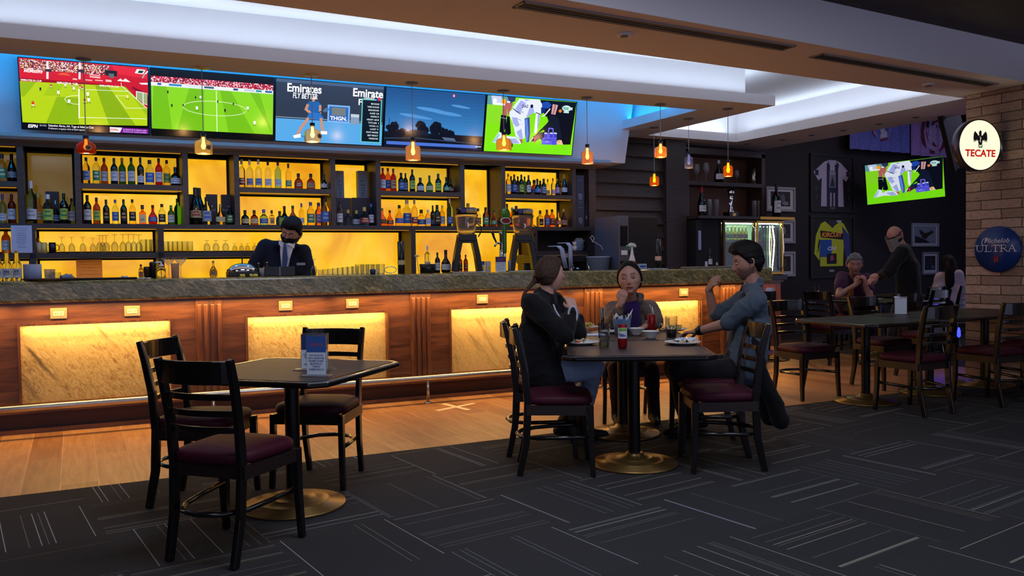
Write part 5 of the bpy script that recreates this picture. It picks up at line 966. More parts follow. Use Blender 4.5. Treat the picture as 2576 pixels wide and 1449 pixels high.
chair(7.02, 4.28, 84, 'dark chair with its back to the camera at the frame edge')
chair(7.78, 4.36, 92, 'dark chair beside the brick wall, tucked behind the edge chair')
def make_table(lab, clip=.05, W=.9):
    t = thing('dining_table', lab, 'table', (0, 0, 0), 0, 'dark pedestal tables'); h = W/2
    def oct_(h, c): return [(-h+c, -h), (h-c, -h), (h, -h+c), (h, h-c), (h-c, h), (-h+c, h), (-h, h-c), (-h, -h+c)]
    MB().prism(oct_(h, clip), .698, .728).build('table_edge', BLACKW, t, bevel=.011, seg=3)
    MB().prism(oct_(h-.035, clip*.7), .7282, .7295).build('table_top', TTOP, t)
    MB().lathe([(.038, .03), (.038, .69)], seg=24).build('column', IRON, t)
    MB().box(-.25, -.03, .678, .25, .03, .697).box(-.03, -.25, .678, .03, .25, .697).build('top_spider', IRON, t)
    MB().lathe([(.268, .001), (.272, .006), (.268, .014), (.19, .026), (.188, .032), (.178, .034), (.12, .04), (.118, .046), (.108, .048), (.06, .056), (.056, .07), (.05, .075), (.0001, .076)], seg=56).build('base_disc', BASEM, t)
    return t
T0 = make_table('dark pedestal table with two small cards, nearest the camera', .07); T0.location = (1.0, 4.345, .0005); T0.rotation_euler.z = math.radians(44)
TD = math.radians(-31.5)
def table(x, y, rz, lab): o = copy_tree(T0); o.location = (x, y, .0005); o.rotation_euler.z = rz; o['label'] = lab; return o
SD = Vector((-math.sin(TD), math.cos(TD)))
table(3.07, 4.13, TD, 'dark table in front of the three diners, half nearer the camera with two plates')
table(3.07+SD.x*.905, 4.13+SD.y*.905, TD, 'dark table joined behind, carrying the bucket and bowls of the three diners')
table(6.15, 4.87, math.radians(-2), 'dark table end nearest the bar in the long row, with a white card')
table(7.06, 4.89, 0, 'middle dark table of the long row at the brick wall')
table(7.93, 4.90, 0, 'dark table of the long row touching the brick wall')
# cards on the tables
TZ = .7305
ROWS2 = (('HOY ES DIA DE', .7), ('VEN A DISFRUTAR', .85), ('PROMOCIONES', .75), ('BUFFALO', .6), ('WINGS', .4), ('ARMONICO', .8))
p = at(792, 930, z=TZ); card_stand('menu_card', 'larger blue and white menu card standing behind the small one on the near table', p, math.radians(-36), .15, .19, (40, 60, 110), .45, ROWS2, 'MENU')
p = at(797, 945, z=TZ); card_stand('menu_card', 'small narrow blue and white card standing in front on the near table', p, math.radians(-38), .105, .20, (50, 90, 160), .42, ROWS2, '2X1')
p = at(2266, 791, z=TZ); o = card_stand('menu_card', 'white card in a silver clamp on the long dark table', p, math.radians(-50), .11, .165, (200, 200, 215), .1, (('', .1),), ' '); MB().box(-.058, -.006, .162, .058, .006, .17).build('clamp', CHROME, o)
# ---------------------------------------------------------------- the diners' table
def tp(u, v): return at(u, v, z=TZ)
def plate(u, v, r, lab, food, grp='plates on the tables', z=None):
    p = tp(u, v) if z is None else at(u, v, z=z); o = thing('plate', lab, 'plate', p, 0, grp)
    MB().lathe([(.0001, 0), (r*.6, 0), (r*.66, .004), (r*.98, .016), (r, .018), (r*.97, .02), (r*.66, .009), (r*.55, .006), (.0001, .006)], seg=40, caps=False).build('dish', CERAM, o)
    if food: 
        q = MB()
        for k in range(food[0]):
            a = rr.uniform(0, 6.28); d = rr.uniform(0, r*.55); c = rr.choice(food[1]); b = (d*math.cos(a), d*math.sin(a), .012+rr.uniform(0, food[2])); s = rr.uniform(.008, .02)
            q.ball(b, (s, s*rr.uniform(.5, 1), s*.5), 7, 5, col=lin(c))
        q.build('food', PRINT, o)
    return o
plate(1463, 866, .118, 'white plate with leftovers beside the woman in the black jacket', (14, [(70, 120, 40), (220, 200, 150), (190, 60, 40), (230, 226, 210)], .02))
o = plate(1717, 866, .118, 'white plate with crumpled napkin and fork before the man', (8, [(200, 180, 140), (170, 100, 50)], .01))
q = MB(); vs = [((i/10-.5)*.15, (j/8-.5)*.12, .02+.022*abs(noise.noise(Vector((i*.5, j*.5, 2))))) for i in range(11) for j in range(9)]; q.add(vs, [(i*9+j, (i+1)*9+j, (i+1)*9+j+1, i*9+j+1) for i in range(10) for j in range(8)], smooth=False)
o = q.build('paper_napkin', PAPER, loc=tp(1725, 862), rz=.4); s_ = o.modifiers.new('s', 'SOLIDIFY'); s_.thickness = .001; tag(o, 'crumpled white paper napkin lying on the plate before the man', 'napkin')
def fork(u, v, rz, z, lab):
    p = at(u, v, z=z); q = MB(); q.strip([(-.09, 0, .012), (.02, 0, .006), (.06, 0, .004), (.07, 0, .006)], .008, .002)
    for k in (-1.5, -.5, .5, 1.5): q.strip([(.068, k*.005, .006), (.1, k*.005, .012)], .002, .0015)
    q.strip([(.066, -.009, .006), (.066, .009, .006)], .006, .002); o = q.build('fork', CHROME, loc=p, rz=rz); tag(o, lab, 'fork')
fork(1722, 858, .9, TZ+.022, 'steel fork resting on the crumpled napkin before the man')
plate(1480, 827, .10, 'plate of nachos with green and yellow topping near the woman in black', (46, [(214, 184, 70), (170, 190, 70), (230, 214, 150), (150, 60, 40)], .035))
plate(1697, 832, .10, 'plate of nachos behind the tumbler of cola', (36, [(214, 184, 90), (190, 170, 90), (230, 214, 160)], .03))
q = MB(); vs = [((i/8-.5)*.20, (j/6-.5)*.12, .003+.012*abs(noise.noise(Vector((i*.5, j*.5, 12))))) for i in range(9) for j in range(7)]; q.add(vs, [(i*7+j, (i+1)*7+j, (i+1)*7+j+1, i*7+j+1) for i in range(8) for j in range(6)])
o = q.build('paper_napkin', PAPER, loc=tp(1488, 843), rz=TD); s_ = o.modifiers.new('s', 'SOLIDIFY'); s_.thickness = .002; tag(o, 'flat white paper napkins spread by the nachos plate', 'napkin')
plate(1536, 838, .085, 'small white side plate behind the ribbed glass', None)
p = tp(1520, 874); h = .155; o = thing('ribbed_glass', 'tall ribbed glass with a little pale drink beside the red soda can', 'glass', p)
q = MB(); n = 28; pr = [(.028, 0), (.03, .01), (.034, h*.6), (.036, h)]
for sgn, off in ((1, 0), (-1, .003)):
    vs = [((r-off)*(1+.06*(k % 2))*math.cos(2*PI*k/n), (r-off)*(1+.06*(k % 2))*math.sin(2*PI*k/n), z+(off if z < .01 else 0)) for r, z in pr for k in range(n)]
    q.add(vs, [(j*n+k, j*n+(k+1) % n, (j+1)*n+(k+1) % n, (j+1)*n+k) for j in range(3) for k in range(n)], smooth=True); q.add(vs[:n], [tuple(range(n))])
q.build('glass_wall', DRINKG, o, clean=False); MB().lathe([(.0001, .005), (.026, .005), (.027, .03), (.0001, .03)], seg=20).build('drink', mat('pale_drink', (220, 216, 150), .1, tr=.7), o)
def can(u, v, lab, top):
    p = tp(u, v); o = thing('soda_can', lab, 'drink can', p, 0, 'slim red drink cans'); h = .155 if 0 else .15
    MB().lathe([(.0001, .002), (.022, .001), (.029, .008), (.029, h-.014), (.024, h-.002), (.024, h)], seg=28).build('can_body', mat('can_red', (150, 20, 26), .25, .4, coat=.3), o); MB().lathe([(.024, h), (.023, h-.003), (.0001, h-.003)], seg=20, caps=False).build('lid', CHROME, o)
    q = MB(); q.lathe([(.0295, h*.42), (.0295, h*.86)], seg=14, caps=False, a0=-PI/2-1.3, a1=-PI/2+1.3, col=lin((190, 190, 200))); q.lathe([(.0298, h*.72), (.0298, h*.84)], seg=14, caps=False, a0=-PI/2-.8, a1=-PI/2+.8, col=lin((96, 160, 40))); q.lathe([(.03, h*.5), (.03, h*.56)], seg=8, caps=False, a0=-PI/2-.6, a1=-PI/2+.6, col=lin((60, 90, 160)))
    if top: q.build('label', PRINT, o, clean=False); pp = Pic(.04, .018); pp.text('clamato', .5, .7, .5, (30, 40, 110), w=.95, anchor='c', bold=.03, shear=.2); pp.build('print', PRINT, o, (-.01, -.0312, h*.6), (0, 0, -.45))
    o.rotation_euler.z = -.5; return o
can(1566, 876, 'slim red drink can with green and white label in front on the table', True); can(1639, 842, 'plain slim red drink can with straws behind the bowls', False)
p = tp(1645, 841); o = MB().tube([(0, 0, .08), (-.045, -.02, .19), (-.06, -.03, .2)], .003, 6).tube([(.008, 0, .08), (-.03, -.02, .185)], .003, 6).build('drinking_straw', WHITE, loc=(p.x, p.y, p.z+.02)); tag(o, 'two pale straws leaning across the plain red can', 'straw')
p = tp(1565, 842); o = thing('snack_bucket', 'pale blue metal bucket lined with patterned paper on the diners table', 'bucket', p); MB().lathe([(.0001, 0), (.052, 0), (.068, .12), (.07, .122), (.064, .12), (.05, .004), (.0001, .004)], seg=28, caps=False).build('pail', mat('pail_blue', (120, 160, 214), .4, .2), o)
q = MB(); n = 24
for k in range(n):
    a0, a1 = 2*PI*k/n, 2*PI*(k+1)/n; f = lambda a: .14+.012*math.sin(5*a)+.008*math.sin(9*a); g_ = (30, 30, 36) if k % 3 == 1 else (206, 206, 214)
    q.add([(.062*math.cos(a0), .062*math.sin(a0), .10), (.062*math.cos(a1), .062*math.sin(a1), .10), (.072*math.cos(a1), .072*math.sin(a1), f(a1)), (.072*math.cos(a0), .072*math.sin(a0), f(a0))], [(0, 1, 2, 3)], col=lin(g_))
q.add([(.03, 0, .1), (.09, .02, .16), (.11, .01, .19), (.07, -.01, .13)], [(0, 1, 2, 3)], col=lin((200, 200, 210))); q.build('paper_liner', PRINT, o, clean=False); q = MB(); [q.ball((rr.uniform(-.04, .04), rr.uniform(-.04, .04), .1+rr.uniform(0, .02)), .014, 7, 5) for _ in range(14)]; q.build('snack', mat('snack', (170, 120, 60), .7), o)
def bowl(u, v, lab, c):
    p = tp(u, v); o = thing('dip_bowl', lab, 'bowl', p, 0, 'white dip bowls'); MB().lathe([(.0001, 0), (.03, 0), (.034, .006), (.062, .05), (.064, .052), (.06, .052), (.03, .01), (.0001, .01)], seg=28, caps=False).build('bowl', CERAM, o); MB().lathe([(.0001, .041), (.052, .041)], seg=20, caps=False).build('dip', mat('dip_%d' % c[0], c, .5), o)
bowl(1601, 843, 'white dip bowl with yellow sauce beside the front drink can', (190, 160, 50)); bowl(1636, 851, 'white dip bowl with orange sauce, nearest the camera edge of the table', (200, 90, 30))
p = tp(1670, 832); glassw('rocks', p, 'short square-looking tumbler with ice between the red can and the cola', 'tumblers on the diners table', .1); p = tp(1689, 852); glassw('tumbler', p, 'tall tumbler half filled with dark cola beside the man hand', 'tumblers on the diners table', .158)
o = MB().lathe([(.0001, .009), (.031, .009), (.034, .065), (.0001, .065)], seg=20).build('cola_drink', mat('cola', (30, 12, 8), .1), loc=p); tag(o, 'dark cola inside the tall tumbler on the diners table', 'drink')
p = tp(1612, 824); o = MB().box(-.07, -.036, 0, .07, .036, .009).build('mobile_phone', BLK, bevel=.003, loc=p, rz=TD); tag(o, 'black phone lying before the woman in the brown jacket', 'phone')
p = tp(1592, 827); glassw('rocks', p, 'small pale cup behind the first dip bowl', 'tumblers on the diners table', .05, m=CERAM)
# floor cross of tape
o = MB().obox((0, 0, .0015), (.46, .05, .001), (0, 0, .35)).obox((0, 0, .0025), (.42, .05, .001), (0, 0, 1.72)).build('tape_cross', mat('tape', (236, 200, 160), .6), loc=at(1147, 1024, z=0)); tag(o, 'cross of pale tape stuck on the wooden floor by the foot rail', 'tape mark')
# ================================================================= far corner: cooler, shelf, pictures
cx0, cx1, cy = 8.30, 9.52, 9.0
o = thing('back_cabinet', 'orange-brown wooden cabinet under the glass-door cooler', 'cabinet', (0, 0, 0)); MB().box(7.74, 9.02, .0, 9.48, 9.45, .93).box(7.74, 8.98, .93, 9.50, 9.45, .96).build('carcass', BARWOODV, o); MB().box(7.74, 8.95, .96, 9.55, 9.46, 1.035).build('top_slab', mat('dark_slab', (30, 22, 20), .3), o, bevel=.004)
MB().box(9.0, 9.005, .12, 9.44, 9.018, .9).build('door', BARWOODV, o, bevel=.003)
o = thing('drinks_cooler', 'lit glass-door drinks cooler full of bottles at the bar end', 'drinks cooler', (0, 0, 1.037)); GOLDT = mat('gold_trim', (190, 140, 60), .3, .8)
ch = .82; q = MB(); q.box(cx0-.45, 9.44, 0, cx1, 9.47, ch).box(cx0-.45, cy+.02, 0, cx0, 9.44, ch).box(cx1-.03, cy+.02, 0, cx1, 9.44, ch).box(cx0, cy+.02, 0, cx1, 9.44, .03).box(cx0, cy+.02, ch-.04, cx1, 9.44, ch); q.build('casing', BLKM, o)
MB().box(cx0+.001, 9.42, .03, cx1-.031, 9.439, ch-.04).build('liner', mat('liner', (190, 206, 190), .4), o)
MB().box(cx0+.01, cy+.06, ch-.055, cx1-.04, cy+.1, ch-.041).build('tube_lamp', mat('cooler_lamp', em=(225, 255, 225), es=70), o)
xm = (cx0+cx1)/2+.03
for k, (a, b_) in enumerate(((cx0, xm-.01), (xm+.01, cx1-.02))):
    q = MB(); f = .035; q.box(a, cy-.02, .01, b_, cy+.018, .01+f).box(a, cy-.02, ch-.01-f, b_, cy+.018, ch-.01).box(a, cy-.02, .01+f, a+f, cy+.018, ch-.01-f).box(b_-f, cy-.02, .01+f, b_, cy+.018, ch-.01-f)
    d = q.build('door', GOLDT if k else mat('dark_gold', (90, 64, 36), .35, .6), o); MB().box(a+f, cy-.004, .01+f, b_-f, cy, ch-.01-f).build('glass_pane', COOLERG, d)
    MB().tube([(b_-.06, cy-.024, .08), (b_-.05, cy-.06, .12), (b_-.045, cy-.065, ch/2), (b_-.05, cy-.06, ch-.12), (b_-.06, cy-.024, ch-.08)], .012, 10).build('handle', CHROME, d)
MB().tube([(cx1-.27, cy-.028, .06), (cx1-.24, cy-.03, .3), (cx1-.22, cy-.03, .5), (cx1-.26, cy-.028, .74)], .009, 8).build('light_strip', mat('strip_lamp', em=(255, 240, 190), es=8), o); MB().tube([(cx1-.30, cy-.026, .06), (cx1-.32, cy-.026, .4), (cx1-.31, cy-.026, .74)], .007, 8).build('light_strip', mat('strip_lamp_green', em=(210, 250, 190), es=3), o)
for z in (.27, .53): MB().box(cx0+.005, cy+.05, z-.006, cx1-.035, 9.41, z).build('wire_shelf', mat('shelf_green', (110, 160, 110), .4), o)
cols = [['pbw', 'pbw', 'pbw', 'yeg', 'yrg', 'yrg', 'yrg', 'yrg', 'pwg'], ['gks', 'gks', 'gks', 'ges', 'gvs', 'gvs', 'gvs']]
LC['v'] = (110, 200, 60); LN['v'] = 'lime'
for si, z in enumerate((.031, .271, .531)):
    for k in range(16):
        x = cx0+.045+k*.0715
        if abs(x-xm) < .03: continue
        s = (cols[0]+['g']*0)[min(k, 8)] if k < 9 else cols[1][k-9]
        if si == 1: s = ['arn', 'kgn', 'akn'][k % 3].replace('g', 'y') if k < 9 else 'aws'
        if si == 0: s = 'kwk' if k % 2 else 'bbs'
        b_ = bottle('b', .2, s[0], s[1], s[2], (x, cy+.09, 1.037+z)); tag(b_, uniq('chilled longneck bottle on the %s shelf of the cooler, %s from the %s door edge' % (('bottom', 'middle', 'top')[si], ORD[k] if k < 9 else ORD[15-k], 'hinged' if k < 9 else 'lit')), 'bottle', 'chilled bottles in the cooler')
o = thing('cooler_top_slab', 'dark board with a gold-lit edge over the cooler carrying bottles and a trophy', 'shelf', (0, 0, 0)); MB().box(7.74, 8.86, 1.862, 9.6, 9.48, 1.90).build('board', ESP, o); MB().box(8.9, 8.852, 1.862, 9.6, 8.86, 1.90).build('edge_trim', GOLDT, o)
MB().box(7.74, 8.93, 1.04, 7.845, 9.44, 1.84).build('chiller_side', BLKM); bpy.data.objects['chiller_side'].name = 'wine_chiller'; o = bpy.data.objects['wine_chiller']; tag(o, 'plain black cabinet side left of the drinks cooler, with a pale handle'.replace('left of', 'beside'), 'chiller'); 
MB().box(-.02, -.02, 0, .02, 0, .27).build('handle', mat('hand_grey', (150, 160, 200), .4), o, loc=(7.80, 8.93, 1.42))
o = thing('trophy_shelf', 'dark shelf niche above the cooler with trophies, glasses and bottles', 'shelving unit', (0, 0, 0)); q = MB(); y0_, y1_ = 9.12, 9.47
q.box(7.72, y0_, 1.905, 7.79, y1_, 2.86).box(9.2, y0_, 1.905, 9.27, y1_, 2.86).box(7.72, y0_, 2.80, 9.27, y1_, 2.89); q.build('frame', ESP, o); MB().box(7.79, y0_, 2.355, 9.2, y1_, 2.41).build('shelf_board', ESP, o); MB().box(7.79, 9.44, 1.91, 9.2, 9.46, 2.8).build('back_board', mat('niche_back', (96, 64, 46), .6), o)
ys = 9.2
def xat(u, v=450): return at(u, v, y=ys).x
for k, u in enumerate((1752, 1778, 1858)): glassw('wine', (xat(u), ys+.02*k, 2.412), 'stemmed glass on the upper niche shelf, %s from the boarded wall' % ORD[k], 'glasses in the trophy niche', (.25, .28, .2)[k], m=mat('grey_glass', (150, 150, 156), .15, tr=.6))
o = bottle('r', .33, 'k', 'w', 's', (xat(1808), ys, 2.412)); tag(o, 'dark bottle with round white label on the upper niche shelf', 'bottle'); o = MB().lathe([(.0001, 0), (.045, 0), (.03, .1), (.04, .24), (.0001, .24)], seg=14).build('steel_shaker', STEEL, loc=(xat(1895), ys, 2.412)); tag(o, 'steel shaker alone at the outer end of the upper niche shelf', 'shaker')
for k, u in enumerate((1784, 1802, 1897, 1908)): glassw('tumbler', (xat(u), ys, 1.902), 'tall narrow glass on the board over the cooler, %s from the boarded wall' % ORD[k], 'glasses in the trophy niche', .26, m=mat('grey_glass')).scale = (1.0, 1.0, 1.86)
o = bottle('c', .44, 'k', 'w', 'r', (xat(1765), ys, 1.902)); tag(o, 'large dark champagne bottle with pinkish foil on the board over the cooler', 'bottle'); o = bottle('w', .5, 'k', 'w', 'k', (xat(1928)+.0, 9.0, 1.902)); tag(o, 'large dark wine bottle with pale label at the end of the board', 'bottle')
o = thing('ball_trophy', 'silver ball trophy on a black base over the cooler', 'trophy', (xat(1838), ys, 1.902)); MB().box(-.09, -.07, 0, .09, .07, .08).build('base', BLK, o, bevel=.004); MB().lathe([(.055, .081), (.05, .1), (.03, .14), (.022, .2), (.034, .26), (.04, .3), (.03, .33)], seg=18).tube([(.03, 0, .12), (-.03, .0, .2), (.03, 0, .3)], .014, 8).build('stem', CHROME, o); MB().ball((0, 0, .37), .062, 20, 14).build('ball', CHROME, o); MB().box(-.03, -.075, .02, .03, -.0705, .06).build('plaque', mat('plaque', (230, 190, 110), .4, .5), o)
PW_ = 9.495
def frame(name, lab, u0, v0, u1, v1, fc, fw, fn, y=PW_, grp=None, mat_c=(190, 192, 200), cat='framed picture'):
    a = at(u0, v0, y=y); b_ = at(u1, v1, y=y); W = b_.x-a.x; H = a.z-b_.z; o = thing(name, lab, cat, ((a.x+b_.x)/2, y, (a.z+b_.z)/2), 0, grp)
    q = MB(); d = .03; q.box(-W/2, -d, -H/2, W/2, -.002, -H/2+fw).box(-W/2, -d, H/2-fw, W/2, -.002, H/2).box(-W/2, -d, -H/2+fw, -W/2+fw, -.002, H/2-fw).box(W/2-fw, -d, -H/2+fw, W/2, -.002, H/2-fw); q.build('frame', mat('fr_%d' % fc[0], fc, .5), o)
    p = Pic(W-2*fw, H-2*fw, mat_c); fn(p); p.build('picture', PRINT, o, (0, -.012, 0)); return o
def photo(cs):
    def f(p):
        p.rect(.12, .12, .88, .85, cs[0]); p.ell(.35, .6, p.W*.09, p.H*.2, cs[1]); p.ell(.6, .5, p.W*.08, p.H*.26, cs[2]); p.ell(.7, .7, p.W*.12, p.H*.1, cs[3]); p.ell(.5, .35, p.W*.05, p.H*.07, cs[2])
    return f
GP_ = 'white framed photographs on the dark wall'
frame('framed_photo', 'white framed dark photograph beside the large wine bottle, topmost', 1925, 469, 1998, 533, (150, 152, 160), .035, photo([(28, 28, 40), (60, 60, 84), (90, 90, 104), (130, 126, 130)]), grp=GP_)
frame('framed_photo', 'white framed photograph of a running player, middle of its column', 1930, 552, 1998, 612, (150, 152, 160), .035, photo([(50, 40, 48), (110, 70, 76), (140, 130, 140), (70, 60, 60)]), grp=GP_)
frame('framed_photo', 'white framed brownish photograph, lowest beside the cooler', 1935, 633, 1998, 695, (160, 162, 172), .035, photo([(40, 28, 22), (60, 40, 30), (90, 70, 50), (50, 34, 26)]), grp=GP_)
def moto(p): p.rect(.06, .06, .94, .94, (120, 134, 150)); p.poly([(.1, .55), (.3, .62), (.6, .8), (.7, .9), (.1, .9)], (24, 26, 36)); p.poly([(.3, .3), (.36, .28), (.5, .42), (.8, .3), (.86, .36), (.6, .6), (.55, .72), (.4, .66), (.34, .5)], (36, 28, 26)); p.ell(.75, .36, p.W*.06, p.H*.08, (50, 40, 40)); p.ell(.42, .5, p.W*.06, p.H*.09, (60, 46, 40)); p.poly([(.27, .2), (.34, .28), (.36, .5), (.28, .44)], (40, 50, 70))
frame('framed_photo', 'pale framed picture of a leaping motorcycle above the waiter shoulder', 2291, 561, 2359, 620, (150, 156, 170), .03, moto, grp=GP_)
frame('framed_photo', 'dark blue framed action photograph below the motorcycle picture', 2318, 634, 2358, 690, (120, 126, 146), .03, photo([(24, 30, 50), (40, 50, 90), (70, 50, 50), (90, 96, 120)]), grp=GP_)
def tee(p):
    w = (176, 172, 200); p.rect(0, 0, 1, 1, (22, 23, 27)); p.poly([(.3, .1), (.42, .06), (.58, .06), (.7, .1), (.94, .3), (.84, .46), (.76, .4), (.78, .94), (.22, .94), (.24, .4), (.16, .46), (.04, .3)], w)
    bl = (26, 36, 62)
    for a in (.36, .56): p.rect(a, .14, a+.08, .94, bl)
    p.rect(.36, .26, .64, .6, bl); p.rect(.42, .26, .58, .58, (120, 122, 146)); p.poly([(.44, .56), (.5, .36), (.56, .56)], (40, 40, 60)); p.rect(.36, .6, .64, .68, bl); p.rect(.45, .68, .55, .94, (170, 150, 170)); p.rect(.48, .68, .52, .94, bl); p.poly([(.36, .14), (.42, .08), (.4, .2), (.36, .22)], bl); p.poly([(.6, .08), (.66, .14), (.64, .22), (.6, .2)], bl); p.rect(.08, .26, .16, .36, bl); p.rect(.84, .26, .92, .36, bl)
    p.rect(.44, .955, .56, .99, (90, 90, 100)); 
    for u, v in ((.1, .6), (.1, .76), (.9, .6), (.9, .76)): p.ell(u, v, .03, .045, (50, 50, 58))
    p.text('CORONA', .43, .33, .04, (200, 200, 214), w=.14, bold=.02)
def race(p):
    yl = (190, 206, 40); bl = (34, 84, 170); p.rect(0, 0, 1, 1, (24, 24, 22)); p.poly([(.1, .3), (.22, .1), (.32, .06), (.38, .1), (.5, .16), (.62, .1), (.68, .06), (.78, .1), (.92, .3), (.95, .6), (.86, .74), (.78, .5), (.76, .84), (.2, .84), (.2, .5), (.18, .74), (.06, .62)], yl)
    p.poly([(.74, .14), (.92, .3), (.95, .6), (.86, .74), (.78, .5), (.76, .3)], (50, 60, 130)); p.rect(.2, .38, .48, .68, bl); p.poly([(.36, .08), (.5, .18), (.62, .08), (.58, .05), (.42, .05)], (50, 44, 60)); p.poly([(.2, .22), (.78, .27), (.76, .38), (.22, .34)], (30, 20, 24)); p.text('KIRCUIT', .24, .33, .075, (236, 120, 40), w=.5, bold=.04, shear=.2); p.text('KIRCUIT', .245, .326, .07, (250, 190, 60), w=.49, bold=.0, shear=.2)
    p.text('CHI', .38, .56, .06, (220, 226, 240), w=.22, bold=.04, shear=.3); p.rect(.36, .62, .6, .8, (20, 20, 26)); p.ell(.48, .7, .04, .05, (90, 90, 140)); p.poly([(.44, .74), (.5, .64), (.54, .72)], (200, 60, 80)); p.poly([(.14, .5), (.17, .36), (.2, .4), (.17, .6)], (40, 60, 30)); p.rect(.6, .04, .72, .075, (180, 190, 190)); p.rect(.42, .9, .54, .94, (150, 150, 160)); p.text('JUSTIN', .12, .6, .05, (40, 50, 30), w=.03, vert=False)
frame('framed_jersey', 'framed white and navy striped football shirt on the dark wall', 2036, 385, 2147, 535, (18, 18, 20), .04, tee, cat='framed shirt'); frame('framed_jersey', 'framed yellow and blue racing shirt under the striped shirt', 2036, 541, 2147, 697, (18, 18, 20), .04, race, cat='framed shirt')
def flag(u0, u1, v1, fn, lab):
    y = 9.3; a = at(u0, v1, y=y); b_ = at(u1, v1, y=y); W = b_.x-a.x; H = .85; p = Pic(W, H); p.step = .0008; fn(p)
    for v_ in p.mb.v: v_.y += .02*math.sin(v_.x*24)
    # subdivide wide faces so the folds show
    o = p.build('team_flag', CLOTHP, None, ((a.x+b_.x)/2, y, a.z+H/2)); tag(o, lab, 'flag', 'team flags high on the dark wall'); s_ = o.modifiers.new('s', 'SOLIDIFY'); s_.thickness = .002; s_.offset = 1
def strips(p, c):
    p.k += 1; n = 40
    for k in range(n): p.rect(k/n, 0, (k+1)/n, 1, c, False)
def f1(p): strips(p, (110, 120, 210)); p.rect(0, 0, 1, .0001, (0, 0, 0)); p.ell(.52, .5, .26, .26, (130, 60, 110), 32); p.ell(.52, .5, .22, .22, (200, 200, 226), 32); p.ell(.52, .5, .15, .15, (90, 90, 170), 28)
def f2(p): strips(p, (170, 140, 214)); p.ell(.62, .52, .36, .36, (120, 40, 70), 36); p.ell(.62, .52, .31, .31, (190, 170, 226), 36); p.ell(.62, .52, .24, .24, (130, 40, 70), 32); p.rect(.4, .46, .9, .52, (210, 190, 236)); p.rect(.42, .58, .88, .64, (210, 190, 236)); p.text('PSV', .38, .4, .16, (30, 24, 60), w=.5, bold=.04)
flag(2140, 2286, 374, f1, 'blue team flag with a round crest hanging high on the dark wall'); flag(2293, 2384, 390, f2, 'lilac team flag with a crimson ring crest beside the blue flag')
# screen seen from behind at the brick corner
o = thing('wall_tv', 'television seen almost edge-on as a black panel beside the brick corner', 'television', at(2404, 352, y=6.5), 0); o.rotation_euler = (math.radians(-10), math.radians(-12), math.radians(24))
MB().box(-.6, -.02, -.35, .6, .03, .35).build('housing', BLK, o, bevel=.004); MB().box(-.58, -.0215, -.33, .58, -.0205, .33).build('glass', BLKM, o); MB().box(-.15, .03, -.12, .15, .09, .12).build('wall_bracket', GREYM, o)
# round signs on the brick
c = Vector((8.1, 5.1, 2.394)); an = math.radians(193.7); nrm = Vector((math.sin(an), math.cos(an), 0)); o = thing('round_light_sign', 'round glowing white sign with a black eagle and red lettering', 'lit sign', c); o.rotation_euler.z = math.atan2(nrm.x, -nrm.y)
R_ = .25; q = MB(); q.M = Matrix.Rotation(PI/2, 4, 'X'); q.lathe([(R_, -.05), (R_+.012, -.045), (R_+.012, .045), (R_, .05)], seg=56, caps=False); q.build('rim', mat('sign_rim', (90, 80, 96), .3, .6), o)
FACE = mat('sign_face', (250, 246, 220), .3, em=(255, 250, 205), es=1.05); q = MB(); q.M = Matrix.Rotation(PI/2, 4, 'X'); q.lathe([(.0001, .049), (R_-.001, .046)], seg=56, caps=False); q.lathe([(R_-.001, -.046), (.0001, -.049)], seg=56, caps=False); q.build('lit_face', FACE, o, clean=False)
SIGNP = colmat('sign_translucent', emit=.85)
def sign_print(s):
    p = Pic(2*R_, 2*R_); K = (24, 20, 60); bk = (16, 14, 22)
    p.poly([(.5, .2), (.53, .24), (.53, .3), (.56, .34), (.55, .46), (.52, .5), (.48, .5), (.45, .46), (.44, .34), (.47, .3), (.46, .25)], bk)
    for m_ in (-1, 1):
        X = lambda a: .5+m_*a
        p.poly([(X(.03), .33), (X(.08), .27), (X(.13), .22), (X(.16), .27), (X(.17), .36), (X(.155), .46), (X(.13), .4), (X(.115), .45), (X(.09), .39), (X(.075), .43), (X(.04), .38)], bk)
        p.line([(X(.03), .47), (X(.05), .52)], .008, bk); p.line([(X(.0), .47), (X(.03), .53)], .006, bk)
    p.line([(.49, .34), (.51, .36), (.49, .42), (.51, .44)], .007, (240, 236, 210)); p.rect(.45, .53, .55, .555, (40, 110, 60)); p.ell(.5, .235, .014, .012, bk)
    p.text('TECATE', .5, .73, .135, (206, 24, 30), w=.74, bold=.035, anchor='c', shear=.05); p.text('-', .12, .64, .06, (206, 24, 30), w=.06)
    p.build('lettering', SIGNP, o, (0, -.051*s, 0), (0, 0, 0 if s == 1 else PI))
sign_print(1); sign_print(-1)
M_ = Matrix.Rotation(-o.rotation_euler.z, 4, 'Z'); q = MB()
for dz in (-.1, .1):
    a = Vector((8.39, 5.02, 2.394+dz))-c; b_ = Vector((8.15, 5.09, 2.394+dz))-c; q.tube([M_ @ a, M_ @ a.lerp(b_, .9)], .014, 8)
q.tube([M_ @ (Vector((8.385, 5.02, 2.25))-c), M_ @ (Vector((8.385, 5.02, 2.54))-c)], .02, 8); q.build('wall_arm', STEEL, o)
c = Vector((8.372, 5.04, 1.343)); o = thing('round_wall_sign', 'round deep blue wall sign with white script and capitals on the brick', 'wall sign', c, -PI/2); R_ = .234
q = MB(); q.M = Matrix.Rotation(PI/2, 4, 'X'); q.lathe([(R_, -.02), (R_+.003, -.012), (R_, .02), (.0001, .02)], seg=64); q.build('disc', mat('sign_blue', (24, 54, 120), .35), o)
p = Pic(2*R_, 2*R_); WH = (226, 222, 226); p.text('Michelob', .5, .36, .105, WH, w=.56, anchor='c', shear=.35); p.line([(.2, .39), (.16, .36), (.2, .27), (.3, .24), (.26, .34)], .006, WH)
x = .1
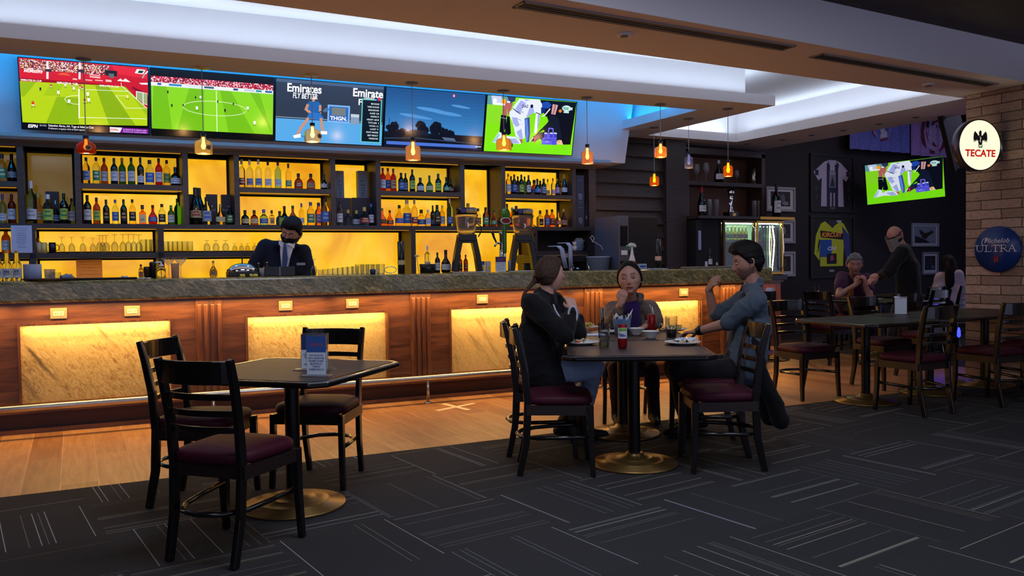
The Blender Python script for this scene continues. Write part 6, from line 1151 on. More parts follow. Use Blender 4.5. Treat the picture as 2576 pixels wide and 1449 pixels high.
def serif(p, s, x0, x1, v0, v1, th=.022):
    w = x1-x0; sf = .03; h_ = v1-v0
    def L(a, b, t=th): p.line([a, b], t*p.W*.9, WH)
    def S(x_, v, l=.045): p.rect(x_-l, v-.006, x_+l, v+.006, WH)
    if s == 'U': L((x0+.03, v0), (x0+.03, v0+h_*.65)); S(x0+.03, v0); S(x1-.03, v0); L((x1-.03, v0), (x1-.03, v0+h_*.65), .012); p.line([(x0+.03+(w/2-.03)*(1-math.cos(a)), v0+h_*.62+h_*.36*math.sin(a)) for a in [PI*k/10 for k in range(11)]], .015*p.W, WH)
    if s == 'L': L((x0+.03, v0), (x0+.03, v1)); S(x0+.03, v0); S(x0+.03, v1); p.line([(x0+.03, v1), (x1, v1), (x1+.005, v1-h_*.25)], .012*p.W, WH)
    if s == 'T': L(((x0+x1)/2, v0), ((x0+x1)/2, v1)); p.line([(x0-.005, v0+h_*.22), (x0, v0), (x1, v0), (x1+.005, v0+h_*.22)], .012*p.W, WH); S((x0+x1)/2, v1)
    if s == 'R': L((x0+.03, v0), (x0+.03, v1)); S(x0+.03, v0, .035); S(x0+.03, v1, .035); p.line([(x0+.03, v0), (x1-.05, v0), (x1-.03, v0+h_*.12), (x1-.03, v0+h_*.36), (x1-.05, v0+h_*.5), (x0+.03, v0+h_*.5)], .012*p.W, WH); L((x0+.07, v0+h_*.5), (x1, v1), .018)
    if s == 'A': L(((x0+x1)/2, v0), (x1-.02, v1)); p.line([((x0+x1)/2, v0), (x0+.02, v1)], .011*p.W, WH); S(x0+.02, v1, .03); S(x1-.02, v1, .035); p.line([(x0+.05, v0+h_*.62), (x1-.05, v0+h_*.62)], .01*p.W, WH)
for s, a, b_ in (('U', .03, .22), ('L', .24, .38), ('T', .4, .56), ('R', .58, .74), ('A', .75, .93)): serif(p, s, a, b_, .41, .55)
p.rect(.45, .64, .49, .78, (130, 24, 34)); p.rect(.51, .64, .55, .78, (130, 24, 34)); p.line([(.46, .78), (.54, .66)], .014, (150, 40, 50)); p.build('lettering', PRINT, o, (0, -.0205, 0))
# ---------------------------------------------------------------- far table with two guests and the waiter
FT = (9.5, 7.0)
t = table(9.15, 7.05, .1, 'dark table by the far wall where the man in purple sits'); t2 = table(10.55, 7.78, .1, 'dark table before the long-haired woman by the far wall')
chair(8.1, 6.9, 0, 'dark ladder-back chair at the far table, nearest the cooler, with gold light on its rail'); chair(9.15, 6.44, 95, 'dark chair with its back to the camera at the far table, below the purple shirt'); chair(9.95, 7.05, 95, 'dark chair with its back to the camera beside the waiter legs'); chair(10.65, 8.42, 270, 'chair on the wall side of the far table, behind the waiter')
FZ = TZ
for u, v, r, lab, fd in ((2078, 747, .12, 'white plate with red scraps on the far table', (16, [(190, 40, 40), (220, 220, 220)], .03)), (2130, 751, .13, 'white plate of food before the man in purple', (20, [(190, 120, 60), (200, 170, 110)], .03))): plate(u, v, r, lab, fd)
p = tp(2112, 750); o = bottle('b', .26, 'c', 'n', 's', (p.x, p.y, FZ)); tag(o, 'clear slender bottle on the far table before the man in purple', 'bottle'); p = tp(2140, 753); glassw('tumbler', (p.x, p.y, FZ), 'amber drink glass on the far table beside the clear bottle', 'far table glasses', .14, m=mat('amber_drink', (190, 110, 50), .1, tr=.6)); p = tp(2062, 749); glassw('wine', (p.x+.06, p.y+.1, FZ), 'small amber-lit wine glass at the end of the far table', 'far table glasses', .17)
p = tp(2190, 752); q = MB(); q.box(-.16, -.11, 0, .16, .11, .003); o = q.build('menu_sheet', PAPER, loc=(p.x, p.y, FZ), rz=.3); tag(o, 'white sheet lying on the far table under the waiter hands', 'sheet')
o = thing('napkin_holder', 'dark napkin holder with white napkins near the cooler end chair', 'napkin holder', (7.75, 7.55, .751), .4); MB().box(-.08, -.05, 0, .08, .05, .12).build('box', BLK, o, bevel=.006); MB().box(-.06, -.04, .12, .03, .03, .16).build('napkins', PAPER, o)
table(7.75, 7.6, .1, 'dark table by the cooler holding the napkin box')

for k, (u, v, h_) in enumerate(((2444, 838, .16), (2412, 846, .11))):
    p = at(u, v, y=6.35); o = thing('floor_lamp', ('taller', 'shorter')[k]+' small blue glowing lamp low behind the long table at the brick corner', 'lamp', (p.x, p.y, .001), 0, 'blue lamps behind the long table')
    MB().lathe([(.05, 0), (.05, .02), (.012, .03), (.012, p.z-.02)], seg=16).build('stand', BLK, o); MB().lathe([(.0001, p.z-.02), (.022, p.z), (.02, p.z+h_*.6), (.008, p.z+h_), (.0001, p.z+h_)], seg=14).build('lamp_shade', mat('blue_glow', em=(40, 50, 255), es=4), o)
# ================================================================= people
def remesh(q, voxel, smooth=6, wr=0, ws=14, seed=0, keep=None):
    me = q.mesh('tmp', []); o = bpy.data.objects.new('tmp', me); COL.objects.link(o)
    r = o.modifiers.new('r', 'REMESH'); r.mode = 'VOXEL'; r.voxel_size = voxel; r.use_smooth_shade = True
    s = o.modifiers.new('s', 'SMOOTH'); s.factor = .5; s.iterations = smooth
    dg = bpy.context.evaluated_depsgraph_get(); dg.update(); m2 = bpy.data.meshes.new_from_object(o.evaluated_get(dg)); bpy.data.objects.remove(o); bpy.data.meshes.remove(me)
    if wr:
        for v, n in zip(m2.vertices, [Vector(x.vector) for x in m2.vertex_normals]):
            p = v.co; d = noise.noise(Vector((p.x*ws, p.y*ws, p.z*ws*.55))+Vector((seed, 0, 0)))+.5*noise.noise(Vector((p.x*ws*2.3, p.y*ws*2.3, p.z*ws*1.2)))
            rd = 1-abs(noise.noise(Vector((p.x*ws*.6+p.z*ws*.5, p.y*ws*.6, p.z*ws*.7))+Vector((seed+9, 4, 0))))*2.2
            v.co += n*wr*(d+.8*max(rd, 0)**3)
    for p in m2.polygons: p.use_smooth = True
    return m2
def g(x, m_, s): return math.exp(-((x-m_)/s)**2)
def head_pt(d, fem=0, off=0):
    x, y, z = d; px, py, pz = x*.074, y*.096, z*.116
    if pz < 0:
        f = min(-pz/.116, 1); px *= 1-(.35 if fem else .32)*f**1.7; py *= (1-.06*f) if py > 0 else (1-.5*f)
    if py > 0: py = .082*math.tanh(py/.082)*1.18; 
    if py < 0 and pz > -.02: py *= 1.04
    X, Z = px, pz
    if y > 0:
        k = min(1, y*2)
        fx = lambda c, s: g(abs(X), c, s)
        py += k*(.021*g(X, 0, .0105)*g(Z, -.026, .017)+.012*g(X, 0, .009)*g(Z, -.005, .022)+.004*fx(.013, .007)*g(Z, -.032, .008)      # nose
                 -.0105*fx(.031, .0145)*g(Z, .008, .012)+.005*fx(.03, .022)*g(Z, .030, .009)+.002*g(X, 0, .012)*g(Z, .03, .012)          # sockets, brow
                 +.004*fx(.042, .018)*g(Z, -.018, .018)-.004*fx(.05, .02)*g(Z, -.05, .02)+.0075*g(X, 0, .02)*g(Z, -.062, .011)-.0045*g(X, 0, .022)*g(Z, -.0625, .0028)-.004*g(X, 0, .018)*g(Z, -.079, .006)+.007*g(X, 0, .018)*g(Z, -.097, .014))
    p = Vector((px, py, pz))
    if off: p += Vector((x, y*.9, z)).normalized()*off
    return p
def sphere_dirs(n, m_):
    vs = [(0, 0, -1)]+[(math.cos(-PI/2+PI*j/m_)*math.cos(2*PI*i/n), math.cos(-PI/2+PI*j/m_)*math.sin(2*PI*i/n), math.sin(-PI/2+PI*j/m_)) for j in range(1, m_) for i in range(n)]+[(0, 0, 1)]
    T = len(vs)-1; fs = []
    for i in range(n):
        k = (i+1) % n; fs += [(0, 1+k, 1+i), (T, T-n+i, T-n+k)]+[(1+j*n+i, 1+j*n+k, 1+(j+1)*n+k, 1+(j+1)*n+i) for j in range(m_-2)]
    return vs, fs
DIRS = sphere_dirs(112, 84)
def bodymat(nm, c):
    m_ = colmat(nm, .5); t = NT(m_); t.set('Subsurface Weight', .08); t.set('Subsurface Radius', (.01, .004, .002)); t.bump(t.noise(t.coord(), 160, 3), .08, .001); return m_
def head(q, M, S, skin, fem=0, beard=0, iris=(50, 34, 24), closed=0, lip=(150, 80, 74), brow=(30, 22, 18)):
    """writes the head into the colour mesh q; M places it, S scales it"""
    vs, fs = DIRS; P = [head_pt(d, fem) for d in vs]; K = q.M.copy(); q.M = M @ Matrix.Scale(S, 4); o = len(q.v); sk = lin(skin); q.v += [q.M @ p for p in P]
    def mixc(a, b, t_): return tuple(x+(y-x)*t_ for x, y in zip(a, b))
    for f in fs:
        c = sum((P[i] for i in f), Vector())/len(f); X, Y, Z = abs(c.x), c.y, c.z; col = sk
        if Y > .03:
            if X < .024-.35*abs(Z+.062) and abs(Z+.062) < .009-.17*X: col = mixc(lin(lip), lin((70, 30, 30)), .8 if abs(Z+.0625) < .0016 else 0)
            if .011 < X < .047 and abs(Z-(.0285+.006*math.sin((X-.011)/.036*PI*.8))) < .0038-.03*max(0, X-.036): col = mixc(sk, lin(brow), .85)
            if abs(X-.031) < .015 and abs(Z-(.0165-60*(X-.031)**2*.35)) < .0015: col = lin((40, 26, 22))
            if closed and abs(X-.031) < .014 and abs(Z-.004+12*(X-.031)**2*.2) < .0018: col = lin((40, 26, 22))
            if g(c.x, .008, .003)*g(Z, -.04, .003) > .4 or g(c.x, -.008, .003)*g(Z, -.04, .003) > .4: col = lin((70, 34, 30))
        if beard and Z < -.03-.35*max(0, Y-.05)+.012 and Y > -.02 and not (X < .03 and Z > -.048) and col == sk: col = mixc(sk, lin((50, 44, 46)), beard*min(1, max(0, (-Z-.02)/.03)))
        q.f.append([i+o for i in f]); q.mi.append(0); q.sm.append(True); q.col.append(col)
    for s in (-1, 1):
        if not closed:
            q.ball((s*.031, .0735, .0070), (.0128, .0122, .0115), 18, 12, col=lin((146, 132, 126)))
            q.ball((s*.031, .0797, .0074), .0066, 14, 8, col=lin(iris)); q.ball((s*.031, .0834, .0076), .0036, 10, 6, col=lin((8, 6, 6)))
            lid = [(s*(.031+.0155*math.cos(a)), .0835-.010*abs(math.cos(a))**2, .0085+.0035*math.sin(a)) for a in [PI*k/8 for k in range(9)]]; q.tube(lid, .0027, 6, col=sk)
            lid = [(s*(.031+.0155*math.cos(a)), .0815-.009*abs(math.cos(a))**2, .0072-.0048*math.sin(a)) for a in [PI*k/8 for k in range(9)]]; q.tube(lid, .0022, 6, col=sk)
        else: q.ball((s*.031, .0705, .007), (.0135, .0125, .010), 16, 10, col=sk)
        ear = [(s*(.070+.012*math.sin(PI*k/10)+.004), -.012-.010*math.cos(PI*k/10)*(.6)-.004*k/10, -.024+.05*k/10+.004*math.sin(PI*k/5)) for k in range(11)]
        q.tube([(s*.071, .004, -.024), (s*.078, -.002, -.03), (s*.083, -.014, -.02), (s*.087, -.022, 0), (s*.087, -.02, .02), (s*.081, -.006, .027), (s*.075, .004, .018)], [.004, .006, .0055, .005, .0055, .005, .004], 8, col=sk) if not fem else q.tube([(s*.069, .004, -.026), (s*.073, -.003, -.03), (s*.075, -.012, -.02), (s*.077, -.018, 0), (s*.077, -.016, .016), (s*.074, -.004, .022), (s*.07, .004, .014)], .0045, 8, col=sk)
        q.ball((s*(.071 if fem else .077), -.008, -.001), (.005, .014, .024), 12, 8, col=sk)
    q.M = K
def hair(M, S, mask, th, c, parent, fem=0, seed=0, extra=None, lump=.004, name='hair'):
    vs, fs = DIRS; q = MB(); q.M = M @ Matrix.Scale(S, 4); P = []
    for d in vs:
        p = head_pt(d, fem); m_ = mask(p); w_ = max(0, min(1, m_/.012)); w_ = w_*w_*(3-2*w_); T_ = th(p) if callable(th) else th
        n_ = noise.noise(Vector((p.x*42, p.y*14, p.z*42))+Vector((seed, 0, 0)))*lump + noise.noise(Vector((p.x*150, p.y*22, p.z*150)))*lump*.4
        P.append(p + Vector(d).normalized()*(-.014+(T_+.014+n_)*w_))
    q.add(P, fs, smooth=True)
    if extra: extra(q)
    m_ = mat('hair_%d_%d' % (c[0], c[2]), c, .6, spec=.2); t = NT(m_)
    if not m_.get('d'):
        m_['d'] = 1; nn = t.noise(t.coord((60, 14, 60)), 3, 3); t.bump(nn, .5, .004); t.set('Base Color', t.ramp(nn, [(.3, tuple(x*.6 for x in c)), (.7, tuple(min(255, x*1.35) for x in c))]))
    return q.build(name, m_, parent, clean=False)
def man_mask(p, front=.062):
    y, z = p.y, p.z; hl = front if y > .055 else (front+(-.012-front)*((.055-y)/.05) if y > .005 else (-.012 if y > -.02 else (-.012-.06*min(1, (-.02-y)/.03))))
    if y > -.0 and z < .0 and y < .02: hl = max(hl, -.015)
    return z-hl
def fem_mask(p, front=.072):
    y, z = p.y, p.z; hl = front+.012-.5*abs(p.x) if y > .06 else (front-.012+(-.02-front+.012)*((.06-y)/.048) if y > .012 else (-.02-.055*min(1, (.012-y)/.04)))
    return z-hl
def hand(q, w, dr, up, side, curl=.5, S=1, spread=.12, thumb=.6, fcurl=None):
    """w wrist, dr along the palm, up = back of the hand, side +1: thumb on the dr x up side"""
    w = Vector(w); d = Vector(dr).normalized(); u = Vector(up); u = (u-d*u.dot(d)).normalized(); l = d.cross(u)*side   # l points to the thumb
    K = Matrix((l, d, u)).transposed()
    def P(a, b, c): return w + K @ Vector((a, b, c))*S
    for a in (-.028, -.010, .010, .028): q.cap(P(a*.7, .008, 0), P(a, .082-abs(a)*.25, 0), .0135*S, .0115*S, 8)
    q.cap(P(0, -.02, 0), P(0, .03, 0), .022*S, .02*S, 10)
    for i, (a, L, r) in enumerate(((.030, .070, .0088), (.010, .078, .009), (-.010, .073, .0088), (-.029, .058, .0078))):
        cu = (fcurl[i] if fcurl else curl); an = 0; p0 = P(a, .084-abs(a)*.3, .001); sp = a*spread*3
        for k, f in enumerate((.45, .31, .26)):
            an += cu*(.9, 1.15, .8)[k]; dd = Vector((sp*math.cos(an), math.cos(an), -math.sin(an))).normalized(); p1 = p0 + K @ dd*(L*f*S); q.cap(p0, p1, r*S*(1-.1*k), r*S*(.93-.1*k), 8); p0 = p1
    p0 = P(.024, .018, -.004); t1 = P(.044, .046, -.012-.01*thumb); t2 = P(.048-.012*thumb, .072, -.022-.02*thumb); t3 = P(.044-.024*thumb, .092, -.026-.03*thumb)
    q.cap(p0, t1, .014*S, .0115*S, 8); q.cap(t1, t2, .011*S, .0098*S, 8); q.cap(t2, t3, .0098*S, .0082*S, 8)
def J(u, v, D): r_ = F2 + R3*((u-1288)/CF) - U3*((v-724.5)/CF); return Vector((0, 0, CH)) + r_*D
def hm(c, face, pitch=0, roll=0): return Matrix.Translation(c) @ Euler((0, 0, math.radians(face-90))).to_matrix().to_4x4() @ Euler((math.radians(pitch), math.radians(roll), 0)).to_matrix().to_4x4()
def torso(q, pel, ch, nk, sl, sr, w=.13, hipw=.12, d=.1, belly=0):
    ax = (Vector(sr)-Vector(sl)).normalized(); pel, ch, nk = Vector(pel), Vector(ch), Vector(nk)
    for s in (-1, -.35, .35, 1): q.cap(pel+ax*hipw*s*.8, ch+ax*w*s*.8, d*1.08, d*1.02, 12)
    for s, P_ in ((-1, sl), (1, sr)): q.cap(ch+ax*w*s*.5, Vector(P_)-ax*s*.02, d*.95, d*.62, 12); q.cap(nk+Vector((0, 0, -.03 if d > .09 else -.06)), P_, .055 if d > .09 else .03, .06 if d > .09 else .035, 10)
def finish_body(name, lab, q, H, skin, loc, voxel, parts):
    """q: limbs in skin; H: colour head mesh builder"""
    me = remesh(q, voxel, 3); b = MB(); b.v = [v.co.copy() for v in me.vertices]; sk = lin(skin)
    for p in me.polygons: b.f.append(list(p.vertices)); b.mi.append(0); b.sm.append(True); b.col.append(sk)
    o_ = len(b.v); b.v += H.v; b.f += [[i+o_ for i in f] for f in H.f]; b.mi += H.mi; b.sm += H.sm; b.col += H.col
    loc = Vector(loc); b.v = [v-loc for v in b.v]; o = b.build(name, bodymat('skin_%d' % skin[0], skin), None, clean=False); o.location = loc; tag(o, lab, 'person')
    for nm, mesh_or_q, mt in parts:
        me = mesh_or_q if isinstance(mesh_or_q, bpy.types.Mesh) else mesh_or_q.mesh(nm, [mt], clean=False)
        me.name = nm
        if not me.materials: me.materials.append(mt)
        for v in me.vertices: v.co -= loc
        c = bpy.data.objects.new(nm, me); COL.objects.link(c); c.parent = o
    return o
def cloth(nm, c, rough=.85, sc=300, sheen=.1, quilt=0):
    m_ = mat(nm, c, rough, sheen=sheen, spec=.2); t = NT(m_); h = t.noise(t.coord(), 24, 4)
    if quilt:
        w_ = t.n('ShaderNodeTexWave', {'Vector': t.coord((.3, .3, 1), (.25, .2, 0)), 'Scale': 26, 'Distortion': 2.5, 'Detail': 2}, wave_type='BANDS', bands_direction='Z').outputs[0]; t.bump(w_, .5, .007); t.set('Base Color', t.ramp(w_, [(.1, tuple(x*.9 for x in c)), (.6, c)]))
    else: t.bump(h, .35, .006)
    return m_
DEN = cloth('denim_pale', (146, 164, 192)); BLKC = cloth('black_cloth', (15, 15, 18)); DKT = cloth('dark_trousers', (20, 18, 22)); BROWNJ = cloth('brown_quilted', (112, 94, 86), .6, quilt=1); SHIRTB = cloth('steel_blue_shirt', (70, 82, 96)); PURP = cloth('deep_purple', (52, 34, 92)); SUIT = cloth('navy_suit', (15, 19, 31), .8); WSH = cloth('white_shirt', (196, 204, 226)); MAR = cloth('plum_shirt', (72, 38, 72)); WHT = cloth('cream_top', (190, 176, 186))
def legs(q, hips, knees, ankles, r=(.085, .058, .042), pel=None):
    for h, k, a in zip(hips, knees, ankles): q.cap(h, k, r[0], r[1], 12); q.cap(k, a, r[1]*.98, r[2], 12)
    q.cap(hips[0], hips[1], r[0]*1.1, r[0]*1.1, 12)
def shoe(q, a, d, S=1):
    a = Vector(a); d = Vector((d[0], d[1], 0)).normalized(); b = Vector((a.x, a.y, .045)); q.cap(b-d*.04, b+d*.06, .04*S, .038*S, 10); q.cap(b+d*.06-Vector((0, 0, .008)), b+d*.16-Vector((0, 0, .014)), .036*S, .028*S, 10); q.cap(a, b, .045*S, .042*S, 10)
# ---- man in the blue shirt
SK = (168, 122, 104); fc = 151; fv = Vector((math.cos(math.radians(fc)), math.sin(math.radians(fc)), 0)); lv = Vector((-fv.y, fv.x, 0))    # lv: his left (towards the camera)
hc = J(1879, 661, 5.56); M = hm(hc, 151, -10, 0); H = MB(); head(H, M, 1.06, SK, beard=.62, closed=1, brow=(20, 16, 14))
slh = J(1903, 757, 5.40); srh = J(1872, 752, 5.80); pel = J(1872, 930, 5.60); chs = J(1888, 812, 5.62); nk = J(1896, 716, 5.58)
el = J(1829, 814, 5.52); wl = J(1754, 834, 5.70); er = J(1797, 796, 5.92); wr_ = J(1783, 727, 5.86)
q = MB(); q.cap(nk-Vector((0, 0, .05)), hc+Vector((0, 0, -.05))-fv*.02, .058, .056); q.cap(slh, el, .05, .043); q.cap(el, wl, .042, .027); q.cap(srh, er, .05, .042); q.cap(er, wr_, .041, .027)
hand(q, wl, J(1712, 838, 5.80)-wl, (0, 0, 1), 1, .32, 1.0); hand(q, wr_, J(1806, 690, 5.74)-wr_, (-1, .2, .3), -1, .75, 1.0, fcurl=(.5, .7, .8, .9))
torso(q, pel, chs, nk, slh, srh, .1, .08, .07)
sh_ = MB(); torso(sh_, pel+Vector((0, 0, .02)), chs, nk, slh, srh, .135, .12, .112); sh_.cap(slh, slh.lerp(el, .92), .068, .062, 12); sh_.cap(srh, srh.lerp(er, .85), .068, .06, 12); sh_.cap(nk-Vector((0, 0, .03)), nk+Vector((0, 0, .015)), .072, .064, 12)
kl = J(1702, 930, 5.5); kr = J(1690, 925, 5.75); al = Vector((3.90, 4.62, .09)); ar = Vector((4.12, 4.74, .09))
tr_ = MB(); legs(tr_, [pel+lv*.09, pel-lv*.09], [kl, kr], [al, ar], (.095, .066, .05)); tr_.cap(pel+Vector((0, 0, .05)), pel, .14, .13)
so = MB(); shoe(so, al, fv+lv*.3); so2 = MB(); shoe(so2, ar, fv)
wt = MB(); dW = (wl-el).normalized(); wt.cap(wl-dW*.035, wl-dW*.012, .0325, .0315, 14); wt.ball(wl-dW*.024+Vector((0, 0, .03)), (.019, .019, .008))
col = MB(); 
for s in (-1, 1): col.add([nk+Vector((0, 0, .045))-fv*.02+lv*s*.062, nk+fv*.06+lv*s*.045+Vector((0, 0, .02)), nk+fv*.085+lv*s*.05-Vector((0, 0, .05)), nk+fv*.03+lv*s*.09-Vector((0, 0, .03)), nk-fv*.05+lv*s*.075+Vector((0, 0, .01))], [(0, 1, 2, 3, 4)])
man = finish_body('person', 'man in a steel blue shirt seated in profile, hand raised before his mouth', q, H, SK, (3.78, 4.3, 0), .0052,
    [('shirt', remesh(sh_, .010, 4, .008, 13, 2), SHIRTB), ('collar', remesh_ if 0 else col, SHIRTB), ('trousers', remesh(tr_, .013, 4, .006, 10, 5), DKT), ('shoe', remesh(so, .009, 3), BLKM), ('shoe', remesh(so2, .009, 3), BLKM), ('wrist_watch', wt, BLK)])
hair(Matrix.Translation(-Vector((3.78, 4.3, 0))) @ M, 1.06, lambda p: man_mask(p, .058), lambda p: .016+.018*max(0, min(1, (p.z-.03)/.06))+.01*max(0, p.y/.09 if p.z > .05 else 0), (15, 12, 12), man, seed=4, lump=.007)
# ---- woman in the black jacket
SK2 = (190, 146, 128); fcw = 10; fw = Vector((math.cos(math.radians(-8)), math.sin(math.radians(-8)), 0)); 
hc = J(1385, 690, 5.42); M = hm(hc, -6, 4, -4); H = MB(); head(H, M, 1.0, SK2, fem=1)
fb = Vector((math.cos(math.radians(-28)), math.sin(math.radians(-28)), 0)); rv = Vector((fb.y, -fb.x, 0))
sr = J(1338, 765, 5.28); sl = J(1392, 758, 5.62); pel = J(1372, 935, 5.47); chs = J(1362, 835, 5.47); nk = J(1372, 742, 5.44)
er = J(1420, 842, 5.16); wr_ = J(1443, 778, 5.30); el = J(1452, 838, 5.62); wl = J(1452, 800, 5.66)
q = MB(); q.cap(nk-Vector((0, 0, .05)), hc-Vector((0, 0, .05))-fw*.02, .05, .048); q.cap(sr, er, .045, .038); q.cap(er, wr_, .036, .024); q.cap(sl, el, .045, .038); q.cap(el, wl, .036, .024); torso(q, pel, chs, nk, sl, sr, .09, .08, .06)
hand(q, wr_, J(1430, 742, 5.36)-wr_, (-.2, -1, .3), -1, .6, .92, fcurl=(.35, .5, .62, .75)); hand(q, wl, J(1440, 775, 5.62)-wl, (.6, .6, .2), 1, .9, .9)
jk = MB(); torso(jk, pel+Vector((0, 0, -.0)), chs, nk, sl, sr, .13, .13, .118); jk.cap(sr, er, .075, .06, 12); jk.cap(er, er.lerp(wr_, .72), .06, .052, 12); jk.cap(sl, el, .072, .068, 12); jk.cap(el, el.lerp(wl, .8), .062, .05, 12); jk.cap(nk-Vector((0, 0, .03)), nk-fw*.02, .07, .062, 12); jk.cap(J(1352, 860, 5.4), J(1380, 958, 5.36), .12, .11)
kn = [J(1490, 930, 5.5), J(1500, 925, 5.66)]; an_ = [Vector((3.20, 4.92, .1)), Vector((3.12, 5.05, .1))]
tr_ = MB(); legs(tr_, [pel+rv*.09, pel-rv*.09], kn, [a+(k-a)*.25 for a, k in zip(an_, kn)], (.094, .064, .05))
bo = MB(); shoe(bo, an_[0], fb); bo.cap(an_[0], an_[0]+(kn[0]-an_[0])*.3, .052, .058, 12); bo2 = MB(); shoe(bo2, an_[1], fb); bo2.cap(an_[1], an_[1]+(kn[1]-an_[1])*.3, .052, .058, 12)
tm = MB()
def loop(c, a, b_, D_, w_=.006): tm.tube([J(c[0]+a*math.cos(t_), c[1]+b_*math.sin(t_), D_) for t_ in [2*PI*k/18 for k in range(18)]], w_, 6, closed=True)
tm.tube([J(1392, 766, 5.24), J(1398, 782, 5.22), (J(1408, 798, 5.20)), J(1413, 806, 5.19), J(1404, 812, 5.2)], .006, 6); loop((1441, 792), 11, 21, 5.205, .008); loop((1411, 829), 7, 10, 5.17)
wb = MB(); dW = (wr_-er).normalized(); wb.cap(wr_-dW*.03, wr_-dW*.012, .029, .028, 12)
L0 = Vector((2.77, 4.73, 0))
wom = finish_body('person', 'woman in a black jacket and pale jeans seated in profile, hand raised', q, H, SK2, L0, .005,
    [('jacket', remesh(jk, .010, 5, .009, 11, 7), BLKC), ('jacket_trim', tm, mat('trim_white', (170, 170, 186), .8)), ('jeans', remesh(tr_, .011, 4, .008, 16, 3), DEN), ('boot', remesh(bo, .01, 3), BLKM), ('boot', remesh(bo2, .01, 3), BLKM), ('wrist_band', wb, BLK)])
def pony(q):
    q.M = Matrix.Translation(-L0); a = J(1352, 700, 5.42); q.ball(a, .035, 14, 10); q.tube([a, J(1340, 712, 5.38), J(1328, 726, 5.33), J(1318, 740, 5.28), J(1312, 752, 5.26)], [.024, .016, .013, .009, .003], 10)
hair(Matrix.Translation(-L0) @ M, 1.0, fem_mask, lambda p: .012, (58, 42, 34), wom, fem=1, seed=8, extra=pony, lump=.003)
# ---- woman in the brown jacket, facing the camera
SK3 = (186, 138, 118); hc = J(1584, 702, 6.36); M = hm(hc, 229, 3, 5); H = MB(); head(H, M @ Matrix.Diagonal((1.07, 1, 1, 1)), 1.1, SK3, fem=1, lip=(140, 74, 68), brow=(40, 30, 26))
f3 = Vector((math.cos(math.radians(240)), math.sin(math.radians(240)), 0)); r3 = Vector((f3.y, -f3.x, 0))          # r3: her right = image left
sr = J(1542, 780, 6.62); sl = J(1634, 778, 6.62); pel = J(1584, 905, 6.8); chs = J(1586, 838, 6.68); nk = J(1588, 754, 6.55)
er = J(1538, 812, 6.42); wr_ = J(1562, 762, 6.24); el = J(1652, 812, 6.48); wl = J(1622, 822, 6.36)
q = MB(); q.cap(nk-Vector((0, 0, .05)), hc-Vector((0, 0, .05))-f3*.03, .05, .048); q.cap(sr, er, .045, .038); q.cap(er, wr_, .036, .024); q.cap(sl, el, .045, .038); q.cap(el, wl, .036, .024); torso(q, pel, chs, nk, sl, sr, .09, .08, .06)
hand(q, wr_, J(1570, 733, 6.22)-wr_, (-.5, -.8, .1), -1, .95, .95, fcurl=(.75, 1.0, 1.05, 1.1)); hand(q, wl, J(1600, 831, 6.3)-wl, (0, 0, 1), 1, .35, .92)
jk = MB(); torso(jk, pel, chs, nk, sl, sr, .13, .13, .118); jk.cap(sr, er, .078, .056, 12); jk.cap(er, er.lerp(wr_, .62), .054, .048, 12); jk.cap(sl, el, .078, .056, 12); jk.cap(el, el.lerp(wl, .7), .054, .046, 12); jk.tube([nk+(r3*math.cos(a)+f3*math.sin(a))*.075+Vector((0, 0, .025-.05*max(0, math.sin(a)))) for a in [math.radians(t_) for t_ in (60, 20, -20, -60, -100, -140, -180, -220, -240)][::1]], .028, 10)
ins = MB(); ins.cap(nk+f3*.045-Vector((0, 0, .05)), chs+f3*.062-Vector((0, 0, .06)), .07, .085, 14)
ls = MB(); ls.cap(nk+Vector((0, 0, -.03)), nk+Vector((0, 0, .03)), .062, .057, 14)
kn = [J(1548, 930, 6.3), J(1640, 930, 6.34)]; an_ = [J(1551, 1040, 6.42).xy.to_3d()+Vector((0, 0, .1)), J(1643, 1038, 6.42).xy.to_3d()+Vector((0, 0, .1))]
tr_ = MB(); legs(tr_, [pel+r3*.09, pel-r3*.09], kn, [a+Vector((0, 0, .02)) for a in an_], (.09, .062, .045))
so = MB(); shoe(so, an_[0], f3); so2 = MB(); shoe(so2, an_[1], f3)
L0 = Vector((3.915, 5.344, 0))
wom2 = finish_body('person', 'woman in a brown quilted jacket facing the camera, fist at her chin', q, H, SK3, L0, .0055,
    [('jacket', remesh(jk, .010, 4, .006, 12, 21), BROWNJ), ('blouse', remesh(ins, .012, 4, .003), PURP), ('undershirt', remesh(ls, .01, 3), BLKC), ('trousers', remesh(tr_, .014, 4, .005), cloth('plum_trousers', (46, 26, 46))), ('shoe', remesh(so, .01, 3), BLKM), ('shoe', remesh(so2, .01, 3), BLKM)])
def bun(q): q.M = Matrix.Translation(-L0); q.ball(hc-f3*.1+Vector((0, 0, -.01)), .035, 14, 10)
hair(Matrix.Translation(-L0) @ M, 1.1, lambda p: fem_mask(p, .078), lambda p: .003+.013*min(1, max(0, (.075-p.y)/.06))-.003*math.exp(-(p.x/.006)**2), (22, 16, 14), wom2, fem=1, seed=12, lump=.0035, extra=bun)
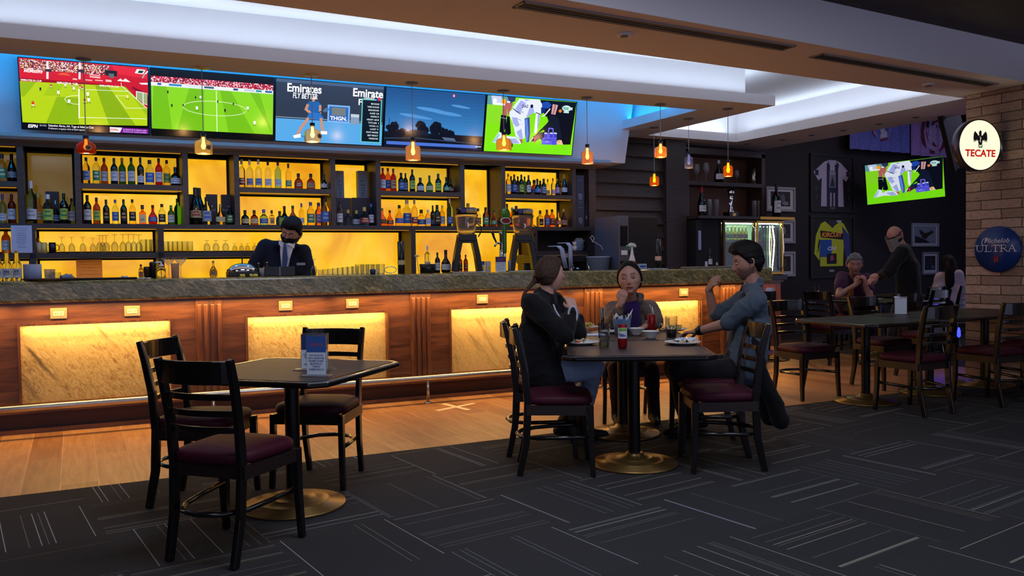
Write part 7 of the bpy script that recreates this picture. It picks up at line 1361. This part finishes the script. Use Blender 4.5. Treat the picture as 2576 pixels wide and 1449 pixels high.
# ---- barman behind the counter
SK4 = (176, 128, 108); hc = J(733, 586, 7.85); M = hm(hc, 236, -24, -14); H = MB(); head(H, M, 1.12, SK4, closed=1, brow=(24, 18, 16))
f4 = Vector((math.cos(math.radians(240)), math.sin(math.radians(240)), 0)); r4 = Vector((f4.y, -f4.x, 0))
sr = J(668, 620, 7.95); sl = J(762, 634, 7.98); pel = J(722, 770, 8.05); chs = J(718, 680, 7.98); nk = J(722, 610, 7.97); er = J(642, 668, 7.9); wr_ = J(630, 712, 7.84); el = J(776, 690, 7.98); wl = J(764, 724, 7.86)
q = MB(); q.cap(nk-Vector((0, 0, .05)), hc-Vector((0, 0, .04)), .06, .058); q.cap(sr, er, .05, .04); q.cap(er, wr_, .04, .028); q.cap(sl, el, .05, .04); q.cap(el, wl, .04, .028); torso(q, pel, chs, nk, sl, sr, .1, .08, .07)
hand(q, wr_, f4+Vector((0, 0, -.4)), (0, 0, 1), -1, .5); hand(q, wl, f4+Vector((0, 0, -.4)), (0, 0, 1), 1, .5)
ft = pel.xy.to_3d(); q.cap(pel+r4*.1, ft+r4*.12+Vector((0, 0, .1)), .08, .05); q.cap(pel-r4*.1, ft-r4*.12+Vector((0, 0, .1)), .08, .05)
jk = MB(); torso(jk, pel, chs, nk, sl, sr, .15, .14, .118); jk.cap(sr, er, .08, .074, 12); jk.cap(er, er.lerp(wr_, .85), .07, .058, 12); jk.cap(sl, el, .08, .074, 12); jk.cap(el, el.lerp(wl, .85), .07, .058, 12)
def shell(pts, D_, mt_): 
    b_ = MB(); b_.add([J(u, v, d_) for u, v, d_ in pts], [tuple(range(len(pts)))]); return b_
ins = MB(); ins.add([J(u, v, D_) for u, v, D_ in ((704, 604, 7.83), (716, 612, 7.8), (738, 610, 7.83), (738, 624, 7.80), (730, 648, 7.785), (724, 676, 7.795), (708, 674, 7.795), (705, 640, 7.785))], [(0, 1, 7), (1, 3, 4, 7), (1, 2, 3), (7, 4, 5, 6)])
ti = MB(); ti.add([J(u, v, D_) for u, v, D_ in ((713, 612, 7.775), (719, 613, 7.775), (721, 622, 7.77), (724, 650, 7.775), (721, 671, 7.785), (709, 671, 7.785), (711, 640, 7.775), (713, 620, 7.77))], [(0, 1, 2, 7), (7, 2, 3, 6), (6, 3, 4, 5)])
cl_ = MB(); cl_.add([J(u, v, D_) for u, v, D_ in ((702, 602, 7.83), (716, 613, 7.775), (711, 624, 7.775), (701, 614, 7.80), (741, 606, 7.83), (720, 613, 7.775), (740, 625, 7.785), (743, 612, 7.80))], [(0, 1, 2, 3), (4, 5, 6, 7)])
mk = MB(); mk.M = M @ Matrix.Scale(1.12, 4); vs, fs = DIRS; P_ = [head_pt(d)+Vector(d)*.008 for d in vs]
inm = lambda c: c.y > -.005 and -.122 < c.z < -.012+.12*max(0, c.y-.07)-.25*max(0, .04-c.y) ; used = [f for f in fs if inm(sum((P_[i] for i in f), Vector())/len(f))]
for p in P_:
    if p.y > .05 and p.z < 0: p.y = max(p.y, .05+(p.y-.05)*.6+.016*(1-abs(p.z+.05)/.08))
mk.add(P_, used, smooth=True); mk.tube([head_pt((s*1, 0.0, .1), 0, .004) for s in (-1,)]+[], .001) if 0 else None
bd = MB(); bd.M = Matrix.Translation(J(757, 664, 7.80)) @ Matrix.Rotation(math.radians(240+90), 4, 'Z'); bd.box(-.04, -.004, -.012, .04, .004, .012)
for b_ in (ins, ti, cl_):
    cen = sum(b_.v, Vector())/len(b_.v)
L0 = Vector((pel.x, pel.y, 0))
bar_ = finish_body('person', 'barman in a navy suit and black face mask looking down behind the bar', q, H, SK4, L0, .007,
    [('jacket', remesh(jk, .011, 5, .006, 10, 31), SUIT), ('shirt', ins, WSH), ('tie', ti, cloth('blue_tie', (66, 82, 122))), ('collar', cl_, WSH), ('face_mask', mk, cloth('mask_black', (14, 14, 16), .9)), ('name_badge', bd, mat('badge_pale', (150, 150, 170), .4))])
hair(Matrix.Translation(-L0) @ M, 1.12, lambda p: man_mask(p, .055), lambda p: .014+.02*max(0, min(1, (p.z-.03)/.06)), (13, 11, 11), bar_, seed=14, lump=.006)
# ---- man in the plum shirt at the far table
SK5 = (180, 128, 112); hc = J(2150, 664, 10.9); M = hm(hc, 228, -16, 0); H = MB(); head(H, M, 1.2, SK5, closed=1, beard=.15, brow=(90, 84, 84))
f5 = Vector((math.cos(math.radians(235)), math.sin(math.radians(235)), 0)); r5 = Vector((f5.y, -f5.x, 0))
sr = J(2118, 698, 11.15); sl = J(2180, 702, 11.15); pel = J(2146, 768, 11.5); chs = J(2148, 732, 11.3); nk = J(2148, 688, 11.15); er = J(2112, 742, 10.85); wr_ = J(2152, 716, 10.75); el = J(2188, 745, 10.9); wl = J(2176, 716, 10.75)
q = MB(); q.cap(nk-Vector((0, 0, .05)), hc-Vector((0, 0, .05)), .062, .06); q.cap(sr, er, .055, .048); q.cap(er, wr_, .044, .03); q.cap(sl, el, .055, .048); q.cap(el, wl, .044, .03); torso(q, pel, chs, nk, sl, sr, .12, .1, .08)
hand(q, wr_, (.55, -.2, .6), (0, -1, .2), -1, .7, 1.15); hand(q, wl, (-.3, -.2, .7), (.3, -1, 0), 1, .8, 1.15)
k5 = [pel+f5*.42+r5*.12, pel+f5*.42-r5*.12]; tr_ = MB(); legs(tr_, [pel+r5*.1, pel-r5*.1], k5, [Vector((k.x, k.y, .1)) for k in k5], (.1, .07, .05))
jk = MB(); torso(jk, pel, chs, nk, sl, sr, .16, .15, .125); jk.cap(sr, sr.lerp(er, .6), .085, .08, 12); jk.cap(sl, sl.lerp(el, .6), .085, .08, 12)
L0 = Vector((pel.x, pel.y, 0))
m5 = finish_body('person', 'grey-haired man in a plum shirt seated eating at the far table', q, H, SK5, L0, .009, [('shirt', remesh(jk, .013, 4, .008, 9, 41), MAR), ('trousers', remesh(tr_, .02, 3), DKT)])
hair(Matrix.Translation(-L0) @ M, 1.2, lambda p: man_mask(p, .06), .014, (110, 112, 118), m5, seed=3, lump=.005)
# ---- waiter bending over the far table
SK6 = (186, 134, 118); hc = J(2252, 594, 9.5); M = hm(hc, 178, -34, 0); H = MB(); head(H, M, 1.03, SK6, beard=.3)
f6 = Vector((math.cos(math.radians(160)), math.sin(math.radians(160)), 0)); l6 = Vector((-f6.y, f6.x, 0))
sl = J(2268, 634, 9.3); sr = J(2276, 628, 9.75); pel = J(2286, 752, 9.55); chs = J(2284, 672, 9.52); nk = J(2270, 616, 9.5); el = J(2236, 684, 9.25); wl = J(2216, 694, 9.4); er = J(2240, 680, 9.85); wr_ = J(2205, 700, 9.75)
q = MB(); q.cap(nk-Vector((0, 0, .05)), hc-Vector((0, 0, .03))-f6*.02, .062, .062); q.cap(sr, er, .05, .042); q.cap(er, wr_, .04, .027); q.cap(sl, el, .05, .042); q.cap(el, wl, .04, .027); torso(q, pel, chs, nk, sl, sr, .1, .08, .07)
hand(q, wl, (-1, .1, .1), (0, -.6, .8), 1, .5); hand(q, wr_, (-1, .1, -.2), (0, -.5, .9), -1, .5)
jk = MB(); torso(jk, pel+Vector((0, 0, .02)), chs, nk, sl, sr, .14, .13, .125); jk.cap(sl, el, .08, .07, 12); jk.cap(el, el.lerp(wl, .8), .065, .052, 12); jk.cap(sr, er, .08, .07, 12); jk.cap(er, er.lerp(wr_, .8), .062, .05, 12)
fa = [pel.xy.to_3d()+l6*.12+Vector((0, 0, .09)), pel.xy.to_3d()-l6*.12+Vector((0, 0, .09))-f6*.15]
tr_ = MB(); legs(tr_, [pel+l6*.09, pel-l6*.09], [fa[0]+Vector((0, 0, .4))+f6*.04, fa[1]+Vector((0, 0, .42))], fa, (.1, .068, .05)); so = MB(); shoe(so, fa[0], f6); so2 = MB(); shoe(so2, fa[1], f6)
ap = MB(); a0 = J(2258, 742, 9.3); ap.tube([a0, J(2250, 780, 9.28), J(2240, 850, 9.28)], [.02, .06, .07], 10, flat=.3)
fs_ = MB(); fs_.M = M; 
for k in range(6):
    a_ = -1+.4*k; b2 = a_+.4; fs_.add([(.1*math.sin(a_), .1*math.cos(a_)+.02, .03), (.1*math.sin(b2), .1*math.cos(b2)+.02, .03), (.1*math.sin(b2), .1*math.cos(b2)+.03, -.14), (.1*math.sin(a_), .1*math.cos(a_)+.03, -.14)], [(0, 1, 2, 3)])
bnd = MB(); bnd.M = M; bnd.tube([(.083*math.cos(a), .1*math.sin(a)+.01, .035) for a in [2*PI*k/20 for k in range(20)]], .007, 6, closed=True); mk6 = MB(); mk6.M = M @ Matrix.Scale(1.03, 4); mk6.add(P_, used, smooth=True)
L0 = Vector((pel.x, pel.y, 0))
m6 = finish_body('person', 'bald waiter in black with a face shield bending over the far table', q, H, SK6, L0, .008, [('shirt', remesh(jk, .012, 5, .007, 9, 51), cloth('waiter_black', (22, 23, 28))), ('trousers', remesh(tr_, .015, 4, .004), BLKC), ('shoe', remesh(so, .012, 3), BLKM), ('shoe', remesh(so2, .012, 3), BLKM), ('apron', ap, mat('apron_grey', (70, 76, 86), .9)), ('face_shield', fs_, mat('shield', (190, 204, 214), .15, tr=.6)), ('shield_band', bnd, BLK), ('face_mask', mk6, cloth('mask_black', (14, 14, 16)))])
# ---- woman with long dark hair seen from behind
SK7 = (190, 140, 130); hc = J(2386, 664, 11.2); M = hm(hc, 55, -6, 0); H = MB(); head(H, M, 1.0, SK7, fem=1, closed=1)
f7 = Vector((math.cos(math.radians(100)), math.sin(math.radians(100)), 0)); l7 = Vector((-f7.y, f7.x, 0)); sl = J(2366, 696, 11.25); sr = J(2412, 690, 11.1); pel = J(2390, 768, 11.2); chs = J(2390, 726, 11.2); nk = J(2388, 686, 11.2); er = J(2420, 738, 11.1); wr_ = J(2408, 752, 11.35)
q = MB(); q.cap(nk-Vector((0, 0, .05)), hc-Vector((0, 0, .05)), .05, .05); q.cap(sr, er, .045, .04); q.cap(er, wr_, .038, .026); q.cap(sl, J(2352, 738, 11.4), .045, .04); torso(q, pel, chs, nk, sl, sr, .09, .08, .06); hand(q, wr_, (.1, 1, 0), (0, 0, 1), -1, .4)
jk = MB(); torso(jk, pel, chs, nk, sl, sr, .13, .13, .105); jk.cap(sl, J(2352, 738, 11.4), .07, .06); jk.cap(sr, er, .066, .056)
k7 = [pel+f7*.42+l7*.1, pel+f7*.42-l7*.1]; tr_ = MB(); legs(tr_, [pel+l7*.1, pel-l7*.1], k7, [Vector((k.x, k.y, .1)) for k in k7], (.09, .065, .05))
L0 = Vector((pel.x, pel.y, 0)); w7 = finish_body('person', 'woman with long dark hair and a cream top seated with her back to the camera', q, H, SK7, L0, .009, [('top', remesh(jk, .013, 4, .006, 9, 61), WHT), ('trousers', remesh(tr_, .02, 3), DKT)])
def lng(q):
    q.M = Matrix.Translation(-L0)
    for k in range(9):
        a = -1.2+2.4*k/8; o_ = l7*math.sin(a)*.085-f7*math.cos(a)*.07; q.tube([hc+o_+Vector((0, 0, .03)), hc+o_*1.25-Vector((0, 0, .12)), hc+o_*1.5-Vector((0, 0, .25)), hc+o_*1.35-Vector((0, 0, .36+.03*(k % 3)))], [.03, .034, .028, .006], 8)
hair(Matrix.Translation(-L0) @ M, 1.0, lambda p: fem_mask(p, .07)+.03*(p.y < 0), .016, (22, 16, 16), w7, fem=1, seed=5, extra=lng)
chair(pel.x-.02, pel.y+.02, 100, 'dark chair on which the long-haired woman sits'); chair(J(2146, 768, 11.5).x, J(2146, 768, 11.5).y, 235, 'dark chair on which the man in the plum shirt sits')
# ---- dark coat hanging on the man's chair
q = MB(); c0 = Vector((3.80, 4.30, 0)); bk_ = -fv
for s in (-1, -.4, .4, 1):
    q.cap(c0+bk_*.27+lv*s*.16+Vector((0, 0, .86)), c0+bk_*.32+lv*s*.17+Vector((0, 0, .55)), .035, .05); q.cap(c0+bk_*.32+lv*s*.17+Vector((0, 0, .55)), c0+bk_*(.40+.06*abs(s))+lv*s*.18+Vector((0, 0, .20+.06*(s < 0))), .05, .06)
q.cap(c0+bk_*.23+lv*-.17+Vector((0, 0, .875)), c0+bk_*.23+lv*.17+Vector((0, 0, .875)), .04, .04)
me = remesh(q, .014, 4, .012, 8, 77); me.materials.append(BLKC); o = bpy.data.objects.new('coat', me); COL.objects.link(o); tag(o, 'black coat hanging over the back of the man chair, reaching near the floor', 'coat')
# ================================================================= light
def area(name, loc, size, energy, col, rot=(0, 0, 0), sy_=None, spread=PI):
    l = bpy.data.lights.new(name, 'AREA'); l.shape = 'RECTANGLE'; l.size = size; l.size_y = sy_ or size; l.energy = energy; l.color = lin(col); l.spread = spread
    o = bpy.data.objects.new(name, l); COL.objects.link(o); o.location = loc; o.rotation_euler = rot; return o
def point(name, loc, energy, col, r=.02):
    l = bpy.data.lights.new(name, 'POINT'); l.energy = energy; l.color = lin(col); l.shadow_soft_size = r
    o = bpy.data.objects.new(name, l); COL.objects.link(o); o.location = loc; return o
COOL = (206, 229, 252); ang = -math.atan(KS)
# led strips lying on the ledges of the recess: they face up
zl = ZC+.125
area('cove_strip', (1.0, sy(1.0, IY+.1), zl), 11.6, 26, COOL, (PI+.35, 0, ang), .05)
area('cove_strip', (xi-.1, 7.9, zl), .05, 5, COOL, (PI, .35, 0), 2.2)
area('cove_strip', (xc+.1, (ya+yf)/2, zl), .05, 10, COOL, (PI, -.35, 0), yf-ya)
area('cove_strip', ((xi+xc)/2, yf+.1, zl), 1.5, 4.5, COOL, (PI-.35, 0, 0), .05)
area('cove_strip', (1.7, ya-.1, zl), 13.2, 30, COOL, (PI-.35, 0, 0), .05)
BLUE = (10, 165, 255)
area('blue_strip', (.65, sy(.65, BY-.1), zl), 11.2, 190, BLUE, (PI-.3, 0, ang), .05)
area('blue_strip', (xb+.1, 8.1, zl), .05, 2, BLUE, (PI, .3, 0), 1.5)
# warm strips under the countertop nose
WARM = (255, 206, 128)
for i in range(4): area('counter_strip', (-1.6+i*2.4, sy(-1.6+i*2.4, 7.035), 1.008), 2.3, 17, WARM, (math.radians(-8), 0, ang), .03)
for a, b_ in PAN: area('panel_strip', ((a+b_)/2, sy((a+b_)/2, FY-.002), pz1-.003), b_-a-.03, 3.6*(b_-a), (255, 214, 140), (math.radians(14), 0, ang), .012)
for x, y, z, i, zi in PLIGHT: point('pendant_light', (x, y, z), 5 if i != 8 else 1, (255, 190, 120), .03); point('pendant_bulb', (x, y, zi), .5, (255, 200, 130) if i != 8 else (190, 200, 255), .016)
for x, y, e in ((-1.5, 1.2, 26), (1.8, 2.6, 64), (4.6, 2.0, 30)): area('fill_light', (x, y, 3.32), 1.3, e, (222, 228, 246), (0, 0, 0))  # added soft fill that brightens the foreground and faces, no fixtures behind it
area('alcove_light', (12, 6.6, 3.95), 1.0, 24, (190, 180, 230), (0, 0, 0)); area('alcove_light', (10.4, 7.4, 3.95), .6, 12, (255, 214, 180), (0, 0, 0))
area('cabinet_spot', (9.2, 8.75, 1.05), .12, 5, (255, 170, 80), (math.radians(-25), 0, 0)); point('blue_lamp', (9.35, 6.35, .55), 2.5, (30, 40, 255), .05)
w = bpy.data.worlds.new('world'); bpy.context.scene.world = w; w.use_nodes = True
bg = w.node_tree.nodes['Background']; bg.inputs[0].default_value = (*lin((128, 130, 158)), 1); bg.inputs[1].default_value = 2.6
sc = bpy.context.scene; sc.view_settings.view_transform = 'Standard'; sc.view_settings.look = 'None'; sc.view_settings.exposure = 0; sc.view_settings.gamma = 1
sc.cycles.max_bounces = 8; sc.cycles.transmission_bounces = 8; sc.cycles.transparent_max_bounces = 16; sc.cycles.sample_clamp_indirect = 4; sc.cycles.caustics_reflective = False; sc.cycles.caustics_refractive = False
sc.cycles.use_denoising = True
